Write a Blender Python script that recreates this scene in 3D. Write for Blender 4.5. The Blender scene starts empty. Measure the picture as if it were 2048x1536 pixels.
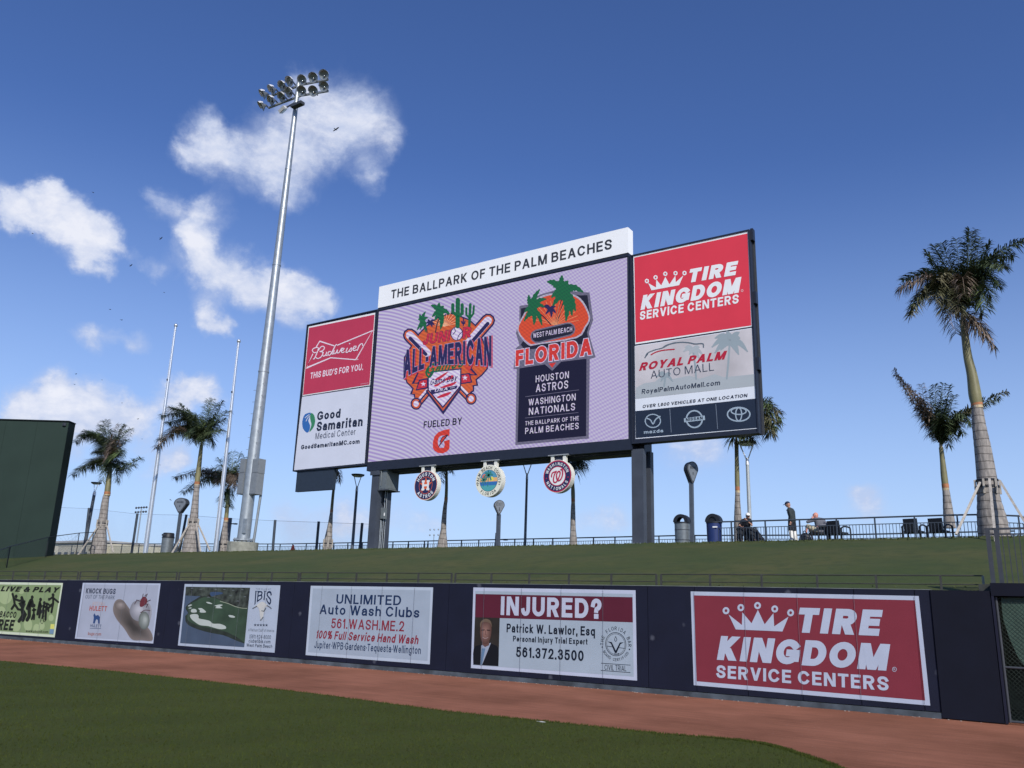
import bpy, bmesh, math, random
from mathutils import Vector, Matrix
from mathutils.geometry import tessellate_polygon
random.seed(7)
SC = bpy.context.scene
COL = SC.collection
R = math.radians
# ------------------------------------------------------------------ camera
F, CX, CY = 1657.0, 1024.0, 768.0            # focal length and centre in photo pixels
EYE = Vector((0, 0, 2.05))
up = Vector((188.0, 6282.603, -F)).normalized()
left = Vector((-2574.0, -360.0, -F)).normalized()
AX = -left; AZ = up; AY = AZ.cross(AX)
ROT = Matrix((AX, AY, AZ))                   # camera space -> world
cam_d = bpy.data.cameras.new('camera'); cam = bpy.data.objects.new('camera', cam_d); COL.objects.link(cam)
cam_d.sensor_width = 36; cam_d.lens = 36 * F / 2048; cam_d.clip_start = .1; cam_d.clip_end = 6000
cam.matrix_world = Matrix.Translation(EYE) @ ROT.to_4x4()
SC.camera = cam
# ------------------------------------------------------------------ light
SUN_EL, SUN_A = R(34), R(50)                 # elevation; angle from -Y towards +X
to_sun = Vector((math.sin(SUN_A) * math.cos(SUN_EL), -math.cos(SUN_A) * math.cos(SUN_EL), math.sin(SUN_EL)))
sd = bpy.data.lights.new('sun', 'SUN'); sd.energy = 4.1; sd.angle = R(.55); sd.color = (1, .955, .88)
so = bpy.data.objects.new('sun', sd); COL.objects.link(so)
so.rotation_euler = to_sun.to_track_quat('Z', 'Y').to_euler(); so.location = (30, -30, 60)
SC.view_settings.view_transform = 'Standard'; SC.view_settings.look = 'None'
SC.view_settings.gamma = 1; SC.view_settings.use_curve_mapping = False
SC.view_settings.exposure = 0.0

def ray(px, py):
    return ROT @ Vector((px - CX, -(py - CY), -F))
def onY(px, py, Y):
    d = ray(px, py); return EYE + d * (Y / d.y)
def onZ(px, py, z=0.0):
    d = ray(px, py); return EYE + d * ((z - EYE.z) / d.z)
def depth(p):
    return -(ROT.transposed() @ (Vector(p) - EYE)).z

W = bpy.data.worlds.new('World'); SC.world = W; W.use_nodes = True
nt = W.node_tree; nt.nodes.clear()
def N(t, **kw):
    n = nt.nodes.new(t)
    for k, v in kw.items(): setattr(n, k, v)
    return n
def L(a, b): nt.links.new(a, b)
def mth(op, a, b=None, clamp=False):
    n = N('ShaderNodeMath', operation=op, use_clamp=clamp)
    for i, v in enumerate((a, b)):
        if v is None: continue
        if isinstance(v, (int, float)): n.inputs[i].default_value = v
        else: L(v, n.inputs[i])
    return n.outputs[0]
sky = N('ShaderNodeTexSky', sky_type='NISHITA', sun_disc=False, sun_elevation=SUN_EL, sun_rotation=math.atan2(to_sun.x, to_sun.y))
sky.altitude = 0; sky.air_density = 1.0; sky.dust_density = .6; sky.ozone_density = 2.0
tc = N('ShaderNodeTexCoord')
hsv = N('ShaderNodeHueSaturation'); hsv.inputs['Saturation'].default_value = 1.0; hsv.inputs['Hue'].default_value = .5
tint = N('ShaderNodeMixRGB', blend_type='MULTIPLY'); tint.inputs[0].default_value = 1; tint.inputs[2].default_value = (.74, .97, 1.52, 1)
L(sky.outputs[0], tint.inputs[1]); L(tint.outputs[0], hsv.inputs['Color'])
def vnoise(scale, detail, amp, src):
    n = N('ShaderNodeTexNoise'); n.inputs['Scale'].default_value = scale; n.inputs['Detail'].default_value = detail
    n.inputs['Roughness'].default_value = .6
    L(src, n.inputs['Vector'])
    s = N('ShaderNodeVectorMath', operation='SUBTRACT'); L(n.outputs['Color'], s.inputs[0]); s.inputs[1].default_value = (.5, .5, .5)
    m = N('ShaderNodeVectorMath', operation='SCALE'); L(s.outputs[0], m.inputs[0]); m.inputs['Scale'].default_value = amp
    a = N('ShaderNodeVectorMath', operation='ADD'); L(src, a.inputs[0]); L(m.outputs[0], a.inputs[1])
    return a.outputs[0]
d1 = vnoise(6, 3, .035, tc.outputs['Generated'])
d2 = vnoise(22, 6, .05, d1)
blobs = [(345, 312, 34, .5), (375, 310, 50, .5), (420, 310, 66, .5), (450, 280, 50, .4), (400, 250, 50, .3), (480, 320, 76, .45), (540, 300, 90, .45), (600, 250, 95, .5), (670, 215, 100, .62), (735, 250, 90, .68), (600, 320, 85, .42), (560, 370, 50, .5), (610, 390, 35, .4), (735, 350, 40, .55), (620, 150, 42, .5), (400, 250, 36, .35), (790, 280, 40, .4),
 (-10, 405, 55, .8), (30, 418, 50, .8), (70, 425, 50, .85), (110, 435, 55, .9), (150, 450, 55, .9), (190, 465, 50, .85), (225, 478, 36, .7), (100, 392, 36, .6), (120, 388, 26, .5), (175, 515, 42, .55), (150, 500, 44, .5), (190, 535, 26, .4),
 (390, 505, 48, 1.0), (400, 480, 42, .9), (450, 550, 62, 1.1), (530, 570, 60, 1.1), (595, 590, 62, 1.1), (650, 602, 36, .9), (330, 540, 36, .35), (280, 525, 22, .25), (430, 440, 55, .62), (325, 425, 42, .5), (300, 410, 26, .4), (370, 460, 44, .5), (395, 420, 36, .45), (570, 555, 30, .6),
 (415, 625, 34, .6), (435, 645, 36, .65), (455, 660, 24, .45), (170, 683, 32, .5), (200, 690, 30, .5), (262, 690, 30, .42), (240, 520, 20, .4), (265, 530, 24, .42), (300, 545, 26, .45),
 (20, 850, 60, .7), (85, 835, 55, .8), (150, 815, 60, .85), (220, 830, 65, .85), (280, 860, 60, .7), (345, 790, 50, 1.0), (395, 790, 44, .95), (430, 810, 30, .6), (90, 785, 40, .35), (250, 800, 34, .4),
 (345, 915, 42, .75), (370, 920, 30, .5), (590, 1052, 46, .55), (700, 1040, 50, .6), (760, 1045, 44, .55), (1220, 1035, 36, .22), (880, 1055, 46, .42), (1400, 890, 60, .4), (1735, 1000, 44, .4), (2000, 240, 60, .1), (100, 1010, 50, .5), (400, 1080, 50, .4), (60, 900, 60, .45), (150, 890, 50, .5), (215, 1040, 45, .4), (300, 960, 40, .3), (560, 1010, 50, .3), (660, 1070, 60, .45), (800, 1010, 40, .25), (830, 1050, 50, .42), (960, 1050, 45, .2), (1180, 1060, 50, .4), (1230, 1030, 44, .45), (1350, 900, 56, .4), (1420, 885, 56, .4), (1480, 930, 50, .18), (1700, 1010, 46, .25), (1750, 1000, 40, .25), (190, 770, 36, .35), (130, 800, 50, .5), (300, 820, 40, .4), (30, 820, 50, .5), (180, 540, 36, .35), (210, 500, 36, .4), (240, 700, 24, .3)]
acc = None
for bx_, by_, br_, bw_ in blobs:
    c = ray(bx_, by_); rr = br_ * 1.35 / c.length; c = c.normalized()
    dn = N('ShaderNodeVectorMath', operation='DISTANCE'); L(d2, dn.inputs[0]); dn.inputs[1].default_value = c
    mr = N('ShaderNodeMapRange', interpolation_type='SMOOTHSTEP'); L(dn.outputs['Value'], mr.inputs['Value'])
    mr.inputs['From Min'].default_value = 0; mr.inputs['From Max'].default_value = rr
    mr.inputs['To Min'].default_value = bw_; mr.inputs['To Max'].default_value = 0
    acc = mr.outputs[0] if acc is None else mth('ADD', acc, mr.outputs[0])
def fbm(scale, detail, rough, off=(0, 0, 0)):
    n = N('ShaderNodeTexNoise'); n.inputs['Scale'].default_value = scale; n.inputs['Detail'].default_value = detail; n.inputs['Roughness'].default_value = rough
    mp = N('ShaderNodeMapping'); mp.inputs['Location'].default_value = off; mp.inputs['Scale'].default_value = (1, 1, 1.7); L(d1, mp.inputs['Vector']); L(mp.outputs[0], n.inputs['Vector']); return n.outputs['Fac']
f1 = fbm(11, 10, .68)
f2 = fbm(11, 4, .6, tuple(-.012 * c for c in to_sun))
wob = mth('MULTIPLY', mth('SUBTRACT', f1, .5), 2.3)
dens = mth('ADD', acc, mth('MULTIPLY', wob, mth('MINIMUM', acc, .55)))
al = N('ShaderNodeMapRange', interpolation_type='SMOOTHSTEP'); L(dens, al.inputs['Value'])
al.inputs['From Min'].default_value = .07; al.inputs['From Max'].default_value = 1.05; al.inputs['To Max'].default_value = .95
# general thin cloud elsewhere in the sky, out of the photo's blue part
ccol = N('ShaderNodeMixRGB'); L(mth('ADD', mth('MULTIPLY', mth('SUBTRACT', dens, .45), .75), mth('MULTIPLY', mth('SUBTRACT', f1, f2), 2.5), True), ccol.inputs[0])
ccol.inputs[1].default_value = (6.2, 7.2, 9.8, 1); ccol.inputs[2].default_value = (10.2, 10.4, 11.4, 1)
mixc = N('ShaderNodeMixRGB'); L(al.outputs[0], mixc.inputs[0])
# pale air low over the horizon
sx = N('ShaderNodeSeparateXYZ'); L(tc.outputs['Generated'], sx.inputs[0])
hz = N('ShaderNodeMapRange'); L(sx.outputs['Z'], hz.inputs['Value'])
hz.inputs['From Min'].default_value = 0; hz.inputs['From Max'].default_value = .5; hz.inputs['To Min'].default_value = 1.0; hz.inputs['To Max'].default_value = 0
hzp = mth('POWER', hz.outputs[0], 1.7)
hmix = N('ShaderNodeMixRGB'); L(hzp, hmix.inputs[0]); L(hsv.outputs[0], hmix.inputs[1]); hmix.inputs[2].default_value = (6.3, 8.5, 12.0, 1)
L(hmix.outputs[0], mixc.inputs[1]); L(ccol.outputs[0], mixc.inputs[2])
bg = N('ShaderNodeBackground'); bg.inputs['Strength'].default_value = .085
wo = N('ShaderNodeOutputWorld'); L(mixc.outputs[0], bg.inputs['Color']); L(bg.outputs[0], wo.inputs['Surface'])

# ------------------------------------------------------------------ materials
def lin(c):
    return tuple(((x / 255) / 12.92 if x / 255 <= .04045 else ((x / 255 + .055) / 1.055) ** 2.4) for x in c)
MATS = {}
def mat(name, col, rough=.6, metal=0.0, var=.12, scale=6.0, bump=0.0, spec=.4, bscale=None, coord='Object'):
    """col is a linear base colour; var = strength of a broad mottling, bump = fine relief"""
    if name in MATS: return MATS[name]
    m = bpy.data.materials.new(name); m.use_nodes = True; t = m.node_tree; p = t.nodes['Principled BSDF']
    p.inputs['Base Color'].default_value = (*col, 1); p.inputs['Roughness'].default_value = rough
    p.inputs['Metallic'].default_value = metal; p.inputs['Specular IOR Level'].default_value = spec
    if var or bump:
        c = t.nodes.new('ShaderNodeTexCoord')
        n = t.nodes.new('ShaderNodeTexNoise'); n.inputs['Scale'].default_value = scale; n.inputs['Detail'].default_value = 6
        t.links.new(c.outputs[coord], n.inputs['Vector'])
        r = t.nodes.new('ShaderNodeMapRange'); r.inputs['From Min'].default_value = .3; r.inputs['From Max'].default_value = .7
        r.inputs['To Min'].default_value = 1 - var; r.inputs['To Max'].default_value = 1 + var
        t.links.new(n.outputs['Fac'], r.inputs['Value'])
        v = t.nodes.new('ShaderNodeVectorMath'); v.operation = 'SCALE'; v.inputs[0].default_value = col
        t.links.new(r.outputs[0], v.inputs['Scale']); t.links.new(v.outputs[0], p.inputs['Base Color'])
        if bump:
            n2 = t.nodes.new('ShaderNodeTexNoise'); n2.inputs['Scale'].default_value = bscale or scale * 8; n2.inputs['Detail'].default_value = 4
            t.links.new(c.outputs[coord], n2.inputs['Vector'])
            b = t.nodes.new('ShaderNodeBump'); b.inputs['Strength'].default_value = bump; b.inputs['Distance'].default_value = .02
            t.links.new(n2.outputs['Fac'], b.inputs['Height']); t.links.new(b.outputs[0], p.inputs['Normal'])
    MATS[name] = m; return m
KB, KW = 1.0, .95
def pb(r, g, b):      # vinyl print on the scoreboard, sRGB as seen -> base colour
    c = lin((r, g, b)); return mat('board_print_%d_%d_%d' % (r, g, b), tuple(min(.82, x * KB) for x in c), .5, var=.035, scale=.8, spec=.3)
def pw(r, g, b):      # matt print on the outfield wall, its shade mixed into the colours
    c = lin((r, g, b)); return mat('wall_print_%d_%d_%d' % (r, g, b), tuple(min(.8, x * KW) for x in c), .75, var=.05, scale=1.6, spec=.15, bump=.15, bscale=60)
def led(r, g, b, s=1.0):      # lit pixels of the video board, with the interference bands of its rows
    nm = 'led_pixels_%d_%d_%d' % (r, g, b)
    if nm in MATS: return MATS[nm]
    m = bpy.data.materials.new(nm); m.use_nodes = True; t = m.node_tree; p = t.nodes['Principled BSDF']
    p.inputs['Base Color'].default_value = (.008, .008, .01, 1); p.inputs['Roughness'].default_value = .55; p.inputs['Specular IOR Level'].default_value = .2
    def M(op, a, b_=None, cl=False):
        n = t.nodes.new('ShaderNodeMath'); n.operation = op; n.use_clamp = cl
        for i, v in enumerate((a, b_)):
            if v is None: continue
            if isinstance(v, (int, float)): n.inputs[i].default_value = v
            else: t.links.new(v, n.inputs[i])
        return n.outputs[0]
    g_ = t.nodes.new('ShaderNodeNewGeometry'); s_ = t.nodes.new('ShaderNodeSeparateXYZ'); t.links.new(g_.outputs['Position'], s_.inputs[0])
    x = M('ADD', s_.outputs['X'], 35.2); z = s_.outputs['Z']
    ph = M('ADD', M('MULTIPLY', z, 1.0), M('ADD', M('MULTIPLY', x, .22), M('MULTIPLY', M('MULTIPLY', x, x), .033)))
    wn = t.nodes.new('ShaderNodeTexNoise'); wn.inputs['Scale'].default_value = .12; wn.inputs['Detail'].default_value = 1; t.links.new(g_.outputs['Position'], wn.inputs['Vector'])
    ph = M('ADD', ph, M('MULTIPLY', wn.outputs['Fac'], 1.2))
    w1 = M('SINE', M('MULTIPLY', ph, 2 * math.pi / .235))
    w2 = M('SINE', M('MULTIPLY', M('SUBTRACT', z, M('MULTIPLY', x, .35)), 2 * math.pi / .21))
    xr = M('DIVIDE', x, 17.0, True)
    w = M('ADD', M('MULTIPLY', w1, M('SUBTRACT', 1.0, M('MULTIPLY', xr, .72))), M('MULTIPLY', w2, M('MULTIPLY', xr, .45)))
    f = M('ADD', M('MULTIPLY', w, .5), .5, True)
    c = lin((r, g, b))
    if min(r, g, b) < 150: c = tuple(x * .82 for x in c)
    mx = t.nodes.new('ShaderNodeMixRGB'); t.links.new(f, mx.inputs[0])
    if min(r, g, b) > 150: lo = (c[0] * .70, c[1] * .56, c[2] * .88); hi = (c[0] * 1.16, c[1] * 1.26, c[2] * 1.05)
    else: lo = (c[0] * .72 + .002, c[1] * .7 + .001, c[2] * .85 + .008); hi = (c[0] * 1.15, c[1] * 1.15, c[2] * 1.15)
    mx.inputs[1].default_value = (*lo, 1); mx.inputs[2].default_value = (*hi, 1)
    t.links.new(mx.outputs[0], p.inputs['Emission Color']); p.inputs['Emission Strength'].default_value = .93 * s
    MATS[nm] = m; return m

M_navyframe = mat('navy_painted_steel', (.016, .02, .035), .45, var=.1)
M_darkpanel = mat('dark_grey_panel', (.022, .034, .055), .6, var=.1)
M_postpaint = mat('charcoal_post_paint', (.052, .06, .078), .5, var=.14, scale=1.5)
M_galv = mat('galvanised_steel', (.36, .39, .41), .42, .55, var=.14, scale=3, bump=.12, bscale=14)
M_alu = mat('brushed_aluminium', (.60, .62, .65), .32, .7, var=.06)
M_white = mat('white_enamel', (.82, .82, .81), .4, var=.02)
M_header = mat('white_header_paint', (.9, .9, .9), .45, var=.012, scale=1)
M_conc = mat('grey_concrete', (.26, .26, .22), .9, var=.25, scale=4, bump=.3)
M_rail = mat('slate_blue_rail_paint', (.042, .055, .075), .5, var=.1)
M_dkmetal = mat('charcoal_metal', (.045, .05, .06), .5, var=.12)
M_black = mat('black_plastic', (.013, .015, .02), .5, var=.15)
M_pad = mat('navy_wall_padding', (.0072, .0095, .024), .7, var=.14, scale=1.2, bump=.15, bscale=50, spec=.25)
M_pad2 = mat('deep_navy_wall_padding', (.005, .0065, .015), .75, var=.14, scale=1.5, spec=.2)
M_pad3 = mat('faded_navy_wall_padding', (.0095, .011, .026), .7, var=.12, scale=1.5, spec=.25)
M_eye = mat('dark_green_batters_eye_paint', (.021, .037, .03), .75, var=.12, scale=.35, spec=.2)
M_eyeside = mat('darker_green_side_and_cap', (.008, .015, .014), .7, var=.12, scale=.5, spec=.2)  # darker green for the wall's side and top cap
M_wood = mat('weathered_pine_board', (.42, .38, .33), .8, var=.2, scale=7, bump=.2)
M_skin = mat('skin', (.42, .22, .15), .55, var=.06)
M_pinkskin = mat('sunburnt_skin', (.62, .27, .2), .55, var=.08)

def scuffs(m, scale=.85, size=.035, col=(.10, .11, .14)):
    """pale ball marks on the padding"""
    t = m.node_tree; p = t.nodes['Principled BSDF']; src = p.inputs['Base Color'].links[0].from_socket
    g = t.nodes.new('ShaderNodeNewGeometry'); nz = t.nodes.new('ShaderNodeTexNoise'); nz.inputs['Scale'].default_value = 9; t.links.new(g.outputs['Position'], nz.inputs['Vector'])
    ad = t.nodes.new('ShaderNodeVectorMath'); ad.operation = 'MULTIPLY_ADD'; t.links.new(nz.outputs['Color'], ad.inputs[0]); ad.inputs[1].default_value = (.07, .07, .07); t.links.new(g.outputs['Position'], ad.inputs[2])
    v = t.nodes.new('ShaderNodeTexVoronoi'); v.inputs['Scale'].default_value = scale; t.links.new(ad.outputs[0], v.inputs['Vector'])
    r = t.nodes.new('ShaderNodeMapRange'); r.inputs['From Min'].default_value = size * 2.2; r.inputs['From Max'].default_value = size; r.inputs['To Max'].default_value = .55; t.links.new(v.outputs['Distance'], r.inputs['Value'])
    x = t.nodes.new('ShaderNodeMixRGB'); t.links.new(r.outputs[0], x.inputs[0]); t.links.new(src, x.inputs[1]); x.inputs[2].default_value = (*col, 1); t.links.new(x.outputs[0], p.inputs['Base Color'])
scuffs(M_pad, 1.5, .06); scuffs(M_pad2, 1.3, .05, (.05, .055, .07))

# ------------------------------------------------------------------ objects
def tag(o, label=None, cat=None, group=None, kind=None):
    if label: o['label'] = label
    if cat: o['category'] = cat
    if group: o['group'] = group
    if kind: o['kind'] = kind
    return o
def empty(name, loc, label=None, cat=None, group=None, rz=0):
    o = bpy.data.objects.new(name, None); COL.objects.link(o); o.location = loc; o.rotation_euler = (0, 0, rz)
    o.empty_display_size = .2
    return tag(o, label, cat, group)
def world_of(o):
    m = Matrix.Translation(o.location) @ o.rotation_euler.to_matrix().to_4x4()
    return m if not o.parent else world_of(o.parent) @ m
class MB:
    """collects shapes given in world coordinates"""
    def __init__(s): s.v = []; s.f = []; s.smooth = []
    def add(s, vs, fs, sm=False):
        k = len(s.v); s.v += [tuple(x) for x in vs]; s.f += [tuple(i + k for i in f) for f in fs]; s.smooth += [sm] * len(fs); return s
    def box(s, a, b, rot=None, bev=0.0):
        a = Vector(a); b = Vector(b); c = (a + b) / 2; h = (b - a) / 2
        vs = []
        for sx_ in (-1, 1):
            for sy_ in (-1, 1):
                for sz_ in (-1, 1):
                    p = Vector((sx_ * h.x, sy_ * h.y, sz_ * h.z)); vs.append(c + (rot @ p if rot else p))
        return s.add(vs, [(0, 1, 3, 2), (4, 6, 7, 5), (0, 4, 5, 1), (2, 3, 7, 6), (0, 2, 6, 4), (1, 5, 7, 3)])
    def tube(s, pts, rad, n=8, cap=True, sm=True, sq=None):
        pts = [Vector(p) for p in pts]
        if isinstance(rad, (int, float)): rad = [rad] * len(pts)
        rings = []; ref = None
        for i, p in enumerate(pts):
            d = (pts[min(i + 1, len(pts) - 1)] - pts[max(i - 1, 0)]).normalized()
            if ref is None: ref = Vector((0, 1, 0)) if abs(d.y) < .9 else Vector((1, 0, 0))
            a = d.cross(ref).normalized(); b = d.cross(a).normalized(); ref = a.cross(d).normalized()
            rings.append([p + (a * math.cos(2 * math.pi * (j + .5) / n) + b * math.sin(2 * math.pi * (j + .5) / n)) * rad[i] for j in range(n)])
        vs = [q for r_ in rings for q in r_]; fs = []
        for i in range(len(pts) - 1):
            for j in range(n):
                k = (j + 1) % n; fs.append((i * n + j, i * n + k, (i + 1) * n + k, (i + 1) * n + j))
        s.add(vs, fs, sm)
        if cap: s.add(rings[0], [tuple(range(n))]); s.add(rings[-1], [tuple(range(n))[::-1]])
        return s
    def bar(s, a, b, w, h=None):
        """square bar between two points"""
        return s.tube([a, b], (w if h is None else (w + h) / 2) * .7071, 4, sm=False)
    def ball(s, c, r, n=10, sc=(1, 1, 1), rot=None):
        vs = []; fs = []; c = Vector(c); m = n // 2 + 1
        for i in range(m + 1):
            th = math.pi * i / m
            for j in range(n):
                ph = 2 * math.pi * j / n
                p = Vector((math.sin(th) * math.cos(ph) * sc[0], math.sin(th) * math.sin(ph) * sc[1], math.cos(th) * sc[2])) * r
                vs.append(c + (rot @ p if rot else p))
        for i in range(m):
            for j in range(n):
                k = (j + 1) % n; fs.append((i * n + j, (i + 1) * n + j, (i + 1) * n + k, i * n + k))
        return s.add(vs, fs, True)
    def prism(s, poly, d):
        """poly: list of world points in a plane; d: extrusion vector"""
        d = Vector(d); a = [Vector(p) for p in poly]; b = [p + d for p in a]; n = len(a)
        tri = tessellate_polygon([a])
        s.add(a, [tuple(t) for t in tri]); s.add(b, [tuple(t)[::-1] for t in tri])
        s.add(a + b, [(i, (i + 1) % n, n + (i + 1) % n, n + i) for i in range(n)])
        return s
    def build(s, name, m, parent=None, label=None):
        me = bpy.data.meshes.new(name)
        if parent is not None:
            inv = world_of(parent).inverted(); vs = [inv @ Vector(v) for v in s.v]
        else: vs = s.v
        me.from_pydata(vs, [], s.f); me.materials.append(m)
        me.polygons.foreach_set('use_smooth', s.smooth); me.update()
        bm = bmesh.new(); bm.from_mesh(me); bmesh.ops.recalc_face_normals(bm, faces=bm.faces); bm.to_mesh(me); bm.free()
        o = bpy.data.objects.new(name, me); COL.objects.link(o)
        if parent is not None: o.parent = parent
        if label: o['label'] = label
        return o
def child_copy(src, parent, mtx=None, name=None):
    """a copy of a part (sharing its mesh) under another thing"""
    o = src.copy(); COL.objects.link(o); o.parent = parent; o.matrix_parent_inverse = Matrix()
    if mtx is not None: o.matrix_basis = mtx
    return o
def copy_tree(o, parent=None):
    c = o.copy(); COL.objects.link(c); c.parent = parent
    for ch in o.children: copy_tree(ch, c)
    return c

# ------------------------------------------------------------------ flat artwork on real panels
class Surf:
    step = .004
    def pt(s, px, py, off=0): u, v = s.uv(px, py); return s.P(u, v, off)
class Board(Surf):
    Y = 37.0
    def uv(s, px, py): p = onY(px, py, s.Y); return p.x, p.z
    def P(s, u, v, off=0): return Vector((u, s.Y - off, v))
class Crop:
    def __init__(s, sf, x, y, k): s.sf, s.x, s.y, s.k = sf, x, y, k
    def px(s, p): return s.x + p[0] / s.k, s.y + p[1] / s.k
    def uv(s, p): return s.sf.uv(*s.px(p))
class Local(Surf):
    """a flat plate of its own: u to the right, v up, metres from its centre, facing -Y"""
    def __init__(s, c): s.c = Vector(c)
    def uv(s, a, b): return a, b
    def P(s, u, v, off=0): return s.c + Vector((u, -off, v))
def emit_poly(mb, sf, uvs, layer):
    pts = [sf.P(u, v, layer * sf.step) for u, v in uvs]
    flat = [Vector((u, v, 0)) for u, v in uvs]
    mb.add(pts, [tuple(t) for t in tessellate_polygon([flat])])
def poly(cr, pts, m, parent, layer, name='print'):
    mb = MB(); emit_poly(mb, cr.sf, [cr.uv(p) for p in pts], layer); return mb.build(name, m, parent)
def polys(cr, lst, m, parent, layer, name='print'):
    mb = MB()
    for pts in lst: emit_poly(mb, cr.sf, [cr.uv(p) for p in pts], layer)
    return mb.build(name, m, parent)
def smooth_path(pts, n=6, closed=False):
    out = []; P = list(pts); k = len(P)
    for i in range(k if closed else k - 1):
        p0, p1, p2, p3 = (P[(i - 1) % k], P[i], P[(i + 1) % k], P[(i + 2) % k]) if closed else (P[max(i - 1, 0)], P[i], P[i + 1], P[min(i + 2, k - 1)])
        for j in range(n):
            t = j / n
            out.append(tuple(.5 * ((2 * b) + (-a + c) * t + (2 * a - 5 * b + 4 * c - d) * t * t + (-a + 3 * b - 3 * c + d) * t ** 3) for a, b, c, d in zip(p0, p1, p2, p3)))
    if not closed: out.append(tuple(P[-1]))
    return out
def circ(c, rx, ry=None, n=28, a0=0, a1=360):
    ry = rx if ry is None else ry
    return [(c[0] + rx * math.cos(R(a0 + (a1 - a0) * i / n)), c[1] + ry * math.sin(R(a0 + (a1 - a0) * i / n))) for i in range(n if a1 - a0 == 360 else n + 1)]
def stroke_mb(mb, cr, pts, w, layer, closed=False, caps=True, taper=None):
    """ribbon of width w (crop pixels) along pts"""
    n = len(pts)
    Lf, Rt = [], []
    for i in range(n):
        a = Vector(pts[(i - 1) % n] if closed else pts[max(i - 1, 0)]); b = Vector(pts[(i + 1) % n] if closed else pts[min(i + 1, n - 1)])
        d = b - a; d = d.normalized() if d.length > 1e-6 else Vector((1, 0)); q = Vector((-d.y, d.x)); p = Vector(pts[i])
        # mitre for sharp corners
        a1 = (p - a); b1 = (b - p); k = 1.0
        if a1.length > 1e-6 and b1.length > 1e-6:
            cs = max(-.8, min(1, a1.normalized().dot(b1.normalized()))); k = min(1.8, 1 / max(.35, math.sqrt((1 + cs) / 2)))
        ww = w * (taper(i / (n - 1)) if taper else 1) * .5 * k
        Lf.append(tuple(p + q * ww)); Rt.append(tuple(p - q * ww))
    for i in range(n if closed else n - 1):
        j = (i + 1) % n; emit_poly(mb, cr.sf, [cr.uv(x) for x in (Lf[i], Lf[j], Rt[j], Rt[i])], layer + (.05 * i if not closed else .12 * (i % 2)))
    if caps and not closed:
        for e, dl in ((pts[0], -.08), (pts[-1], .05 * n + .05)): emit_poly(mb, cr.sf, [cr.uv(x) for x in circ(e, w * .5, n=10)], layer + dl)
def strokes(cr, lst, w, m, parent, layer, name='line', closed=False, caps=True, taper=None):
    mb = MB()
    for k, pts in enumerate(lst): stroke_mb(mb, cr, pts, w, layer + (.11 * k if len(lst) > 5 else 0), closed, caps, taper)
    return mb.build(name, m, parent)
# ---- a plain grotesque alphabet drawn with strokes, so that weight and width can follow each sign
def _arc(cx, cy, rx, ry, a0, a1, n=9): return [(cx + rx * math.cos(R(a0 + (a1 - a0) * i / n)), cy + ry * math.sin(R(a0 + (a1 - a0) * i / n))) for i in range(n + 1)]
XH = .73
def _S(x0, x1, h): return [(x0 + (x1 - x0) * a, h * b) for a, b in smooth_path([(.97, .8), (.82, .95), (.5, 1.0), (.17, .94), (.04, .74), (.2, .57), (.5, .5), (.82, .42), (.98, .25), (.84, .06), (.5, 0), (.18, .05), (.02, .22)], 3)]
def P_(*a): return ('p', [q for s_ in a for q in (s_ if isinstance(s_, list) else [s_])])
def D_(*a): return ('d',) + a
O_ = ('o', .5, .5, .5, .5)
def ring(cx, cy, rx, ry): return ('o', cx, cy, rx, ry)
xr_ = ring(.5, XH / 2, .5, XH / 2)
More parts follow.
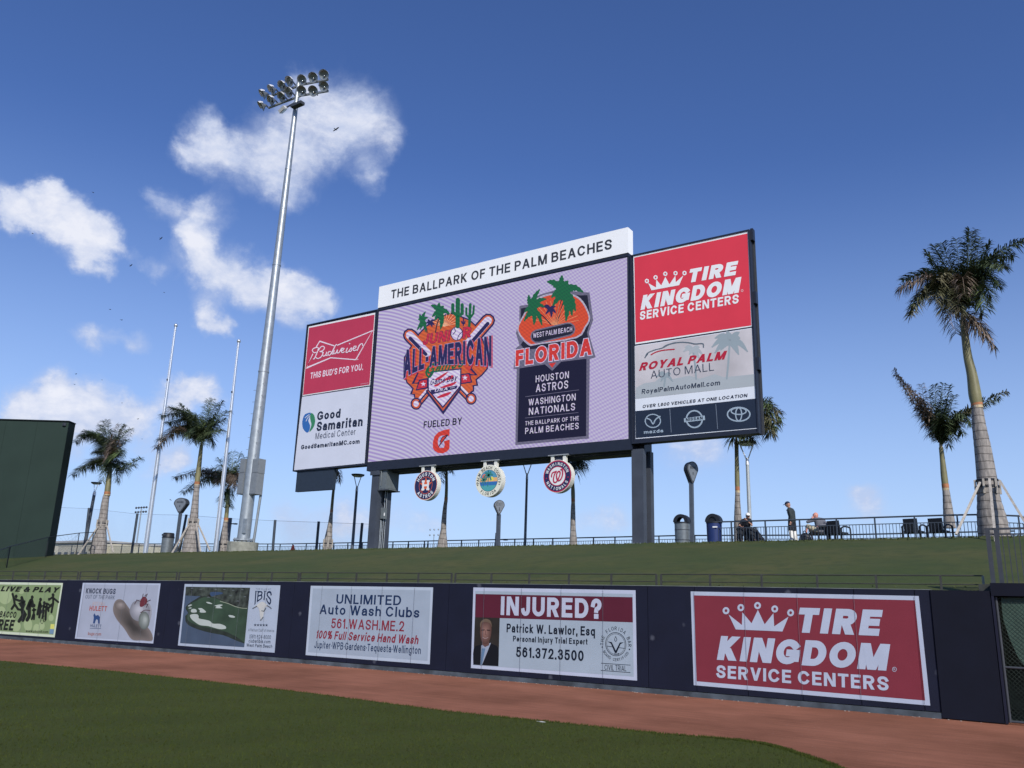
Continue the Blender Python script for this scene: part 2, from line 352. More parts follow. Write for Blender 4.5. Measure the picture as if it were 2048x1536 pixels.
GL = {
 'A': (.74, [D_(0, 0, .5, 1), D_(1, 0, .5, 1), P_((.24, .3), (.76, .3))]),
 'B': (.66, [P_((0, 0), (0, 1)), P_((0, 1), (.5, 1), _arc(.56, .77, .36, .23, 90, -90), (0, .54)), P_((.1, .54), (.56, .54), _arc(.6, .27, .4, .27, 90, -90), (0, 0))]),
 'C': (.74, [P_(_arc(.5, .5, .5, .5, 38, 322, 18))]), 'D': (.7, [P_((0, 0), (0, 1)), P_((0, 1), (.42, 1), _arc(.45, .5, .55, .5, 90, -90, 14), (0, 0))]),
 'E': (.57, [P_((0, 0), (0, 1)), P_((0, 1), (1, 1)), P_((0, .52), (.9, .52)), P_((0, 0), (1, 0))]), 'F': (.54, [P_((0, 0), (0, 1)), P_((0, 1), (1, 1)), P_((0, .5), (.88, .5))]),
 'G': (.77, [P_(_arc(.5, .5, .5, .5, 42, 318, 18)), P_((.98, .16), (.98, .44)), P_((.98, .44), (.62, .44))]), 'H': (.68, [P_((0, 0), (0, 1)), P_((1, 0), (1, 1)), P_((0, .51), (1, .51))]),
 'I': (0, [P_((0, 0), (0, 1))]), 'J': (.5, [P_((1, 1), (1, .28), _arc(.5, .28, .5, .28, 0, -170))]), 'K': (.68, [P_((0, 0), (0, 1)), D_(.02, .34, .92, 1), D_(.34, .52, .95, 0)]),
 'L': (.52, [P_((0, 1), (0, 0)), P_((0, 0), (1, 0))]), 'M': (.84, [P_((0, 0), (0, 1)), P_((1, 0), (1, 1)), D_(.06, 1, .5, 0), D_(.94, 1, .5, 0)]), 'N': (.7, [P_((0, 0), (0, 1)), P_((1, 0), (1, 1)), D_(.04, 1, .96, 0)]),
 'O': (.78, [O_]), 'P': (.62, [P_((0, 0), (0, 1)), P_((0, 1), (.52, 1), _arc(.58, .73, .42, .27, 90, -90), (0, .46))]), 'Q': (.78, [O_, D_(.6, .25, 1, -.04)]),
 'R': (.66, [P_((0, 0), (0, 1)), P_((0, 1), (.52, 1), _arc(.56, .74, .4, .26, 90, -90), (0, .48)), D_(.5, .48, .95, 0)]), 'S': (.64, [P_(_S(0, 1, 1))]),
 'T': (.62, [P_((0, 1), (1, 1)), P_((.5, 1), (.5, 0))]), 'U': (.68, [P_((0, 1), (0, .34), _arc(.5, .34, .5, .34, 180, 360, 12), (1, 1))]), 'V': (.7, [D_(0, 1, .5, 0), D_(1, 1, .5, 0)]),
 'W': (1.02, [D_(0, 1, .25, 0), D_(.5, 1, .25, 0), D_(.5, 1, .75, 0), D_(1, 1, .75, 0)]), 'X': (.68, [D_(0, 1, 1, 0), D_(0, 0, 1, 1)]), 'Y': (.68, [D_(0, 1, .5, .4), D_(1, 1, .5, .4), P_((.5, .45), (.5, 0))]), 'Z': (.62, [P_((0, 1), (1, 1)), P_((0, 0), (1, 0)), D_(.0, 0, 1, 1)]),
 'a': (.52, [P_(smooth_path([(.06, .53), (.22, .68), (.5, XH), (.84, .67), (1, .48)], 3), (1, 0)), P_(smooth_path([(1, .42), (.45, .40), (.1, .32), (0, .18), (.14, .03), (.42, 0), (.8, .07), (1, .22)], 3))]),
 'b': (.56, [P_((0, 0), (0, 1)), xr_]), 'c': (.54, [P_(_arc(.5, XH / 2, .5, XH / 2, 42, 318, 14))]), 'd': (.56, [P_((1, 0), (1, 1)), xr_]),
 'e': (.56, [P_((.04, XH / 2), (1, XH / 2), _arc(.5, XH / 2, .5, XH / 2, 8, 318, 16))]), 'f': (.36, [P_((1, 1), _arc(.75, .78, .35, .22, 90, 180, 4), (.4, 0)), P_((0, XH - .02), (.95, XH - .02))]),
 'g': (.56, [xr_, P_((1, XH), (1, -.08), _arc(.5, -.08, .5, .2, 0, -160))]), 'h': (.54, [P_((0, 0), (0, 1)), P_((0, .4), _arc(.5, .43, .5, XH - .43, 180, 0), (1, 0))]), 'i': (0, [P_((0, 0), (0, XH)), ('t', 0, .94)]),
 'j': (.2, [P_((1, XH), (1, -.15), (.2, -.28)), ('t', 1, .94)]), 'k': (.54, [P_((0, 0), (0, 1)), D_(0, .26, .92, XH), D_(.36, .4, .95, 0)]), 'l': (0, [P_((0, 0), (0, 1))]),
 'm': (.86, [P_((0, 0), (0, XH)), P_((0, .42), _arc(.25, .46, .25, XH - .46, 180, 0), (.5, 0)), P_((.5, .42), _arc(.75, .46, .25, XH - .46, 180, 0), (1, 0))]), 'n': (.53, [P_((0, 0), (0, XH)), P_((0, .4), _arc(.5, .43, .5, XH - .43, 180, 0), (1, 0))]),
 'o': (.57, [xr_]), 'p': (.56, [P_((0, -.28), (0, XH)), xr_]), 'q': (.56, [P_((1, -.28), (1, XH)), xr_]), 'r': (.33, [P_((0, 0), (0, XH)), P_((0, .42), _arc(.9, .38, .9, XH - .38, 175, 95, 5))]),
 's': (.5, [P_(_S(0, 1, XH))]), 't': (.34, [P_((.35, .95), (.35, .2), _arc(.75, .2, .4, .2, 180, 280, 5)), P_((0, XH - .02), (.95, XH - .02))]), 'u': (.53, [P_((1, XH), (1, 0)), P_((0, XH), (0, .3), _arc(.5, .3, .5, .3, 180, 360), (1, .36))]),
 'v': (.54, [D_(0, XH, .5, 0), D_(1, XH, .5, 0)]), 'w': (.82, [D_(0, XH, .25, 0), D_(.5, XH, .25, 0), D_(.5, XH, .75, 0), D_(1, XH, .75, 0)]), 'x': (.54, [D_(0, XH, 1, 0), D_(0, 0, 1, XH)]), 'y': (.54, [D_(0, XH, .52, 0), D_(1, XH, .3, -.28)]), 'z': (.48, [P_((0, XH), (1, XH)), P_((0, 0), (1, 0)), D_(0, 0, 1, XH)]),
 '0': (.58, [O_]), '1': (.3, [P_((1, 0), (1, 1)), D_(0, .72, .95, 1)]), '2': (.58, [P_(smooth_path([(.03, .74), (.18, .94), (.5, 1), (.85, .93), (.97, .72), (.8, .47), (.4, .22), (.06, 0)], 3), (1, 0))]),
 '3': (.57, [P_(smooth_path([(.04, .82), (.25, .97), (.5, 1), (.82, .93), (.9, .76), (.78, .58), (.42, .53)], 3)), P_(smooth_path([(.42, .53), (.8, .5), (.98, .3), (.85, .06), (.5, 0), (.18, .04), (.02, .22)], 3))]),
 '4': (.6, [P_((.74, 0), (.74, 1)), D_(.0, .3, .7, 1), P_((.02, .27), (1, .27))]), '5': (.57, [P_((.92, 1), (.15, 1), (.08, .52), smooth_path([(.08, .52), (.3, .62), (.55, .64), (.88, .54), (1, .32), (.86, .07), (.5, 0), (.16, .05), (.02, .2)], 3))]),
 '6': (.57, [ring(.5, .32, .5, .32), P_(smooth_path([(0, .34), (.04, .66), (.22, .92), (.55, 1), (.9, .86)], 4))]), '7': (.55, [P_((0, 1), (1, 1)), D_(.3, 0, 1, 1)]),
 '8': (.57, [ring(.5, .27, .5, .27), ring(.5, .77, .42, .23)]), '9': (.57, [ring(.5, .68, .5, .32), P_(smooth_path([(1, .66), (.96, .34), (.78, .08), (.45, 0), (.1, .14)], 4))]),
 '&': (.72, [P_(smooth_path([(1, .0), (.6, .4), (.22, .78), (.4, 1), (.62, .8), (.5, .62), (.12, .42), (.0, .22), (.2, .02), (.5, .02), (.8, .2), (.95, .45)], 3))]),
 '%': (.8, [ring(.2, .77, .2, .23), ring(.8, .23, .2, .23), D_(.25, 0, .75, 1)]), '.': (0, [('t', 0, 0)]), ',': (0, [('t', 0, 0), D_(-.0, -.16, .06, .05)]), "'": (0, [P_((0, 1), (0, .78))]), '-': (.26, [P_((0, .4), (1, .4))]),
 '?': (.54, [P_(smooth_path([(.0, .72), (.12, .9), (.45, 1), (.85, .94), (1, .74), (.84, .54), (.56, .46), (.5, .36)], 3)), ('t', .5, 0)]), '!': (0, [P_((0, 1), (0, .3)), ('t', 0, 0)]),
 '(': (.2, [P_(_arc(1, .42, 1, .62, 120, 240))]), ')': (.2, [P_(_arc(0, .42, 1, .62, 60, -60))]), '•': (.12, [('t', .5, .42)]), '/': (.4, [D_(0, 0, 1, 1)]), '®': (.4, [ring(.5, .8, .5, .2)]), ':': (0, [('t', 0, 0), ('t', 0, .55)]),
}
def _ribbon(pts, w, out, closed=False):
    """quads along pts in glyph units"""
    n = len(pts); pts = [Vector(p) for p in pts]
    if not closed:
        q = [pts[0]]
        for p in pts[1:]:
            if (p - q[-1]).length > 1e-4: q.append(p)
        pts = q; n = len(pts)
        if n < 2: return
        pts[0] = pts[0] - (pts[1] - pts[0]).normalized() * w * .5; pts[-1] = pts[-1] + (pts[-1] - pts[-2]).normalized() * w * .5
    A_, B_ = [], []
    for i in range(n):
        a = pts[(i - 1) % n] if closed or i > 0 else pts[i]; b = pts[(i + 1) % n] if closed or i < n - 1 else pts[i]; p = pts[i]
        d1_ = (p - a); d2_ = (b - p)
        if d1_.length < 1e-6: d1_ = d2_
        if d2_.length < 1e-6: d2_ = d1_
        d1_ = d1_.normalized(); d2_ = d2_.normalized(); n1 = Vector((-d1_.y, d1_.x)); n2 = Vector((-d2_.y, d2_.x)); m = (n1 + n2)
        m = m.normalized() if m.length > 1e-4 else n1
        k = 1 / max(.5, m.dot(n1)); A_.append(p + m * w * .5 * k); B_.append(p - m * w * .5 * k)
    for i in range(n if closed else n - 1):
        j = (i + 1) % n; out.append([tuple(A_[i]), tuple(A_[j]), tuple(B_[j]), tuple(B_[i])])
def glyphs(body, bold=0.0, space=1.0, grow=0.0):
    """returns (vertices with z = small layer step, faces) for a line of letters with cap height 1"""
    w = .115 + bold * 2.1; W_ = w + grow * 2.1
    vs, fs = [], []; x = 0.0; gap = (.16 - bold * .35) * space + (space - 1) * .3
    for ch in body:
        if ch == ' ': x += .30 * space; continue
        wd, st = GL[ch]; wd2 = wd * (1 + .9 * (w - .13)) if wd else 0; span = max(0.0, wd2 - w) if wd else 0
        cw = wd2 if wd else w
        fx = lambda a: x + w * .5 + span * a
        def fy(y):
            if y < 0: return y + w * .5
            if y <= XH + .001: return w * .5 + y / XH * (XH - w) if y <= XH and (ch.islower()) else w * .5 + y * (1 - w)
            return w * .5 + y * (1 - w)
        for k, s_ in enumerate(st):
            qs = []
            if s_[0] == 'p': _ribbon([(fx(a), fy(b)) for a, b in s_[1]], W_, qs)
            elif s_[0] == 'o':
                _, cx, cy, rx, ry = s_; top, bot = fy(cy + ry), fy(cy - ry); L_ = fx(cx - rx); R_ = fx(cx + rx)
                _ribbon([((L_ + R_) / 2 + (R_ - L_) / 2 * math.cos(R(t)), (top + bot) / 2 + (top - bot) / 2 * math.sin(R(t))) for t in range(0, 360, 15)], W_, qs, True)
            elif s_[0] == 't':
                h = W_ * .56; cx, cy = fx(s_[1]), fy(s_[2])
                if s_[2] > .9: h = min(h, .115); cy = 1.04 - h
                if s_[2] > .9 and wd == 0: cx = x + w * .5
                qs.append([(cx - h, cy - h), (cx + h, cy - h), (cx + h, cy + h), (cx - h, cy + h)])
            else:
                _, x0, y0, x1, y1 = s_
                def ty(y): return -grow if y <= 0.001 and y > -.01 else ((XH if abs(y - XH) < .002 else (1.0 if y > .999 else fy(y))) + (grow if y > .7 else 0))
                X0, X1, Y0, Y1 = fx(x0), fx(x1), ty(y0), ty(y1)
                if y0 < -.01: Y0 = y0
                if y1 < -.01: Y1 = y1
                hw = min(W_ * .5 * math.hypot(X1 - X0, Y1 - Y0) / max(.05, abs(Y1 - Y0)), W_ * .95)
                # outer ends flush with the letter's width
                qs.append([(X0 - hw, Y0), (X0 + hw, Y0), (X1 + hw, Y1), (X1 - hw, Y1)])
            for q in qs:
                a = len(vs); vs += [(u, v, k) for u, v in q]; fs.append((a, a + 1, a + 2, a + 3))
        x += cw + gap
    return vs, fs
def text(cr, body, bl, br, tl, m, parent, layer=3, bold=.02, shear=0.0, space=1.0, name='lettering', warp=None, dxy=(0, 0), grow=0.0):
    """letters fitted to the box given by three crop pixels; warp(t, h)->crop pixel instead when given"""
    base, _ = glyphs(body, bold, space); vs, fs = glyphs(body, bold, space, grow)
    bx = [(x + y * shear, y) for x, y, k in base]
    x0 = min(v[0] for v in bx); x1 = max(v[0] for v in bx); y0 = min(v[1] for v in bx); y1 = max(v[1] for v in bx)
    mb = MB(); out = []
    if not warp: ub, vb = cr.uv(bl); ur, vr = cr.uv(br); ut, vt = cr.uv(tl); H_ = vt - vb
    for x, y, k in vs:
        x = x + y * shear; tx = (x - x0) / (x1 - x0); ty = (y - y0) / (y1 - y0); off = (layer + .22 * k) * cr.sf.step
        if warp: p = warp(tx, ty); u, v = cr.uv((p[0] + dxy[0], p[1] + dxy[1])); out.append(cr.sf.P(u, v, off))
        else: out.append(cr.sf.P(ub + (ur - ub) * tx, vb + (vr - vb) * tx * .5 + (vr - vb) * .25 + H_ * ty, off))
    mb.add(out, fs); return mb.build(name, m, parent)
def arc_text(cr, body, c, r, a0, a1, h, m, parent, layer=3, bold=.02, inward=False, name='lettering', wide=1.0):
    """letters round a circle, angles in degrees counter-clockwise from +u (local metres)"""
    mb = MB(); n = len(body)
    for i, ch in enumerate(body):
        if ch == ' ': continue
        vs, fs = glyphs(ch, bold); xs = [v[0] for v in vs]; xc = (min(xs) + max(xs)) / 2
        a = R(a0 + (a1 - a0) * (i / (n - 1) if n > 1 else .5)); out = []
        for x, y, k in vs:
            lx = (x - xc) * h * wide; ly = (y - .5) * h
            if inward: rad_ = r - ly; dx = lx
            else: rad_ = r + ly; dx = -lx
            e = Vector((math.cos(a), math.sin(a))); t = Vector((-math.sin(a), math.cos(a))); p = Vector(c) + e * rad_ + t * dx
            out.append(cr.sf.P(p.x, p.y, (layer + .22 * k) * cr.sf.step))
        mb.add(out, fs)
    return mb.build(name, m, parent)

# ================================================================== THE GROUND
def zcrest(X): return 4.91 + .0046 * X
def grass_mat(name, c1, c2, c3, s1=1.2, s2=35, bump=.5, stripes=False):
    m = bpy.data.materials.new(name); m.use_nodes = True; t = m.node_tree; p = t.nodes['Principled BSDF']
    p.inputs['Roughness'].default_value = .85; p.inputs['Specular IOR Level'].default_value = .12
    c = t.nodes.new('ShaderNodeTexCoord')
    def noise(s, d=5, r_=.6):
        n = t.nodes.new('ShaderNodeTexNoise'); n.inputs['Scale'].default_value = s; n.inputs['Detail'].default_value = d; n.inputs['Roughness'].default_value = r_
        t.links.new(c.outputs['Object'], n.inputs['Vector']); return n.outputs['Fac']
    def mix(f, a, b):
        n = t.nodes.new('ShaderNodeMixRGB')
        for i, v in enumerate((f, a, b)):
            if isinstance(v, tuple): n.inputs[i].default_value = (*v, 1)
            else: t.links.new(v, n.inputs[i])
        return n.outputs[0]
    def ramp(f, a, b):
        n = t.nodes.new('ShaderNodeMapRange'); n.inputs['From Min'].default_value = a; n.inputs['From Max'].default_value = b; t.links.new(f, n.inputs['Value']); return n.outputs[0]
    big = ramp(noise(s1 * .25, 3), .35, .65); fine = ramp(noise(s2, 6, .7), .3, .7); midn = ramp(noise(s1 * 2.2, 5), .45, .75)
    col = mix(big, c1, c2); col = mix(midn, col, c3)
    if stripes:
        w = t.nodes.new('ShaderNodeTexWave'); w.inputs['Scale'].default_value = .14; w.inputs['Distortion'].default_value = .6
        mp = t.nodes.new('ShaderNodeMapping'); mp.inputs['Rotation'].default_value = (0, 0, .5); t.links.new(c.outputs['Object'], mp.inputs['Vector']); t.links.new(mp.outputs[0], w.inputs['Vector'])
        k = t.nodes.new('ShaderNodeMixRGB'); k.blend_type = 'MULTIPLY'; k.inputs[0].default_value = .07; t.links.new(col, k.inputs[1]); t.links.new(w.outputs['Color'], k.inputs[2]); col = k.outputs[0]
    v = t.nodes.new('ShaderNodeVectorMath'); v.operation = 'SCALE'; t.links.new(col, v.inputs[0])
    sc = t.nodes.new('ShaderNodeMapRange'); sc.inputs['To Min'].default_value = .72; sc.inputs['To Max'].default_value = 1.25; t.links.new(fine, sc.inputs['Value']); t.links.new(sc.outputs[0], v.inputs['Scale'])
    t.links.new(v.outputs[0], p.inputs['Base Color'])
    b = t.nodes.new('ShaderNodeBump'); b.inputs['Strength'].default_value = bump; b.inputs['Distance'].default_value = .03
    t.links.new(noise(s2 * 1.7, 4), b.inputs['Height']); t.links.new(b.outputs[0], p.inputs['Normal'])
    return m
M_field = grass_mat('mown_field_grass', (.050, .066, .012), (.060, .076, .015), (.056, .064, .014), stripes=True)  # shade over the field is mixed into these greens
M_berm = grass_mat('berm_grass', (.056, .078, .026), (.088, .092, .034), (.048, .066, .026), s1=.9)
M_plain = grass_mat('rough_grass', (.06, .085, .03), (.08, .09, .04), (.06, .07, .03), s1=.2, s2=4)
def clay_mat():
    m = bpy.data.materials.new('crushed_clay'); m.use_nodes = True; t = m.node_tree; p = t.nodes['Principled BSDF']
    p.inputs['Roughness'].default_value = .95; p.inputs['Specular IOR Level'].default_value = .1
    c = t.nodes.new('ShaderNodeTexCoord')
    def noise(s, d=5, r_=.6):
        n = t.nodes.new('ShaderNodeTexNoise'); n.inputs['Scale'].default_value = s; n.inputs['Detail'].default_value = d; n.inputs['Roughness'].default_value = r_
        t.links.new(c.outputs['Object'], n.inputs['Vector']); return n.outputs['Fac']
    r = t.nodes.new('ShaderNodeValToRGB'); t.links.new(noise(.35, 4), r.inputs[0])
    r.color_ramp.elements[0].position = .35; r.color_ramp.elements[0].color = (.215, .088, .052, 1)
    r.color_ramp.elements[1].position = .68; r.color_ramp.elements[1].color = (.35, .145, .09, 1)
    g = t.nodes.new('ShaderNodeMapRange'); g.inputs['From Min'].default_value = .3; g.inputs['From Max'].default_value = .7; g.inputs['To Min'].default_value = .72; g.inputs['To Max'].default_value = 1.3
    t.links.new(noise(42, 6, .8), g.inputs['Value'])
    v = t.nodes.new('ShaderNodeVectorMath'); v.operation = 'SCALE'; t.links.new(r.outputs[0], v.inputs[0]); t.links.new(g.outputs[0], v.inputs['Scale'])
    # drag marks left along the track
    mq = t.nodes.new('ShaderNodeMapping'); mq.inputs['Scale'].default_value = (.5, 7, 1); t.links.new(c.outputs['Object'], mq.inputs['Vector'])
    nq = t.nodes.new('ShaderNodeTexNoise'); nq.inputs['Scale'].default_value = 1.4; nq.inputs['Detail'].default_value = 5; t.links.new(mq.outputs[0], nq.inputs['Vector'])
    rq = t.nodes.new('ShaderNodeMapRange'); rq.inputs['From Min'].default_value = .3; rq.inputs['From Max'].default_value = .7; rq.inputs['To Min'].default_value = .86; rq.inputs['To Max'].default_value = 1.13; t.links.new(nq.outputs['Fac'], rq.inputs['Value'])
    v0 = v; v = t.nodes.new('ShaderNodeVectorMath'); v.operation = 'SCALE'; t.links.new(v0.outputs[0], v.inputs[0]); t.links.new(rq.outputs[0], v.inputs['Scale'])
    # pale shell grit
    vo = t.nodes.new('ShaderNodeTexVoronoi'); vo.inputs['Scale'].default_value = 7; t.links.new(c.outputs['Object'], vo.inputs['Vector'])
    s = t.nodes.new('ShaderNodeMapRange'); s.inputs['From Min'].default_value = .06; s.inputs['From Max'].default_value = .04; t.links.new(vo.outputs['Distance'], s.inputs['Value'])
    mx = t.nodes.new('ShaderNodeMixRGB'); t.links.new(s.outputs[0], mx.inputs[0]); t.links.new(v.outputs[0], mx.inputs[1]); mx.inputs[2].default_value = (.42, .33, .29, 1)
    t.links.new(mx.outputs[0], p.inputs['Base Color'])
    b = t.nodes.new('ShaderNodeBump'); b.inputs['Strength'].default_value = .6; b.inputs['Distance'].default_value = .02; t.links.new(noise(90, 3), b.inputs['Height']); t.links.new(b.outputs[0], p.inputs['Normal'])
    return m
M_clay = clay_mat()
def sheet(name, pts, m):
    mb = MB(); mb.add(pts, [tuple(t) for t in tessellate_polygon([[Vector(p) for p in pts]])]); o = mb.build(name, m); o['kind'] = 'structure'; return o
sheet('ground', [(-3000, -3000, -.03), (3000, -3000, -.03), (3000, 3000, -.03), (-3000, 3000, -.03)], M_plain)
sheet('warning_track', [(-75, -6, 0), (30, -6, 0), (30, 20.6, 0), (-75, 20.6, 0)], M_clay)
# field grass: a turf sheet with a slightly ragged cut edge against the clay
edge = [(-260, 1294), (0, 1322.5), (200, 1341), (400, 1362), (600, 1385), (900, 1424), (1100, 1444.5), (1300, 1466), (1440, 1478), (1520, 1487), (1570, 1499), (1620, 1515), (1680, 1536), (1780, 1580), (1900, 1650)]
ep = [onZ(x, y) for x, y in edge]; ep = smooth_path([(p.x, p.y) for p in ep], 14)
ep = [(x, y + random.uniform(-.025, .025)) for x, y in ep]
mb = MB(); top = [(x, y, .014) for x, y in ep]; n = len(top)
mb.add(top + [(x, -5.5, .014) for x, y in ep], [(i, i + 1, n + i + 1, n + i) for i in range(n - 1)])
mb.add(top + [(x, y, -.01) for x, y in ep], [(i, i + 1, n + i + 1, n + i) for i in range(n - 1)])
o = mb.build('field_grass', M_field); o['kind'] = 'structure'

# ================================================================== OUTFIELD WALL
def Yq(X): return 20.1 + .0166 * X - .00085 * X * X
XN = [-60.0] + [onZ(x, 1277 + .0865 * x).x for x in (-120, 143, 340, 590, 905, 1330, 1885)] + [12.0]
YN = [Yq(x) for x in XN]; YN[-1] = Yq(0) + .05
def Yw(X):
    for i in range(len(XN) - 1):
        if X <= XN[i + 1] or i == len(XN) - 2:
            t = (X - XN[i]) / (XN[i + 1] - XN[i]); return YN[i] + (YN[i + 1] - YN[i]) * t
def Ztop(X): return 2.565 - .00015 * X * X
class WallS(Surf):
    step = .0022
    def uv(s, px, py):
        Y = 19.7
        for _ in range(8): p = onY(px, py, Y); Y = Yw(p.x)
        return p.x, p.z
    def P(s, u, v, off=0): return Vector((u, Yw(u) - off, v))
WS = WallS()
wall = empty('outfield_wall', (-20, Yw(-20) + .2, 0), 'long low navy padded outfield wall behind the clay warning track', 'wall')
SEAM = 1.225; XS = -2.87
k = 0; seams = []
x1 = XS
ends = [onZ(1882, 1277 + .0865 * 1882).x]
xs = [XS - SEAM * i for i in range(0, 42)]
def pad_mesh(a, b, m, z0=.13, name='pad', dz=0.0, proud=0.0):
    g = .007; a += g; b -= g; mb = MB(); nodes = [a] + [x for x in XN if a < x < b] + [b]
    for i in range(len(nodes) - 1):
        p, q = nodes[i], nodes[i + 1]
        mb.prism([(p, Yw(p) - proud, z0), (q, Yw(q) - proud, z0), (q, Yw(q) + .14, z0), (p, Yw(p) + .14, z0)], (0, 0, Ztop((p + q) / 2) - z0 + dz))
    return mb.build(name, m, wall)
for i in range(len(xs) - 1): pad_mesh(xs[i + 1], xs[i], M_pad)
pad_mesh(XS, ends[0], M_pad)
xg = onY(2001, 1300, Yw(-1.5)).x        # left side of the gate opening
pad_mesh(ends[0], xg - .06, M_pad2, .02, proud=.03)
pad_mesh(xg - .06, xg, M_pad3, .02, proud=.045, name='gate_post_pad')
mb = MB()
for i in range(len(XN) - 2):
    a, b = XN[i], min(XN[i + 1], xg)
    mb.prism([(a, Yw(a) + .145, -.05), (b, Yw(b) + .145, -.05), (b, Yw(b) + .36, -.05), (a, Yw(a) + .36, -.05)], (0, 0, Ztop((a + b) / 2) + .0))
mb.build('wall_core', M_conc, wall)
mb = MB()
for i in range(len(XN) - 2):
    a, b = XN[i], min(XN[i + 1], ends[0])
    mb.prism([(a, Yw(a) + .02, Ztop(a) + .004), (b, Yw(b) + .02, Ztop(b) + .004), (b, Yw(b) + .37, Ztop(b) + .004), (a, Yw(a) + .37, Ztop(a) + .004)], (0, 0, .012))
M_cap = mat('grey_metal_coping', (.20, .22, .2), .5, .2, var=.3, scale=2)
mb.build('coping', M_cap, wall)
M_skirt = mat('dusty_wall_skirt', (.06, .075, .09), .85, var=.5, scale=2.5)
mb = MB()
for i in range(len(XN) - 2):
    a, b = XN[i], min(XN[i + 1], ends[0])
    mb.prism([(a, Yw(a) - .012, -.02), (b, Yw(b) - .012, -.02), (b, Yw(b) + .1, -.02), (a, Yw(a) + .1, -.02)], (0, 0, .135))
mb.build('skirt', M_skirt, wall)
# grit pushed up against the wall's foot
random.seed(3); mb = MB()
for i in range(260):
    x = random.uniform(-40, -1.7); y = Yw(x) - random.uniform(.02, .16); s = random.uniform(.004, .014)
    mb.ball((x, y, s * .3), s, 5, (1.6, 1, .6))
o = mb.build('shell_grit', mat('shell_grit', (.42, .36, .31), .9), None); o['kind'] = 'stuff'; o['label'] = 'pale bits of shell and clay along the foot of the wall'
# gate opening at the right-hand end
zh = onY(1985, 1166, Yw(-1.6)).z; zo = onY(2010, 1192, Yw(-1.4)).z
xh = onY(1980, 1168, Yw(-1.6)).x
mb = MB(); mb.box((xh, Yw(-1.5) - .05, zo), (6.5, Yw(-1.5) + .42, zh)); mb.build('gate_header', M_pad2, wall)
mb = MB(); mb.box((6.5, Yw(-1.5) - .05, 0), (12, Yw(-1.5) + .42, zh)); mb.build('pad', M_pad2, wall)
gate = empty('chain_link_gate', (xg + 1.2, Yw(-1) + .1, 0), 'chain link gate with green sheet as sunlit patch at the right end of the wall', 'gate')
yg = Yw(-1) + .06
M_link = mat('chain_link_wire', (.06, .085, .07), .5, .5, var=0)
mb = MB(); g = .085
zz0, zz1, xx0, xx1 = .05, zo - .02, xg + .02, xg + 3.0
x = xx0 - (zz1 - zz0)
while x < xx1:
    a0 = max(0, xx0 - x); a1 = min(zz1 - zz0, xx1 - x)
    if a1 > a0: mb.tube([(x + a0, yg, zz0 + a0), (x + a1, yg, zz0 + a1)], .004, 3, False); mb.tube([(x + a0, yg + .006, zz1 - a0), (x + a1, yg + .006, zz1 - a1)], .004, 3, False)
    x += g
o = mb.build('wire_mesh', M_link, gate); o['kind'] = 'stuff'
mb = MB(); mb.tube([(xx0, yg, .04), (xx0, yg, zz1)], .03); mb.build('frame', M_dkmetal, gate)
mb = MB(); mb.tube([(xx0, yg, 1.08), (xx1, yg, 1.08)], .025); mb.build('cross_rail', M_dkmetal, gate)
mb = MB(); mb.tube([(xx0, yg, .06), (xx1, yg, .06)], .025); mb.build('bottom_rail', M_dkmetal, gate)
ws = [(2002, 1195), (2006, 1235), (2014, 1262), (2025, 1290), (2048, 1330), (2120, 1390)]
pts = [onY(x, y, yg + .03) for x, y in ws]; pts = [Vector((x, yg + .03, z)) for x, z in smooth_path([(p.x, p.z) for p in pts], 5)]
pts += [Vector((xx1, yg + .03, 1.1)), Vector((xx1, yg + .03, zz1))]
mb = MB(); mb.prism(pts, (0, .01, 0)); mb.build('sunlit_patch_sheet', mat('green_sunlit_patch', (.045, .085, .065), .8, var=.25, scale=3, bump=.4), gate)  # green sheet cut to the outline of the sunlit patch behind the gate
M_tun = mat('shade_dark_block_wall', (.045, .05, .045), .9, var=.3)  # block colour darkened to carry the shade inside the passage
mb = MB(); mb.box((xg - .3, Yw(-1) + 3.0, -.02), (6.5, Yw(-1) + 3.2, zh - .01)); mb.box((xg - .3, Yw(-1) + .43, -.02), (xg - .1, Yw(-1) + 3, zh - .01)); mb.box((xg - .1, Yw(-1) + .43, zo), (6.5, Yw(-1) + 3.0, zh - .01)); mb.box((xg-.1, Yw(-1)+.43, -.02), (6.5, Yw(-1)+3, .03)); mb.box((6.3,Yw(-1)+.43,.03),(6.5,Yw(-1)+3,zo))
mb.build('gate_passage', M_tun, wall)

# berm with plateau behind, one sheet
def berm_z(X, Y):
    y0 = Yw(X) + .36; zt = Ztop(X) - .16
    if Y <= y0: return zt
    t = min(1, (Y - y0) / (35.4 - y0)); z = zt + (zcrest(X) - zt) * (t * 1.12 - .12 * t * t if t < 1 else 1)
    if Y > 35.4: z = zcrest(X) - min(.12, (Y - 35.4) * .12)
    if Y > 78: z *= max(0, 1 - (Y - 78) / 30)
    return z
import mathutils.noise as mnz
mb = MB(); gx = [-150, -120, -100, -88] + [-80 + 1.0 * i for i in range(93)] + [16, 22, 34, 60]
ny = 26; rows = []
for X in gx:
    y0 = Yw(X) + .36; ys = [y0 + (35.4 - y0) * j / ny for j in range(ny + 1)] + [35.9, 36.6, 40, 50, 64, 78, 93, 108]
    rows.append([(X, y, berm_z(X, y) + (.035 * mnz.noise(Vector((X * .35, y * .5, 0))) if y0 + .3 < y < 35 else 0)) for y in ys])
m_ = len(rows[0]); mb.add([p for r_ in rows for p in r_], [(i * m_ + j, (i + 1) * m_ + j, (i + 1) * m_ + j + 1, i * m_ + j + 1) for i in range(len(rows) - 1) for j in range(m_ - 1)], True)
# the part right over the gate passage keeps the same height
o = mb.build('grass_berm', M_berm); o['kind'] = 'structure'
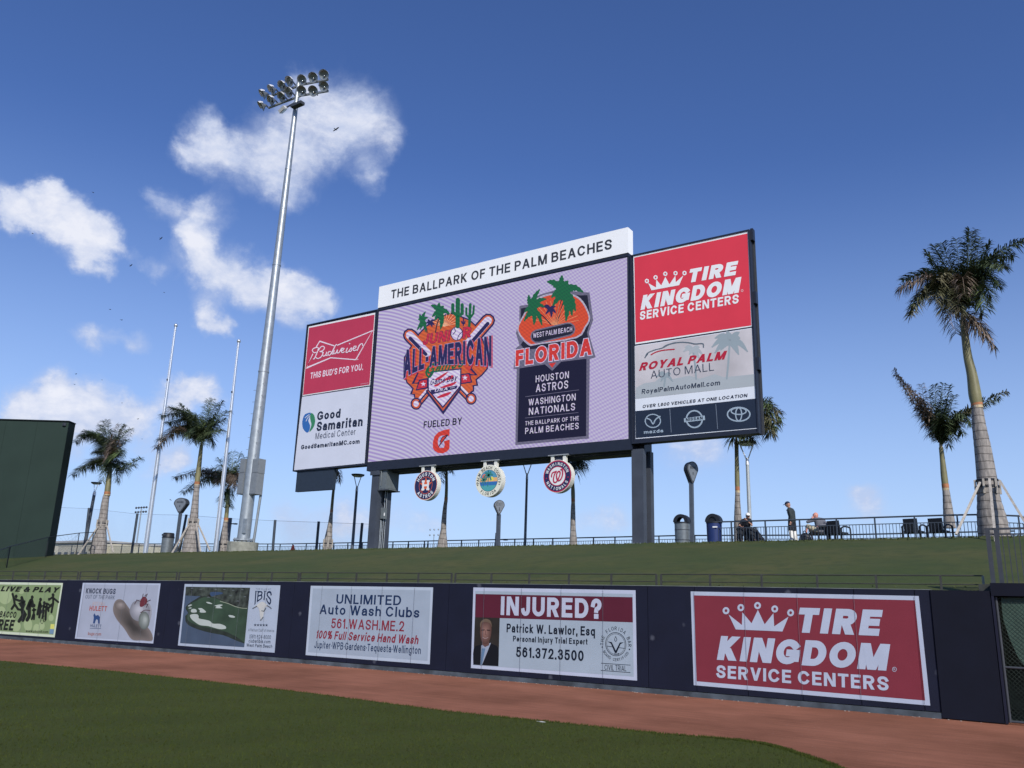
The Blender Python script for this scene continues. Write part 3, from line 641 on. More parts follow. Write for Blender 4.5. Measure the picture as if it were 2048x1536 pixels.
# tufts along the crest so that its outline is not a ruled line, and over the slope
random.seed(5); mb = MB()
for i in range(10000):
    if i < 6000: X = random.uniform(-66, 2); Y = 35.4 + random.gauss(-.1, .35)
    else: X = random.uniform(-46, -1); Y = Yw(X) + .4 + abs(random.gauss(0, .5))
    z = berm_z(X, Y) + (.035 * mnz.noise(Vector((X * .35, Y * .5, 0))) if Yw(X) + .66 < Y < 35 else 0) - .01; h = random.uniform(.03, .075); a = random.uniform(0, 6.28); w = random.uniform(.02, .05)
    dx, dy = math.cos(a) * w, math.sin(a) * w
    mb.add([(X - dx, Y - dy, z), (X + dx, Y + dy, z), (X + random.uniform(-.03, .03), Y + random.uniform(-.03, .03), z + h)], [(0, 1, 2)])
o = mb.build('grass_tufts', M_berm); o['kind'] = 'stuff'; o['label'] = 'short grass tufts along the crest and foot of the berm'
# blades along the cut edge of the field turf
mb = MB(); random.seed(9)
for i in range(7000):
    k = random.randrange(len(ep) - 1); t = random.random(); x = ep[k][0] * (1 - t) + ep[k + 1][0] * t; y = ep[k][1] * (1 - t) + ep[k + 1][1] * t
    if x < -30: continue
    y += random.uniform(-.14, .04); h = random.uniform(.015, .04); a = random.uniform(0, 6.28)
    dx, dy = math.cos(a) * .008, math.sin(a) * .008
    mb.add([(x - dx, y - dy, .01), (x + dx, y + dy, .01), (x + random.uniform(-.02, .02), y + random.uniform(-.02, .02), .014 + h)], [(0, 1, 2)])
o = mb.build('turf_edge_blades', M_field); o['kind'] = 'stuff'; o['label'] = 'grass blades along the cut edge of the field'
# mown blades over the nearer field
random.seed(21); mb = MB()
import bisect
exs = [p[0] for p in ep]
def edge_y(x):
    i = bisect.bisect(exs, x)
    if i <= 0 or i >= len(ep): return -99
    a, c = ep[i - 1], ep[i]; return a[1] + (c[1] - a[1]) * (x - a[0]) / (c[0] - a[0] + 1e-9)
vv, ff = [], []
for i in range(130000):
    r_ = 6 * (32 / 6) ** random.random(); th = random.uniform(.15, 1.5); x = -r_ * math.sin(th); y = r_ * math.cos(th)
    if y > edge_y(x) - .02: continue
    h = random.uniform(.018, .036) * (.7 + r_ * .03); a = random.uniform(0, 6.28); w = .0035 * (.8 + r_ * .06); dx, dy = math.cos(a) * w, math.sin(a) * w; k = len(vv)
    vv += [(x - dx, y - dy, .012), (x + dx, y + dy, .012), (x + random.uniform(-.02, .02), y + random.uniform(-.02, .02), .012 + h)]; ff.append((k, k + 1, k + 2))
mb.add(vv, ff); o = mb.build('grass_blades', M_field); o['kind'] = 'stuff'; o['label'] = 'mown grass blades covering the near outfield'
# scraps of paper on the slope
M_scrap = mat('white_scrap', (.7, .7, .68), .7)
for x, y, lb in ((1409, 1098, 'leftmost white scrap of three on the grass just below the blue bin'), (1419, 1100, 'middle and widest white scrap of three on the grass below the blue bin'), (1431, 1098, 'rightmost white scrap of three on the grass just below the blue bin'),
                 (1622, 1101, 'single tiny pale scrap on the grass below the bald man'), (1382, 1124, 'small white scrap lower on the slope below the tall teardrop sign'), (1402, 1125, 'small white scrap lower on the slope, right of another one'), (1986, 1091, 'tiny white scrap on the grass beside the foot of the front palm brace')):
    for Y in [35 - .25 * j for j in range(60)]:
        p = onY(x, y, Y)
        if p.z <= berm_z(p.x, Y) + .02: break
    k = 1.7 if 'widest' in lb else .7; mb = MB(); mb.prism([p + Vector(v) * k for v in ((-.06, -.05, .02), (.07, -.03, .03), (.05, .05, .05), (-.04, .04, .06))], (0, 0, .01))
    tag(mb.build('paper_scrap', M_scrap), lb, 'litter', 'paper scraps on the berm')
p = onZ(1081, 1445.5); mb = MB(); mb.prism([p + Vector((-.09, 0, .016)), p + Vector((0, -.02, .016)), p + Vector((.1, .01, .016)), p + Vector((.02, .03, .016))], (0, 0, .006))
tag(mb.build('paper_scrap', M_scrap), 'thin white scrap lying alone at the edge of the field grass', 'litter')

# low rail on top of the wall
rail = empty('low_railing', (-20, Yw(-20) + 1.0, 2.5), 'low dark railing of thin posts and two rails along the top of the wall', 'railing')
pxs = [-40, -7, 26.5, 58, 90, 122, 156, 160.6, 197, 234, 273, 313, 353.7, 358.6, 401.5, 447, 494.5, 544, 597, 601, 655.8, 713, 774, 837, 903.5, 911, 983, 1058.7, 1138, 1222.7, 1312.6, 1322.4, 1420, 1523, 1634, 1752, 1881, 1966]
M_brail = mat('dark_bronze_rail_paint', (.045, .045, .04), .6, var=.2)
rp = []
for x in pxs:
    Y = 20.5
    for _ in range(6): p = onY(x, 1149 + .004 * x, Y); Y = Yw(p.x) + 1.0
    zt = onY(x, 1142.5 + .0045 * x, Y).z
    rp.append((p.x, Y, zt))
for i, (X, Y, zt) in enumerate(rp):
    mb = MB(); mb.bar((X, Y, berm_z(X, Y) - .1), (X, Y, zt), .045)
    o = mb.build('post', M_brail if i < len(rp) - 1 else M_cap, rail)
for nm, dz, r_ in (('top_rail', 0, .016), ('middle_rail', -.19, .013)):
    mb = MB()
    for i in range(len(rp) - 1):
        a, b = rp[i], rp[i + 1]
        if math.dist(a, b) < .35: continue
        mb.tube([(a[0], a[1], a[2] + dz), (b[0], b[1], b[2] + dz)], r_, 5)
    mb.build(nm, M_brail, rail)

# ================================================================== WALL SIGNS
E = Crop(WS, 0, 1140, 5.851); Fc = Crop(WS, 340, 1140, 3.657); G = Crop(WS, 900, 1150, 4.096); H = Crop(WS, 1350, 1130, 2.934); K = Crop(WS, 360, 1160, 9.752)
def banner(name, label, cr, quad, m, grp=None):
    pts = [cr.uv(p) for p in quad]
    c = WS.P(sum(p[0] for p in pts) / 4, min(p[1] for p in pts))
    b = empty('advertising_sign', c, label, 'sign', grp)
    polys(cr, [quad], m, b, 1, 'backing'); return b
def wall_seams(b, cr, quad, x0=None):
    """recessed welt lines of the pads showing through the print"""
    us = [cr.uv(p) for p in quad]; mb = MB(); n_ = 0
    umin, umax = min(u for u, v in us), max(u for u, v in us)
    v0, v1 = (us[2][1] + us[3][1]) / 2, (us[0][1] + us[1][1]) / 2
    for x in xs + [XS]:
        if umin + .05 < x < umax - .05:
            mb.box((x - .003, Yw(x) - .026, v0), (x + .003, Yw(x) - .024, v1)); n_ += 1
    if n_: mb.build('seam', mat('grey_seam', (.13, .14, .17), .7), b)
WHT = pw(168, 180, 196)
# 1 green play sign, cut by the left edge of the photo
q = [(-115, 140), (738, 152), (640, 788), (-165, 735)]
b = banner('s', 'light green wall sign with black dancing and playing figures, at the far left end', E, q, pw(196, 208, 184))
poly(E, [(-100, 168), (718, 178), (625, 757), (-145, 706)], pw(128, 148, 106), b, 2, 'green_ground')
random.seed(11)
lst = [circ(c, rx, ry) for c, rx, ry in [((60, 300), 85, 100), ((20, 500), 50, 75), ((190, 660), 55, 60), ((330, 640), 50, 75), ((430, 690), 40, 60), ((490, 650), 35, 50), ((120, 590), 60, 60), ((600, 560), 30, 40), ((250, 250), 35, 30)]]
polys(E, [[(x, min(y, 722)) for x, y in c] for c in lst], pw(156, 174, 130), b, 3, 'pale_discs')
BK = pw(34, 38, 34)
text(E, 'LIVE & PLAY', (5, 254), (700, 266), (5, 190), BK, b, 5, .06, .25)
text(E, 'TOBACCO', (-78, 552), (188, 562), (-72, 478), BK, b, 5, .045, .08)
text(E, 'FREE', (-88, 698), (160, 708), (-80, 573), BK, b, 5, .05, .08)
text(E, 'www.pbchd.com', (303, 735), (565, 742), (303, 700), BK, b, 5, .02)
sil = MB()
def fig(lines, head, w):
    for ln in lines: stroke_mb(sil, E, ln, w, 5)
    emit_poly(sil, E.sf, [E.uv(p) for p in circ(head, 17, 21)], 5.3)
fig([[(150, 280), (165, 330), (175, 400)], [(175, 340), (230, 360), (270, 350)], [(175, 400), (140, 455)], [(175, 400), (215, 460), (250, 465)]], (192, 308), 27)
fig([[(262, 340), (285, 400), (260, 460), (270, 530), (225, 600)], [(262, 460), (300, 520), (270, 590)], [(285, 370), (240, 400), (262, 430)]], (258, 325), 36)
fig([[(360, 360), (345, 450), (345, 540)], [(372, 350), (385, 420)], [(345, 540), (320, 585)], [(352, 380), (325, 450)]], (380, 318), 40)
fig([[(400, 450), (398, 520)], [(385, 470), (420, 465)], [(392, 520), (375, 575)], [(405, 520), (400, 575)]], (402, 415), 22)
fig([[(470, 370), (455, 440), (440, 520)], [(470, 400), (475, 470), (462, 555)], [(470, 380), (485, 430)]], (478, 345), 26)
fig([[(520, 400), (505, 470), (480, 500)], [(515, 470), (500, 560)], [(505, 420), (550, 440)]], (522, 385), 24)
fig([[(550, 410), (540, 480), (535, 580)], [(550, 430), (570, 470)]], (552, 400), 26)
fig([[(625, 310), (625, 390), (590, 420), (570, 400)], [(630, 330), (685, 375)], [(615, 320), (580, 345)], [(625, 390), (605, 495)], [(625, 390), (565, 450), (570, 480)]], (624, 292), 24)
for c in ((495, 595), (525, 570)): stroke_mb(sil, E, circ(c, 15, 34, 16), 5, 5, True)
emit_poly(sil, E.sf, [E.uv(p) for p in circ((577, 343), 13, 18)], 5)
sil.build('silhouettes', BK, b)
poly(E, [(597, 632), (642, 634), (636, 692), (590, 690)], pw(205, 205, 110), b, 5, 'logo_top'); poly(E, [(588, 690), (634, 692), (628, 748), (580, 745)], pw(110, 140, 165), b, 5, 'logo_base')
wall_seams(b, E, q)
# 2 pest sign
q = [(970, 150), (1880, 157), (1793, 860), (877, 802)]
b = banner('s', 'pale wall sign with a grey bat hitting a baseball and a red bug', E, q, pw(176, 186, 204))
poly(E, [(988, 168), (1860, 176), (1778, 838), (897, 786)], pw(160, 168, 184), b, 2, 'ground')
text(E, 'KNOCK BUGS', (1005, 275), (1352, 281), (1014, 214), pw(38, 48, 70), b, 4, .035)
text(E, 'OUT OF THE PARK', (999, 334), (1342, 344), (1004, 290), pw(78, 88, 105), b, 4, .0)
text(E, 'JUST CALL', (1078, 405), (1228, 411), (1081, 371), pw(190, 160, 150), b, 4, .0)
text(E, 'HULETT', (1046, 476), (1250, 481), (1050, 418), pw(165, 85, 75), b, 4, .03)
text(E, 'HULETT', (1058, 667), (1186, 673), (1062, 634), pw(60, 78, 110), b, 4, .02); strokes(E, [[(1056, 681), (1184, 686)]], 5, pw(60, 78, 110), b, 4)
text(E, 'bugs.com', (1028, 772), (1183, 778), (1033, 724), pw(150, 95, 85), b, 4, .015)
poly(E, [(1090, 625), (1100, 560), (1095, 530), (1108, 505), (1118, 525), (1125, 535), (1150, 525), (1172, 550), (1170, 628), (1150, 628), (1148, 585), (1130, 575), (1118, 600), (1112, 626)], pw(50, 75, 120), b, 4, 'camel_emblem')
bat = smooth_path([(1326, 480), (1338, 390), (1378, 345), (1435, 350), (1480, 400), (1560, 510), (1650, 600), (1730, 670), (1782, 750), (1780, 826), (1660, 822), (1545, 812), (1460, 690), (1370, 580)], 4, True)
def shaded(cr, pts, c, ca, cb, n, lay, par, nm, dx=0, dy=0):
    """a photograph printed in soft tones: nested patches from the rim colour to the middle colour"""
    for i in range(n):
        t = i / (n - 1); k = 1 - .82 * t
        poly(cr, [(c[0] + dx * t + (x - c[0]) * k, c[1] + dy * t + (y - c[1]) * k) for x, y in pts], pw(*[round(a_ + (b_ - a_) * t) for a_, b_ in zip(ca, cb)]), par, lay + .05 * i, nm)
poly(E, smooth_path([(1500, 560), (1530, 440), (1600, 360), (1690, 340), (1765, 420), (1775, 520), (1740, 620), (1640, 640), (1560, 620)], 4, True), pw(150, 152, 160), b, 3.4, 'impact_blur_picture')
shaded(E, bat, (1545, 600), (122, 114, 110), (64, 62, 60), 24, 4, b, 'bat_picture', 20, 60)
shaded(E, circ((1412, 415), 66, 52, 24), (1412, 415), (108, 101, 98), (150, 142, 138), 14, 5.3, b, 'bat_picture', 4, -10)
shaded(E, smooth_path([(1520, 480), (1560, 380), (1640, 360), (1720, 400), (1755, 450), (1740, 560), (1640, 600), (1560, 570)], 4, True), (1640, 470), (126, 128, 136), (178, 180, 188), 18, 5.6, b, 'ball_picture', -10, -12)
shaded(E, circ((1690, 590), 64, 105, 30), (1690, 590), (98, 106, 102), (164, 172, 168), 18, 6.4, b, 'ball_picture', 14, -10)
strokes(E, [smooth_path([(1650, 500), (1700, 470), (1760, 475)])], 9, pw(90, 70, 75), b, 7, 'stitches')
poly(E, smooth_path([(1640, 420), (1650, 350), (1690, 310), (1725, 340), (1720, 390), (1670, 430)], 4, True), pw(105, 50, 58), b, 7, 'bug_picture')
strokes(E, [[(1660, 370), (1605, 350), (1580, 400)], [(1670, 330), (1680, 280)], [(1710, 320), (1728, 278), (1700, 300)], [(1720, 370), (1765, 350)], [(1700, 400), (1735, 400), (1715, 440)]], 7, pw(70, 45, 55), b, 7, 'bug_legs')
wall_seams(b, E, q)
# 3 golf club sign
q = [(108, 102), (808, 112), (765, 605), (58, 552)]
b = banner('s', 'wall sign with an aerial picture of a golf green, sand bunkers and a lake', Fc, q, WHT)
def g3(p): return p
poly(K, [(120, 130), (1370, 150), (1255, 1310), (5, 1230)], mat('printed_lake', (.055, .085, .135), .6, var=.25, scale=.9), b, 3, 'lake_picture')
poly(K, smooth_path([(105, 700), (160, 640), (110, 545), (180, 460), (300, 380), (450, 300), (620, 280), (900, 290), (1355, 300)], 3)[:-1] + [(1355, 300), (1262, 1240)] + smooth_path([(1262, 1240), (1100, 1180), (860, 1080), (600, 1030), (350, 960), (170, 880), (110, 800)], 3), mat('printed_shadow_bank', (.018, .028, .02), .7, var=.4, scale=3), b, 4, 'bank_picture')
poly(K, smooth_path([(135, 690), (175, 630), (140, 545), (200, 470), (330, 400), (500, 330), (700, 360), (900, 440), (1120, 530), (1330, 560)], 3)[:-1] + [(1330, 560), (1266, 1225)] + smooth_path([(1266, 1225), (1120, 1120), (900, 1010), (640, 950), (400, 900), (220, 830), (140, 760)], 3), mat('printed_fairway', (.03, .06, .034), .7, var=.35, scale=1.4), b, 5, 'fairway_picture')
poly(K, [(118, 133), (1368, 152), (1330, 545), (1130, 520), (900, 430), (700, 340), (480, 320), (300, 310), (110, 300)], mat('printed_treeline', (.035, .045, .036), .7, var=.95, scale=5), b, 6, 'treeline_picture')
poly(K, smooth_path([(600, 240), (800, 235), (840, 270), (700, 300), (620, 320)], 3, True), pw(58, 78, 105), b, 7, 'pond_picture')
bun = [[(200, 690), (260, 665), (340, 668), (370, 700), (380, 750), (500, 775), (590, 800), (650, 850), (780, 855), (880, 890), (908, 930), (880, 955), (760, 955), (560, 900), (400, 880), (300, 820), (230, 760)],
       [(225, 580), (270, 562), (320, 575), (330, 628), (230, 630)], [(360, 555), (420, 548), (470, 575), (515, 630), (400, 632), (395, 590)], [(515, 430), (580, 432), (640, 468), (560, 460)],
       [(680, 500), (780, 478), (842, 488), (790, 520), (835, 548), (700, 548), (720, 520)], [(955, 685), (1030, 690), (1080, 715), (1060, 735), (980, 725)], [(160, 510), (200, 480), (245, 485), (200, 512)], [(178, 545), (230, 535), (225, 555), (180, 558)]]
polys(K, [smooth_path(s, 3, True) for s in bun], pw(176, 186, 180), b, 7, 'bunkers_picture')
strokes(K, [smooth_path([(790, 415), (950, 460), (1080, 515), (1200, 545), (1315, 555)])], 12, pw(150, 160, 140), b, 7, 'path_picture')
random.seed(2); mb = MB()
for c in [(240, 160), (410, 180), (700, 185), (870, 185), (1220, 190), (1040, 200), (1270, 325), (1130, 410), (990, 300), (560, 335)]:
    emit_poly(mb, K.sf, [K.uv(p) for p in [(c[0] - 28, c[1] + 7), (c[0] - 12, c[1] - 9), (c[0] + 22, c[1] - 6), (c[0] + 34, c[1] + 8)]], 7)
mb.build('houses_picture', pw(98, 106, 108), b)
NV = pw(32, 48, 75)
text(K, 'THE CLUB AT', (1480, 190), (1780, 193), (1480, 160), pw(130, 142, 160), b, 4, .0)
def ibis_warp(t, h): return (1455 + (1780 - 1455) * t + 20 * h, 215 + (1 - h) * (275 - 110 * math.sin(math.pi * min(1, t * 1.1))))
text(K, 'IBIS', 0, 0, 0, NV, b, 4, .01, warp=ibis_warp)
strokes(K, [[(1475, 217), (1545, 217)], [(1640, 215), (1690, 215)]], 9, NV, b, 4, 'serif')
polys(K, [smooth_path([(1420, 555), (1500, 490), (1580, 430), (1640, 430), (1700, 480), (1785, 555), (1700, 515), (1650, 560), (1635, 650), (1620, 740), (1585, 790), (1565, 700), (1545, 560), (1490, 520)], 3, True)], pw(192, 194, 190), b, 5, 'ibis_picture')
strokes(K, [[(1425, 555), (1505, 510)], [(1600, 600), (1640, 610), (1680, 550)], [(1575, 785), (1605, 755), (1625, 725)], [(1700, 495), (1760, 530), (1785, 555)]], 16, pw(84, 90, 98), b, 6, 'ibis_wingtips')
def star(c, r, k=.4, rot=-90, asp=1.0): return [(c[0] + (r if i % 2 == 0 else r * k) * math.cos(R(rot + 36 * i)) * asp, c[1] + (r if i % 2 == 0 else r * k) * math.sin(R(rot + 36 * i))) for i in range(10)]
polys(K, [star((1470 + 55.5 * i, 876 + i), 30) for i in range(5)], pw(60, 70, 88), b, 4, 'stars')
text(K, 'A Platinum Club® of America', (1333, 1003), (1838, 1008), (1335, 948), pw(105, 116, 132), b, 4, .0)
text(K, '(561) 624-8000', (1353, 1150), (1772, 1158), (1360, 1066), pw(60, 72, 92), b, 4, .0)
text(K, 'clubatibis.com', (1340, 1222), (1766, 1233), (1345, 1150), pw(60, 72, 92), b, 4, .01)
text(K, 'West Palm Beach', (1298, 1303), (1800, 1322), (1300, 1238), pw(60, 72, 92), b, 4, .01)
wall_seams(b, Fc, q)
# 4 car wash sign
q = [(1030, 115), (1925, 127), (1900, 690), (992, 622)]
b = banner('s', 'pale wall sign of text only, navy and red lines about auto wash clubs', Fc, q, pw(176, 188, 202))
poly(Fc, [(1046, 135), (1907, 149), (1884, 664), (1010, 600)], pw(155, 168, 182), b, 2, 'ground')
NV2 = pw(30, 50, 84); RD = pw(132, 44, 60)
text(Fc, 'UNLIMITED', (1216, 247), (1690, 256), (1220, 179), NV2, b, 4, .02)
text(Fc, 'Auto Wash Clubs', (1094, 324), (1825, 347), (1098, 254), NV2, b, 4, .02)
text(Fc, '561.WASH.ME.2', (1178, 426), (1712, 448), (1182, 355), RD, b, 4, .015)
text(Fc, '100% Full Service Hand Wash', (1071, 502), (1818, 541), (1076, 440), RD, b, 4, .03, .18)
text(Fc, 'Jupiter•WPB•Gardens•Tequesta•Wellington', (1054, 590), (1834, 625), (1058, 522), NV2, b, 4, .01)
wall_seams(b, Fc, q)
# 5 lawyer sign
q = [(192, 102), (1520, 125), (1533, 865), (172, 762)]
b = banner('s', 'wall sign with a dark red headline band and portrait of a man', G, q, pw(182, 190, 208))
poly(G, [(208, 130), (1497, 155), (1505, 832), (192, 737)], pw(158, 172, 184), b, 2, 'ground')
poly(G, [(211, 155), (1496, 182), (1499, 388), (206, 346)], pw(88, 34, 50), b, 3, 'red_band')
text(G, 'INJURED?', (416, 330), (1243, 360), (420, 175), pw(180, 186, 204), b, 5, .05)
BK2 = pw(18, 28, 44)
text(G, 'Patrick W. Lawlor, Esq', (464, 492), (1189, 516), (467, 398), BK2, b, 4, .03)
text(G, 'Personal Injury Trial Expert', (517, 562), (1128, 580), (520, 500), BK2, b, 4, .03)
text(G, '561.372.3500', (541, 672), (1096, 706), (545, 588), BK2, b, 4, .03)
poly(G, [(206, 346), (409, 352), (398, 747), (192, 734)], mat('printed_studio_backdrop', (.018, .014, .01), .7, var=.4, scale=1.5), b, 4, 'portrait_backdrop')
poly(G, smooth_path([(193, 733), (197, 600), (255, 570), (300, 545), (345, 565), (398, 600), (398, 746)], 3)[:-1] + [(398, 746)], pw(22, 24, 30), b, 5, 'suit_picture')
poly(G, [(258, 580), (272, 560), (325, 560), (338, 555), (300, 650), (262, 742), (252, 741), (256, 640)], pw(150, 160, 176), b, 6, 'shirt_picture')
poly(G, [(263, 600), (292, 602), (282, 650), (264, 735), (254, 735), (258, 650)], pw(95, 125, 155), b, 7, 'tie_picture')
poly(G, [(265, 530), (325, 530), (322, 575), (290, 590), (268, 572)], pw(100, 74, 68), b, 7, 'neck_picture')
shaded(G, smooth_path([(250, 440), (258, 390), (295, 375), (330, 385), (343, 430), (338, 500), (318, 550), (290, 568), (262, 545), (250, 490)], 3, True), (296, 470), (88, 64, 58), (146, 112, 102), 14, 7.6, b, 'face_picture', -6, -4)
poly(G, smooth_path([(250, 430), (252, 390), (280, 362), (315, 362), (340, 385), (346, 430), (335, 400), (300, 385), (265, 392), (257, 420)], 3, True), pw(104, 88, 74), b, 9, 'hair_picture')
strokes(G, [[(264, 452), (284, 450)], [(308, 452), (328, 454)]], 9, pw(62, 46, 44), b, 9, 'eyes_picture'); strokes(G, [smooth_path([(272, 510), (292, 520), (314, 512)])], 5, pw(160, 138, 136), b, 9, 'smile_picture'); strokes(G, [[(294, 455), (291, 488), (300, 490)]], 5, pw(104, 72, 66), b, 9, 'nose_picture')
cc = G.uv((1359, 566)); rr = abs(G.uv((1359, 416))[1] - cc[1])
class Off(Surf):
    step = .0022
    def __init__(s, c): s.c = c
    def uv(s, a, b): return s.c[0] + a, s.c[1] + b
    def P(s, u, v, off=0): return WS.P(u, v, off)
class OffL(Surf):
    step = .0022
    def __init__(s, c): s.c = c
    def uv(s, a, b): return a, b
    def P(s, u, v, off=0): return WS.P(s.c[0] + u, s.c[1] + v, off)
SE = Crop(OffL(cc), 0, 0, 1)
for r_, w_ in ((.63, .03), (.56, .015)): strokes(SE, [circ((0, 0), rr * r_, n=40)], rr * w_, BK2, b, 4, 'seal_ring', closed=True)
arc_text(SE, 'THE FLORIDA BAR', (0, 0), rr * .86, 182, -2, rr * .2, BK2, b, 4, .0, name='seal_lettering')
arc_text(SE, 'BOARD CERTIFIED', (0, 0), rr * .84, 212, 328, rr * .15, BK2, b, 4, .0, inward=True, name='seal_lettering')
poly(SE, [(-.5 * rr, .12 * rr), (-.25 * rr, .1 * rr), (0, -.35 * rr), (.25 * rr, .1 * rr), (.5 * rr, .12 * rr), (.3 * rr, .02 * rr), (.05 * rr, -.48 * rr), (-.05 * rr, -.48 * rr), (-.3 * rr, .02 * rr)], BK2, b, 4, 'seal_emblem')
strokes(SE, [smooth_path([(0, .42 * rr), (-.07 * rr, .25 * rr), (0, .15 * rr), (.07 * rr, .25 * rr), (0, .42 * rr)]), [(-.55 * rr, -.13 * rr), (-.2 * rr, -.16 * rr)], [(.15 * rr, -.18 * rr), (.55 * rr, -.2 * rr)], [(-.1 * rr, -.53 * rr), (.06 * rr, -.53 * rr)]], rr * .025, BK2, b, 4, 'seal_emblem')
poly(SE, circ((.15 * rr, -.52 * rr), .045 * rr), BK2, b, 4, 'seal_dot'); polys(SE, [circ((-.84 * rr, -.2 * rr), .04 * rr), circ((.84 * rr, -.24 * rr), .04 * rr)], BK2, b, 4, 'seal_dots')
text(G, 'CIVIL TRIAL', (1268, 777), (1446, 787), (1270, 734), BK2, b, 4, -.005)
strokes(G, [[(1240, 722), (1478, 738)], [(1238, 781), (1478, 799)]], 4, BK2, b, 4, 'rule')
wall_seams(b, G, q)
# 6 red tire sign
q = [(92, 155), (1430, 182), (1498, 825), (110, 705)]
TW = pw(176, 186, 204); RED = pw(124, 50, 62)
b = banner('s', 'large red wall sign with white crown and white capitals, near the gate', H, q, TW)
poly(H, [(110, 178), (1408, 207), (1468, 795), (128, 682)], RED, b, 2, 'red_ground')
poly(H, [(315, 290), (393, 352), (396, 278), (450, 342), (487, 263), (527, 348), (578, 283), (583, 360), (667, 303), (631, 390), (357, 378)], TW, b, 4, 'crown')
for c in [(300, 268), (387, 250), (485, 238), (586, 258), (679, 280)]: strokes(H, [circ(c, 14, 15, 20)], 12, TW, b, 4, 'crown_ring', closed=True)
text(H, 'TIRE', (733, 396), (1233, 418), (735, 250), TW, b, 4, .075, .2)
text(H, 'KINGDOM', (246, 555), (1277, 624), (262, 414), TW, b, 4, .075, .2, .95)
text(H, 'SERVICE CENTERS', (242, 660), (1260, 740), (248, 586), TW, b, 4, .04, .04)
strokes(H, [circ((1288, 612), 12, 13, 18)], 2.5, TW, b, 4, 'registered_mark', closed=True); text(H, 'R', (1283, 618), (1293, 619), (1283, 604), TW, b, 4, .0, name='registered_mark')
wall_seams(b, H, q)

# ================================================================== SCOREBOARD
BS = Board(); YB = BS.Y
A = Crop(BS, 580, 600, 3.84); B = Crop(BS, 740, 560, 4.15); C3 = Crop(BS, 1000, 520, 3.84); D = Crop(BS, 1250, 440, 3.339)
Hd = Crop(BS, 740, 440, 3.793); Lg = Crop(BS, 780, 580, 5.909); M2 = Crop(BS, 580, 640, 11.378); G2 = Crop(BS, 780, 800, 8.904); P0 = Crop(BS, 0, 0, 1)
uL, vT = BS.uv(756, 622); uL2, vB = BS.uv(738, 922); uR, vT2 = BS.uv(1254, 517); uR2, vB2 = BS.uv(1257, 880)
uL = (uL + uL2) / 2; uR = (uR + uR2) / 2; vT = (vT + vT2) / 2; vB = (vB + vB2) / 2
sb = empty('scoreboard', ((uL + uR) / 2, YB + .6, zcrest(-25) - .1), 'huge video scoreboard on two dark posts with a white title bar and sponsor panels', 'scoreboard')
# outer frames
wl = BS.uv(614.5, 651)[0]; wr = BS.uv(1499, 459)[0]; wlt = BS.uv(614.5, 650)[1]; wrt = BS.uv(1499, 459)[1]; wb = BS.uv(1522, 866)[1]; wbl = BS.uv(587, 943)[1]
xl = BS.uv(751.5, 690)[0]; xr = BS.uv(1262, 690)[0]; fb = BS.uv(820, 935)[1]; ht = BS.uv(1258, 512)[1]
fy = YB + .006
def boxpart(a, b_, m, name, parent=sb): mb = MB(); mb.box(a, b_); return mb.build(name, m, parent)
boxpart((xl + .003, fy, fb), (xr - .003, YB + .6, ht), M_navyframe, 'screen_cabinet')
boxpart((wl, fy, wbl), (xl, YB + .5, wlt), M_navyframe, 'left_wing_frame')
boxpart((xr, fy, wb), (wr, YB + .5, wrt), M_navyframe, 'right_wing_frame')
# raised outer rims
def rim(x0, x1, z0, z1, w, name):
    mb = MB(); y0, y1 = YB - .05, fy - .002
    mb.box((x0, y0, z0), (x0 + w, y1, z1)); mb.box((x1 - w, y0, z0), (x1, y1, z1)); mb.box((x0 + w, y0, z0), (x1 - w, y1, z0 + w)); mb.box((x0 + w, y0, z1 - w), (x1 - w, y1, z1))
    return mb.build(name, M_navyframe, sb)
rim(wl, xl - .004, wbl, wlt, .07, 'wing_rim'); rim(xr + .004, wr, wb, wrt, .07, 'wing_rim')
# catwalk beam behind the lower edge
zb0 = onY(820, 943, YB + .75).z
boxpart((xl, YB + .62, zb0), (xr + .4, YB + 1.5, fb + .5), M_navyframe, 'lower_beam')
boxpart((xl, YB + .585, fb - .02), (xr + .4, YB + .615, fb + .03), mat('flange_highlight_grey', (.16, .18, .2), .5), 'beam_flange')  # highlight along the flange, put in as a light grey colour
boxpart((wl + .3, YB + .52, wbl + .3), (xl, YB + 1.3, wbl + .9), M_navyframe, 'wing_beam')
# header
h0 = Hd.uv((75, 508)); h1 = Hd.uv((1960, 57)); hb = Hd.uv((65, 668))[1]; hb2 = Hd.uv((1960, 250))[1]
mb = MB(); hz0 = (hb + hb2) / 2; hz1 = (h0[1] + h1[1]) / 2
mb.box((h0[0], YB - .05, hz0), (h1[0], YB + .55, hz1)); hdr = mb.build('title_bar', M_header, sb)
boxpart((h0[0], YB - .02, ht + .003), (h1[0], YB + .5, hz0 - .003), M_navyframe, 'title_bar_base')
class HS(Board):
    def P(s, u, v, off=0): return Vector((u, YB - .052 - off, v))
HH = Crop(HS(), 740, 440, 3.793)
text(HH, 'THE BALLPARK OF THE PALM BEACHES', (163, 600), (1840, 222), (163, 535), mat('grey_title_letters', (.035, .037, .045), .5), hdr, 1, .03)
# LED screen
LEDBG = led(186, 178, 212)
scr = None
mb = MB(); mb.add([(uL, YB, vB), (uR, YB, vB), (uR, YB, vT), (uL, YB, vT)], [(0, 1, 2, 3)]); scr = mb.build('video_screen', LEDBG, sb)
lnv, lor, lwh, lrd, lgr, ldk = led(40, 38, 92), led(226, 104, 52), led(214, 206, 232), led(214, 48, 72), led(22, 110, 66), led(28, 30, 48)
lgy = led(118, 116, 138)
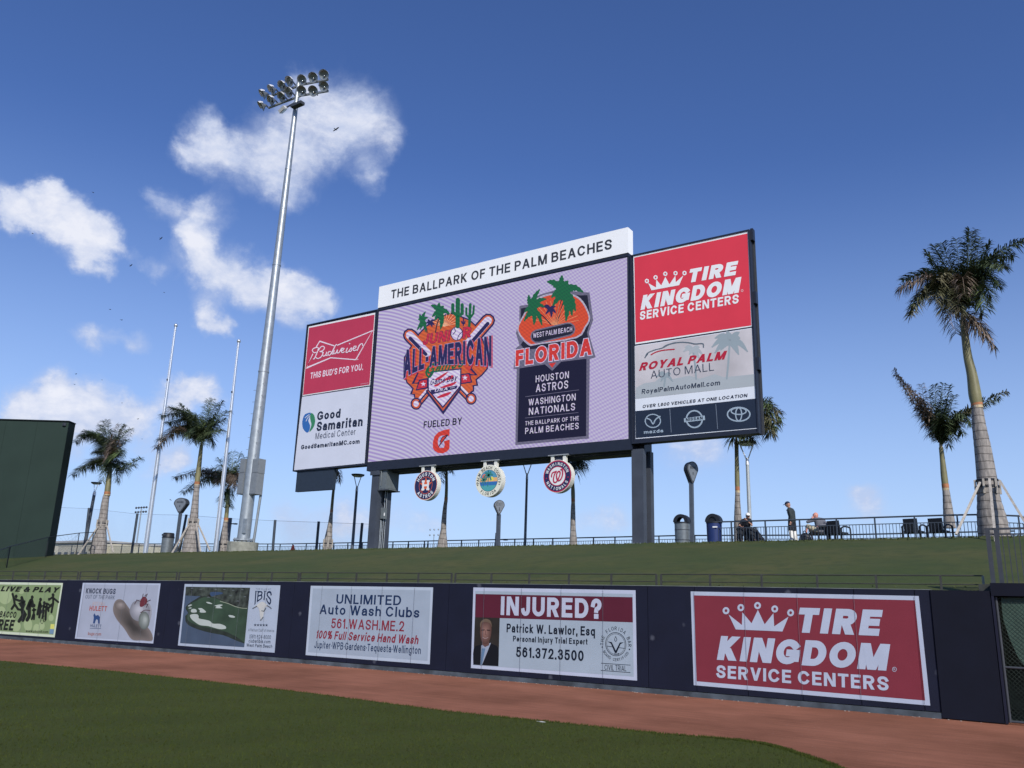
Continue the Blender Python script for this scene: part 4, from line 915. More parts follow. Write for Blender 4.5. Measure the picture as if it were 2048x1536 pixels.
# ---- left emblem
body = [(350, 525), (430, 440), (520, 370), (620, 315), (720, 285), (830, 320), (930, 360), (1010, 430), (1090, 600), (1160, 800), (1140, 930), (1080, 1000), (1010, 1055), (1022, 1120), (975, 1125), (980, 1185), (900, 1230), (820, 1150), (625, 1440), (455, 1180), (370, 1240), (300, 1280), (298, 1228), (262, 1226), (282, 1160), (210, 1090), (175, 1000), (180, 800)]
strokes(Lg, [body], 34, lnv, scr, 1, 'emblem_outline', closed=True)
poly(Lg, body, lor, scr, 2, 'emblem_body')
strokes(Lg, [[(645, 430), (645 + 190 * math.cos(R(a)), 430 + 190 * math.sin(R(a)))] for a in range(-170, -5, 13)], 5, led(240, 190, 150), scr, 2.5, 'sun_rays', caps=False)
def capsule(cr, a, b_, w, m, lay, nm): strokes(cr, [[a, b_]], w, m, scr, lay, nm)
for a, b_, s_ in (((1160, 360), (930, 625), 1), ((235, 535), (440, 745), -1)):
    capsule(Lg, a, b_, 168, lnv, 1.2, 'bat_outline'); capsule(Lg, a, b_, 128, lor, 2.2, 'bat_border'); capsule(Lg, a, b_, 92, lwh, 3, 'bat')
    dx = Vector((b_[0] - a[0], b_[1] - a[1])).normalized(); q_ = Vector((-dx.y, dx.x)) * (-22 * s_)
    capsule(Lg, (a[0] + q_.x + dx.x * 30, a[1] + q_.y + dx.y * 30), (b_[0] + q_.x, b_[1] + q_.y), 42, lnv, 3.6, 'bat_shade')
for a, b_ in (((440, 1190), (310, 1345)), ((820, 1140), (960, 1285))):
    capsule(Lg, a, b_, 118, lnv, 1.3, 'handle_outline'); capsule(Lg, a, b_, 84, lor, 2.3, 'handle_border'); capsule(Lg, a, b_, 44, lwh, 3.1, 'bat_handle')
    dx = Vector((b_[0] - a[0], b_[1] - a[1])).normalized(); q_ = Vector((-dx.y, dx.x)) * (12 if b_[0] < a[0] else -12) * -1
    capsule(Lg, (a[0] + q_.x, a[1] + q_.y), (b_[0] + q_.x, b_[1] + q_.y), 18, lnv, 3.5, 'bat_shade')
    e = b_; polys(Lg, [circ(e, 66, 72)], lnv, scr, 3.15, 'knob_outline'); polys(Lg, [circ(e, 50, 55)], lor, scr, 3.3, 'knob_border'); polys(Lg, [circ(e, 32, 36)], lwh, scr, 3.7, 'knob')
strokes(Lg, [[(455, 1200), (626, 1425), (815, 1165)]], 58, lnv, scr, 3.9, 'plate_outline'); strokes(Lg, [[(460, 1190), (626, 1408), (812, 1155)]], 26, lor, scr, 4.1, 'plate_border')
strokes(Lg, [[(330, 990), (275, 1108), (350, 1095)], [(940, 895), (975, 885), (955, 930), (1022, 1005), (940, 1000)]], 22, lnv, scr, 4.2, 'ribbon_outline')
polys(Lg, [[(335, 995), (430, 975), (370, 1060), (345, 1080), (290, 1100)], [(880, 910), (975, 890), (950, 940), (1010, 995), (945, 985)]], led(224, 74, 56), scr, 4.3, 'ribbon_end')
polys(Lg, [[(305, 1190), (345, 1060), (450, 1040), (450, 1165)], [(835, 995), (945, 980), (975, 1095), (835, 1115)]], lnv, scr, 4.4, 'ribbon_outline')
polys(Lg, [[(322, 1172), (356, 1075), (438, 1058), (438, 1148)], [(848, 1008), (935, 995), (958, 1082), (848, 1100)]], led(216, 52, 66), scr, 4.5, 'ribbon')
polys(Lg, [star((396, 1112), 34), star((888, 1038), 36)], lwh, scr, 4.6, 'ribbon_star')
polys(Lg, [[(448, 1185), (448, 1030), (500, 960), (848, 925), (842, 1140), (626, 1400)]], lnv, scr, 4.7, 'home_plate_outline')
poly(Lg, [(462, 1178), (462, 1034), (508, 975), (832, 942), (828, 1132), (626, 1375)], lwh, scr, 4.8, 'home_plate')
polys(Lg, [smooth_path(s, 3, True) for s in ([(530, 1060), (620, 1000), (690, 965), (650, 1010), (580, 1060)], [(520, 1130), (600, 1090), (700, 1020), (750, 1010), (740, 1050), (640, 1080), (560, 1140)], [(600, 1150), (700, 1110), (790, 1085), (740, 1130), (620, 1160)], [(560, 1265), (640, 1225), (730, 1205), (680, 1250), (580, 1278)])], lrd, scr, 5, 'red_swash')
text(Lg, 'Game Day', (478, 1150), (800, 1085), (480, 1060), lnv, scr, 5.4, .02, .35)
poly(Lg, [(478, 1185), (800, 1130), (790, 1165), (500, 1235)], lnv, scr, 5.2, 'navy_band'); text(Lg, 'USA •••', (530, 1215), (765, 1160), (530, 1182), lwh, scr, 5.6, .03, .15)
text(Lg, 'Games', (440, 1005), (880, 900), (440, 895), lgr, scr, 5.8, .03, .4)
strokes(Lg, [smooth_path([(560, 860), (470, 900), (430, 980), (470, 1030), (520, 960)])], 22, lgr, scr, 5.8, 'script_swash')
text(Lg, 'JUNI', (388, 652), (716, 600), (394, 528), lnv, scr, 4.9, .04, .12, grow=.03); text(Lg, 'JUNI', (388, 652), (716, 600), (394, 528), lrd, scr, 6.0, .04, .12)
text(Lg, 'R', (862, 572), (958, 558), (866, 444), lnv, scr, 4.9, .04, grow=.03); text(Lg, 'R', (862, 572), (958, 558), (866, 444), lrd, scr, 6.0, .04)
polys(Lg, [circ((792, 517), 74, 84)], lnv, scr, 5.9, 'baseball_outline'); polys(Lg, [circ((792, 517), 64, 74)], lwh, scr, 6.1, 'baseball')
strokes(Lg, [smooth_path([(765, 455), (775, 490), (745, 530)]), smooth_path([(850, 500), (815, 540), (800, 590)])], 9, lnv, scr, 6.3, 'baseball_stitching')
def awarp(t, h):
    x = 160 + 1040 * t; yb = 1050 - 520 * t + 390 * t * t + (0 if t > .5 else 0); yb = 1050 + (-700 * t + 900 * t * t - 350 * t ** 3)
    yt = 710 - 110 * t - 60 * t * t
    return (x + (10 * h if t < .5 else 0), yb + (yt - yb) * h)
text(Lg, 'ALL-AMERICAN', 0, 0, 0, lrd, scr, 5.3, .05, warp=awarp, dxy=(12, 8), grow=.03)
text(Lg, 'ALL-AMERICAN', 0, 0, 0, led(150, 150, 190), scr, 6.4, .05, warp=awarp, grow=.025)
text(Lg, 'ALL-AMERICAN', 0, 0, 0, lnv, scr, 7.4, .05, warp=awarp)
def art_palm(cr, c, tips, m, lay, w, nm='palm_picture'):
    mb = MB()
    for i, t in enumerate(tips):
        mid = ((c[0] + t[0]) / 2 + (t[1] - c[1]) * .08, (c[1] + t[1]) / 2 - abs(t[0] - c[0]) * .22)
        p = smooth_path([c, mid, t], 6)
        stroke_mb(mb, cr, p, w, lay + .02 * i, caps=False, taper=lambda s: 1.0 if s < .05 else max(.12, 1.15 * math.sin(math.pi * min(1, .35 + s * .62))) * (1 if int(s * 12) % 2 else .72))
    return mb.build(nm, m, scr)
strokes(Lg, [smooth_path([(600, 300), (560, 400), (540, 500)]), smooth_path([(380, 380), (430, 450), (440, 500)])], 14, led(60, 50, 60), scr, 4, 'palm_trunk_picture')
art_palm(Lg, (480, 395), [(420, 400), (450, 345), (520, 350), (530, 420), (500, 440), (440, 430)], lnv, 4.2, 30)
art_palm(Lg, (385, 370), [(355, 285), (425, 255), (455, 330), (430, 420), (360, 470), (320, 480), (335, 350), (425, 500)], lgr, 6.4, 42)
art_palm(Lg, (595, 260), [(485, 185), (585, 150), (640, 190), (700, 280), (620, 400), (600, 470), (500, 320), (530, 360), (710, 290)], lgr, 6.5, 60)
cac = MB()
for p, w_ in (([(805, 118), (802, 430)], 52), ([(745, 175), (745, 262), (800, 310)], 38), ([(856, 175), (856, 280), (805, 318)], 38)): stroke_mb(cac, Lg, p, w_, 6.4)
cac.build('cactus_picture', lgr, scr); cac = MB()
for p, w_ in (([(952, 172), (940, 425)], 32), ([(905, 218), (905, 295), (945, 335)], 25), ([(994, 192), (988, 280), (948, 335)], 25)): stroke_mb(cac, Lg, p, w_, 6.4)
cac.build('cactus_picture', lgr, scr); strokes(Lg, [[(870, 330), (868, 420)], [(850, 370), (855, 395), (868, 400)], [(888, 370), (884, 395), (868, 400)]], 15, lnv, scr, 4.5, 'cactus_picture')
text(G2, 'FUELED BY', (598, 500), (1280, 440), (604, 378), ldk, scr, 2, .03)
poly(G2, [(1065, 515), (960, 535), (860, 575), (795, 645), (765, 745), (765, 855), (795, 905), (855, 942), (940, 952), (1020, 915), (1060, 865), (1065, 705), (960, 735), (975, 800), (960, 850), (890, 855), (858, 800), (852, 730), (875, 660), (930, 632), (990, 635), (1060, 640)], led(226, 66, 48), scr, 2, 'letter_g_emblem')
poly(G2, [(1030, 615), (930, 655), (885, 740), (905, 742), (850, 865), (1040, 625)], ldk, scr, 3, 'bolt_outline'); poly(G2, [(1005, 640), (938, 668), (905, 728), (922, 732), (890, 800)], led(226, 66, 48), scr, 4, 'bolt')
# ---- right emblem
poly(C3, [(150, 352), (218, 342), (300, 268), (420, 232), (560, 240), (688, 250), (716, 462), (682, 560), (735, 748), (690, 760), (682, 1372), (118, 1422), (128, 838), (103, 838), (122, 678), (150, 655), (122, 560), (148, 480)], lgy, scr, 1, 'emblem_plate')
poly(C3, [(162, 372), (205, 365), (400, 250), (620, 272), (672, 270), (696, 462), (668, 560), (690, 640), (190, 690), (160, 650), (180, 620), (136, 555), (160, 480)], ldk, scr, 2, 'emblem_plate_inner')
poly(C3, smooth_path([(132, 540), (175, 430), (240, 330), (330, 272), (440, 252), (560, 262), (640, 318), (694, 440), (660, 520), (590, 600), (300, 648), (215, 652)], 3, True), led(180, 176, 196), scr, 2.5, 'sunset_border')
poly(C3, smooth_path([(143, 540), (185, 435), (248, 342), (335, 285), (440, 264), (555, 274), (630, 328), (682, 442), (648, 515), (582, 590), (300, 636), (225, 640)], 3, True), led(232, 84, 44), scr, 3, 'sunset')
strokes(C3, [[(420, 500), (420 + 190 * math.cos(R(a)), 500 + 190 * math.sin(R(a)))] for a in range(-165, -10, 11)], 4, led(244, 160, 110), scr, 3.3, 'sun_rays', caps=False)
strokes(C3, [smooth_path([(482, 285), (450, 370), (425, 490)]), smooth_path([(500, 285), (470, 380), (440, 490)]), smooth_path([(290, 400), (340, 440), (390, 495)])], 8, ldk, scr, 3.6, 'palm_trunk_picture')
art_palm(C3, (388, 380), [(320, 365), (350, 345), (430, 360), (430, 410), (395, 440), (350, 420)], led(44, 36, 90), 4, 26)
art_palm(C3, (250, 375), [(222, 268), (308, 225), (345, 360), (360, 300), (325, 505), (262, 500), (185, 472), (190, 400), (225, 440)], lgr, 4.5, 42)
art_palm(C3, (488, 245), [(362, 168), (478, 118), (560, 205), (642, 248), (582, 395), (508, 472), (405, 355), (395, 290), (525, 160), (555, 430)], lgr, 4.8, 58)
strokes(C3, [[(287, 588), (528, 532)]], 106, lgy, scr, 5.6, 'name_plate_border'); strokes(C3, [[(287, 588), (528, 532)]], 84, ldk, scr, 6, 'name_plate')
text(C3, 'WEST PALM BEACH', (256, 600), (556, 550), (258, 562), lwh, scr, 6.5, .015)
for gr, mm, la in ((.045, lwh, 4.6), (0, led(226, 62, 52), 6.0)): text(C3, 'FLORIDA', (120, 818), (708, 728), (126, 694), mm, scr, la, .06, grow=gr)
poly(C3, [(345, 800), (470, 780), (402, 852)], lgy, scr, 3.2, 'point_border'); poly(C3, [(375, 796), (432, 787), (402, 828)], led(226, 62, 52), scr, 3.5, 'point')
poly(C3, [(150, 832), (345, 802), (402, 850), (470, 782), (665, 758), (662, 1352), (135, 1400)], led(18, 18, 48), scr, 2.2, 'name_list_ground')
for tx_, x0, x1, yb0, yb1, yt in (('HOUSTON', 275, 530, 940, 908, 888), ('ASTROS', 276, 525, 1015, 986, 955), ('WASHINGTON', 220, 582, 1118, 1078, 1068), ('NATIONALS', 222, 578, 1190, 1155, 1136), ('THE BALLPARK OF THE', 194, 606, 1270, 1233, 1238), ('PALM BEACHES', 194, 606, 1337, 1298, 1290)):
    text(C3, tx_, (x0, yb0), (x1, yb1), (x0, yt), led(210, 205, 226), scr, 4, .015, space=1.1)
strokes(C3, [[(198, 1050), (606, 998)], [(195, 1214), (602, 1172)]], 4, lgy, scr, 4, 'rule')
# ---- left wing panels
def panel(cr, quad, m, name='sponsor_panel', label=None, lay=1):
    mb = MB(); pts = [cr.uv(p) for p in quad]; P3 = [BS.P(u, v, 0) for u, v in pts]
    mb.prism(P3, (0, -.004, 0)); return mb.build(name, m, sb, label)
WB = pb(208, 211, 224); WB2 = pb(236, 238, 244)
p1 = panel(A, [(143, 205), (655, 97), (615, 655), (96, 737)], WB2, label='red sponsor panel with a white bow-tie outline and script lettering')
poly(A, [(147, 215), (650, 112), (611, 650), (100, 730)], pb(188, 58, 84), p1, 2, 'red_ground')
PW = pb(232, 214, 224)
strokes(M2, [[(600, 620), (680, 484), (1012, 590)], [(1075, 578), (1885, 242), (1500, 905), (930, 860), (378, 1092), (525, 770)]], 24, PW, p1, 4, 'bow_tie_outline', caps=False)
scr_l = [[(600, 735), (555, 745), (517, 705), (530, 660), (590, 632), (648, 640), (640, 700), (600, 800), (565, 875), (540, 892)], [(655, 690), (700, 622), (755, 600), (790, 630), (762, 690), (690, 722), (742, 728), (750, 780), (705, 850), (640, 880), (590, 852)],
         [(762, 735), (748, 800), (775, 825), (820, 790), (842, 728), (822, 800), (855, 812)], [(935, 722), (892, 722), (868, 778), (898, 805), (942, 765), (1030, 600), (1066, 558)], [(1024, 612), (972, 730), (962, 775), (1000, 772)],
         [(1012, 700), (1000, 760), (1042, 762), (1088, 682), (1078, 748), (1122, 742), (1172, 662), (1192, 640)], [(1172, 708), (1212, 690), (1240, 652), (1202, 650), (1172, 700), (1192, 745), (1242, 728)], [(1312, 642), (1280, 722), (1300, 742), (1340, 712)],
         [(1340, 718), (1402, 636), (1408, 690), (1378, 722), (1345, 708)], [(1442, 662), (1490, 640), (1512, 602), (1472, 602), (1440, 660), (1462, 702), (1522, 680)], [(1578, 582), (1540, 692)], [(1552, 640), (1602, 562), (1650, 542), (1662, 590)]]
strokes(M2, [smooth_path(s, 5) for s in scr_l], 21, PW, p1, 5, 'script_lettering'); polys(M2, [circ((1360, 540), 15), circ((1546, 896), 12)], PW, p1, 5, 'dots')
text(M2, "THIS BUD'S FOR YOU.", (465, 1340), (1662, 1140), (468, 1200), PW, p1, 4, .03, .03)
strokes(A, [[(545, 646), (603, 637)]], 6, pb(200, 120, 140), p1, 4, 'fine_print')
p2 = panel(A, [(93, 744), (613, 665), (573, 1253), (31, 1307)], WB, label='white sponsor panel with a blue and green leaf emblem')
poly(A, smooth_path([(128, 1018), (100, 985), (95, 935), (110, 885), (140, 868), (160, 868), (150, 900), (142, 930), (155, 965), (148, 1005)], 4, True), pb(52, 104, 172), p2, 2, 'blue_leaf')
poly(A, smooth_path([(150, 1012), (165, 960), (158, 920), (155, 885), (168, 868), (188, 890), (194, 935), (180, 980)], 4, True), pb(56, 130, 92), p2, 3, 'green_leaf')
strokes(A, [smooth_path([(118, 905), (135, 890), (150, 880)]), smooth_path([(125, 930), (138, 905), (155, 890)])], 5, WB, p2, 4, 'leaf_vein')
INK = pb(36, 44, 66)
text(A, 'Good', (207, 925), (386, 903), (208, 858), INK, p2, 3, .045); text(A, 'Samaritan', (202, 1008), (557, 968), (204, 934), INK, p2, 3, .045)
text(A, 'Medical Center', (194, 1070), (503, 1034), (197, 1020), pb(76, 84, 104), p2, 3, .0); text(A, 'GoodSamaritanMC.com', (84, 1148), (535, 1103), (86, 1112), INK, p2, 3, .05)
# ---- right wing panels
TR_ = pb(238, 240, 246)
p3 = panel(D, [(56, 238), (822, 72), (848, 711), (68, 831)], TR_, label='bright red sponsor panel with white crown and capitals, upper right of the scoreboard')
poly(D, [(62, 252), (818, 90), (843, 704), (72, 819)], pb(218, 60, 76), p3, 2, 'red_ground')
poly(D, [(155, 421), (208, 452), (209, 398), (243, 437), (270, 380), (298, 430), (337, 372), (340, 416), (391, 370), (362, 436), (178, 470)], TR_, p3, 4, 'crown')
for c in [(147, 408), (205, 384), (270, 360), (338, 356), (398, 355)]: strokes(D, [circ(c, 10, 11, 18)], 8, TR_, p3, 4, 'crown_ring', closed=True)
text(D, 'TIRE', (433, 415), (762, 368), (436, 325), TR_, p3, 4, .075, .2); text(D, 'KINGDOM', (104, 602), (783, 482), (110, 505), TR_, p3, 4, .075, .2, .95)
text(D, 'SERVICE CENTERS', (99, 669), (763, 555), (101, 612), TR_, p3, 4, .04, .05)
strokes(D, [circ((783, 472), 6.5, 7, 16)], 2, TR_, p3, 4, 'registered_mark', closed=True)
p4 = panel(D, [(65, 841), (848, 720), (891, 1392), (71, 1463)], pb(222, 226, 234), label='car dealer panel with palm silhouettes above a dark strip of three car emblems')
skyp = mat('printed_dusk_sky', lin((196, 190, 192)), .5, var=.16, scale=.55)
poly(D, [(68, 845), (845, 725), (872, 1108), (70, 1195)], skyp, p4, 2, 'dusk_sky_print')
gp = pb(150, 162, 168); gp2 = pb(172, 178, 182)
sv = scr
def palm_print(cr, c, tips, m, lay, w, par):
    mb = MB()
    for i, t in enumerate(tips):
        mid = ((c[0] + t[0]) / 2, (c[1] + t[1]) / 2 - abs(t[0] - c[0]) * .25); stroke_mb(mb, cr, smooth_path([c, mid, t], 6), w, lay + .01 * i, caps=False, taper=lambda s: .4 + .7 * math.sin(math.pi * min(1, s + .15)) if s < .85 else .25)
    mb.build('palm_silhouette', m, par)
poly(D, [(70, 1194), (75, 1120), (130, 1090), (200, 1080), (250, 1040), (300, 1065), (380, 1050), (430, 1040), (500, 1060), (600, 1030), (660, 1050), (860, 1030), (871, 1107)], gp2, p4, 2.3, 'treeline_silhouette')
palm_print(D, (710, 815), [(580, 850), (600, 790), (680, 742), (765, 750), (820, 880), (760, 900), (600, 890), (640, 870), (770, 790)], gp, 2.6, 38, p4)
palm_print(D, (455, 870), [(390, 880), (400, 850), (500, 850), (520, 900), (430, 900), (500, 930)], gp2, 2.6, 24, p4); palm_print(D, (270, 1040), [(210, 1050), (230, 1020), (310, 1030), (320, 1080), (240, 1080)], gp, 2.6, 20, p4)
strokes(D, [[(700, 820), (690, 960), (680, 1060)], [(455, 870), (470, 980), (475, 1060)], [(270, 1040), (262, 1110)]], 13, gp, p4, 2.45, 'palm_trunk_silhouette')
strokes(D, [smooth_path([(135, 920), (150, 890), (200, 868), (250, 855), (300, 830), (370, 817), (430, 820), (470, 828), (520, 826), (525, 850)]), smooth_path([(250, 855), (280, 835), (340, 818)])], 7, pb(96, 108, 118), p4, 3.2, 'car_outline')
strokes(D, [smooth_path([(175, 900), (210, 882), (260, 870), (330, 864)])], 8, pb(180, 40, 60), p4, 3.3, 'car_red_stripe'); poly(D, [(128, 925), (140, 900), (160, 885), (150, 905)], pb(70, 80, 90), p4, 3.2, 'car_lamp')
RP = pb(178, 34, 58)
text(D, 'ROYAL PALM', (94, 1008), (686, 928), (98, 955), RP, p4, 4, .055, .3); text(D, 'AUTO MALL', (173, 1060), (596, 1005), (176, 1008), pb(64, 72, 90), p4, 4, -.01)
text(D, 'RoyalPalmAutoMall.com', (112, 1170), (637, 1112), (114, 1130), pb(40, 50, 70), p4, 4, .02, .1)
text(D, 'OVER 1,600 VEHICLES AT ONE LOCATION', (119, 1258), (820, 1186), (121, 1234), pb(38, 44, 60), p4, 4, .025, .1)
poly(D, [(70, 1277), (875, 1192), (888, 1388), (73, 1457)], pb(34, 44, 62), p4, 2, 'dark_strip')
strokes(D, [[(300, 1262), (309, 1418)], [(607, 1232), (619, 1395)]], 3.5, pb(120, 130, 145), p4, 3, 'divider')
CH = pb(158, 174, 188)
strokes(D, [circ((187, 1342), 51, 44, 32)], 7, CH, p4, 4, 'car_emblem_ring', closed=True); strokes(D, [smooth_path([(140, 1322), (170, 1335), (188, 1362), (206, 1332), (238, 1310)])], 8, CH, p4, 4, 'wing_emblem', caps=False)
text(D, 'mazda', (127, 1428), (257, 1418), (128, 1405), CH, p4, 4, .03)
strokes(D, [circ((464, 1330), 53, 56, 32)], 10, CH, p4, 4, 'car_emblem_ring', closed=True); poly(D, [(394, 1325), (533, 1306), (536, 1336), (396, 1352)], CH, p4, 4.5, 'emblem_bar'); text(D, 'NISSAN', (408, 1345), (520, 1331), (409, 1325), pb(30, 40, 56), p4, 5, .04)
strokes(D, [circ((760, 1298), 75, 46, 36)], 9, CH, p4, 4, 'car_emblem_ring', closed=True); strokes(D, [circ((760, 1277), 50, 22, 28)], 8, CH, p4, 4.3, 'car_emblem_ring', closed=True); strokes(D, [circ((760, 1298), 20, 44, 28)], 8, CH, p4, 4.6, 'car_emblem_ring', closed=True)
# side hinges of the right wing
for px_, py_ in ((1508, 470), (1514, 596), (1520, 728)):
    p = onY(px_, py_, YB + .25); boxpart((wr + .001, YB + .08, p.z - .3), (wr + .13, YB + .4, p.z + .3), M_navyframe, 'hinge_box')
boxpart((wr + .001, YB + .45, wb), (wr + .1, YB + .5, wrt - .1), M_dkmetal, 'side_flange')
# under panel on the left
u0, v0 = P0.uv((592.7, 944)); u1, v1 = P0.uv((663.5, 978)); v1b = P0.uv((590, 983.5))[1]
boxpart((u0, YB + .06, v1b), (u1, YB + .3, wbl - .004), M_darkpanel, 'lower_panel')
# posts
def sb_post(pxl, pyl, w, d, nm='post'):
    X0 = onY(pxl, pyl, YB + .1).x; y0 = YB + .1 + .52; z0 = zcrest(X0) - .35; y0 = YB + .1
    zt = fb + .02; y1 = y0 + d
    mb = MB(); mb.box((X0, y0, z0), (X0 + w, y0 + .36, zt)); mb.box((X0, y1 - .36, z0), (X0 + w, y1, zt)); mb.box((X0 + w * .3, y0 + .36, z0), (X0 + w * .62, y1 - .36, zt))
    o = mb.build(nm, M_postpaint, sb); return X0, y0, y1
zfb = fb
XL, yl0, yl1 = sb_post(741.5, 990, .55, 1.25); XR, yr0, yr1 = sb_post(1263.5, 990, .62, 1.25)
boxpart((XL - .1, yl0 - .08, zfb + .022 - .3), (XL + .65, yl0 - .002, zfb + .02), M_postpaint, 'gusset')
M_cc = mat('bare_concrete_pad', (.33, .33, .29), .9, var=.2, scale=3, bump=.3)
for X0, y0, nm in ((XL, yl0, 0), (XR, yr0, 1)):
    boxpart((X0 - .5, y0 - .45, zcrest(X0) - .5), (X0 + 1.1, y0 + 1.9, zcrest(X0) + (.06 if nm == 0 else -.06)), M_cc, 'concrete_pad')
    for k in range(3): boxpart((X0 + .08 + .17 * k, y0 - .02, zcrest(X0) + .12), (X0 + .13 + .17 * k, y0 - .001, zcrest(X0) + .17), M_galv, 'bolt')
# cabinets and conduits on the left post
cab = empty('electrical_cabinet', (XL + .9, yl0 + .3, fb - 1.4), 'grey electrical cabinet with white conduits fixed high on the left scoreboard post', 'cabinet')
ct = onY(788, 938, yl0).z; cb = onY(788, 977, yl0).z
M_cab = mat('grey_cabinet_paint', (.13, .15, .16), .5, var=.12)
boxpart((XL + .57, yl0 + .05, cb), (XL + 1.15, yl0 + 1.15, ct), M_cab, 'housing', cab)
boxpart((XL + .62, yl0 + .035, cb + .06), (XL + 1.1, yl0 + .048, ct - .06), M_cab, 'door', cab)
boxpart((XL + 1.151, yl0 + .12, cb + .08), (XL + 1.165, yl0 + 1.05, ct - .08), M_cab, 'side_door', cab)
boxpart((XL + .5, yl0 - .02, cb - .07), (XL + 1.35, yl0 + .06, cb - .003), M_dkmetal, 'bracket', cab); boxpart((XL + .5, yl0 + 1.0, cb - .07), (XL + 1.35, yl0 + 1.1, cb - .003), M_dkmetal, 'bracket', cab)
mb = MB(); mb.tube([(XL + .75, yl0 + .0, cb + .2), (XL + .75, yl0 - .02, ct - .1), (XL + .6, yl0 - .02, ct + .06), (XL + .3, yl0 - .02, ct + .1)], .03); mb.build('conduit', M_cab, cab)
for k, (dx, dy, zt_) in enumerate(((.6, .62, cb), (.6, .78, cb), (.58, .5, 6.6), (.58, .40, 6.6))):
    mb = MB(); mb.tube([(XL + dx, yl0 + dy, zcrest(XL) - .1), (XL + dx, yl0 + dy, zt_)], .028, 7); mb.build('conduit', M_galv, cab)
boxpart((XL + .57, yl0 + .36, onY(758, 1036, yl0).z), (XL + .78, yl0 + .68, onY(758, 1014, yl0).z), M_cab, 'meter_box', cab)
boxpart((XL + .781, yl0 + .42, onY(758, 1030, yl0).z), (XL + .79, yl0 + .5, onY(758, 1024, yl0).z), M_white, 'meter_dial', cab)

# ================================================================== ROUND HANGING SIGNS
M_rim = mat('cream_sign_rim', (.72, .71, .64), .5, var=.04)
dY = YB - .10
def round_sign(pc, ptop, pbot, label):
    c = onY(*pc, dY); r_ = (onY(*ptop, dY).z - onY(*pbot, dY).z) / 2
    c = Vector((c.x, dY, (onY(*ptop, dY).z + onY(*pbot, dY).z) / 2))
    t = empty('round_sign', c, label, 'sign', 'round signs hung under the scoreboard')
    mb = MB(); mb.prism([(c.x + r_ * math.cos(R(a)), dY, c.z + r_ * math.sin(R(a))) for a in range(0, 360, 8)], (0, .34, 0)); mb.build('disc', M_rim, t)
    zt = fb - .01
    for s_ in (-1, 1):
        mb = MB(); mb.box((c.x + s_ * .36 - .09, dY + .08, c.z + r_ * .8), (c.x + s_ * .36 + .09, dY + .26, zt)); mb.build('hanger', M_rim, t)
    mb = MB(); mb.box((c.x - .6, dY + .02, zt), (c.x + .6, dY + .32, zt + .05)); mb.build('mounting_plate', mat('pale_grey_plate', (.3, .32, .34), .5), t)
    mb = MB(); mb.box((c.x - .262, dY + .14, c.z + r_ * .8), (c.x + .262, dY + .2, zt)); mb.build('hanger_backplate', M_navyframe, t)
    return t, r_, Crop(Local(c), 0, 0, 1)
N2 = pb(38, 44, 84); O2 = pb(214, 96, 58); W2 = pb(226, 226, 226); R2 = pb(178, 42, 76)
t, r_, s = round_sign((851.5, 970.5), (851.5, 941), (851.5, 1000.5), 'round navy sign with a white H on an orange star')
poly(s, circ((0, 0), r_ * .96, n=48), O2, t, 1, 'orange_edge'); poly(s, circ((0, 0), r_ * .93, n=48), N2, t, 2, 'navy_face')
strokes(s, [circ((0, 0), r_ * .56, n=40)], r_ * .03, O2, t, 3, 'inner_ring', closed=True)
poly(s, [(x, -y) for x, y in star((0, 0), r_ * .56)], O2, t, 4, 'orange_star')
k_ = r_ * .34
polys(s, [[(-k_, k_), (-.25 * k_, k_), (-.25 * k_, .6 * k_), (-.38 * k_, .6 * k_), (-.38 * k_, .2 * k_), (.38 * k_, .2 * k_), (.38 * k_, .6 * k_), (.25 * k_, .6 * k_), (.25 * k_, k_), (k_, k_), (k_, .6 * k_), (.85 * k_, .6 * k_), (.85 * k_, -.6 * k_), (k_, -.6 * k_), (k_, -k_), (.25 * k_, -k_), (.25 * k_, -.6 * k_), (.38 * k_, -.6 * k_), (.38 * k_, -.2 * k_), (-.38 * k_, -.2 * k_), (-.38 * k_, -.6 * k_), (-.25 * k_, -.6 * k_), (-.25 * k_, -k_), (-k_, -k_), (-k_, -.6 * k_), (-.85 * k_, -.6 * k_), (-.85 * k_, .6 * k_), (-k_, .6 * k_)]], W2, t, 5, 'letter_h')
arc_text(s, 'HOUSTON', (0, 0), r_ * .75, 150, 30, r_ * .24, W2, t, 4, .035); arc_text(s, 'ASTROS', (0, 0), r_ * .75, 222, 318, r_ * .24, W2, t, 4, .035, inward=True)
t, r_, s = round_sign((977.4, 961.7), (977.4, 929.5), (977.4, 993.5), 'round cream county sign with palms by blue water, middle of the three under the scoreboard')
poly(s, circ((0, 0), r_ * .97, n=48), pb(226, 224, 206), t, 1, 'cream_face'); poly(s, circ((0, 0), r_ * .68, n=40), pb(60, 70, 92), t, 2, 'inner_edge')
def half(rad, y0, y1, n=20):
    pts = []
    for i in range(n + 1):
        y = y0 + (y1 - y0) * i / n; pts.append((math.sqrt(max(0, rad * rad - y * y)), y))
    return pts + [(-x, y) for x, y in pts[::-1]]
q_ = r_ * .655
poly(s, half(q_, .28 * q_, .999 * q_), pb(84, 150, 178), t, 3, 'sky_print'); poly(s, half(q_, -.1 * q_, .28 * q_), pb(226, 176, 120), t, 3, 'sunset_print'); poly(s, half(q_, -.45 * q_, -.1 * q_), pb(52, 110, 172), t, 3, 'water_print'); poly(s, half(q_, -.999 * q_, -.45 * q_), pb(80, 160, 164), t, 3, 'shallows_print')
polys(s, [circ((.35 * q_, .15 * q_), .22 * q_)], pb(230, 214, 90), t, 4, 'sun_print'); polys(s, [circ((-.5 * q_, .4 * q_), .25 * q_)], pb(210, 110, 96), t, 4, 'cloud_print')
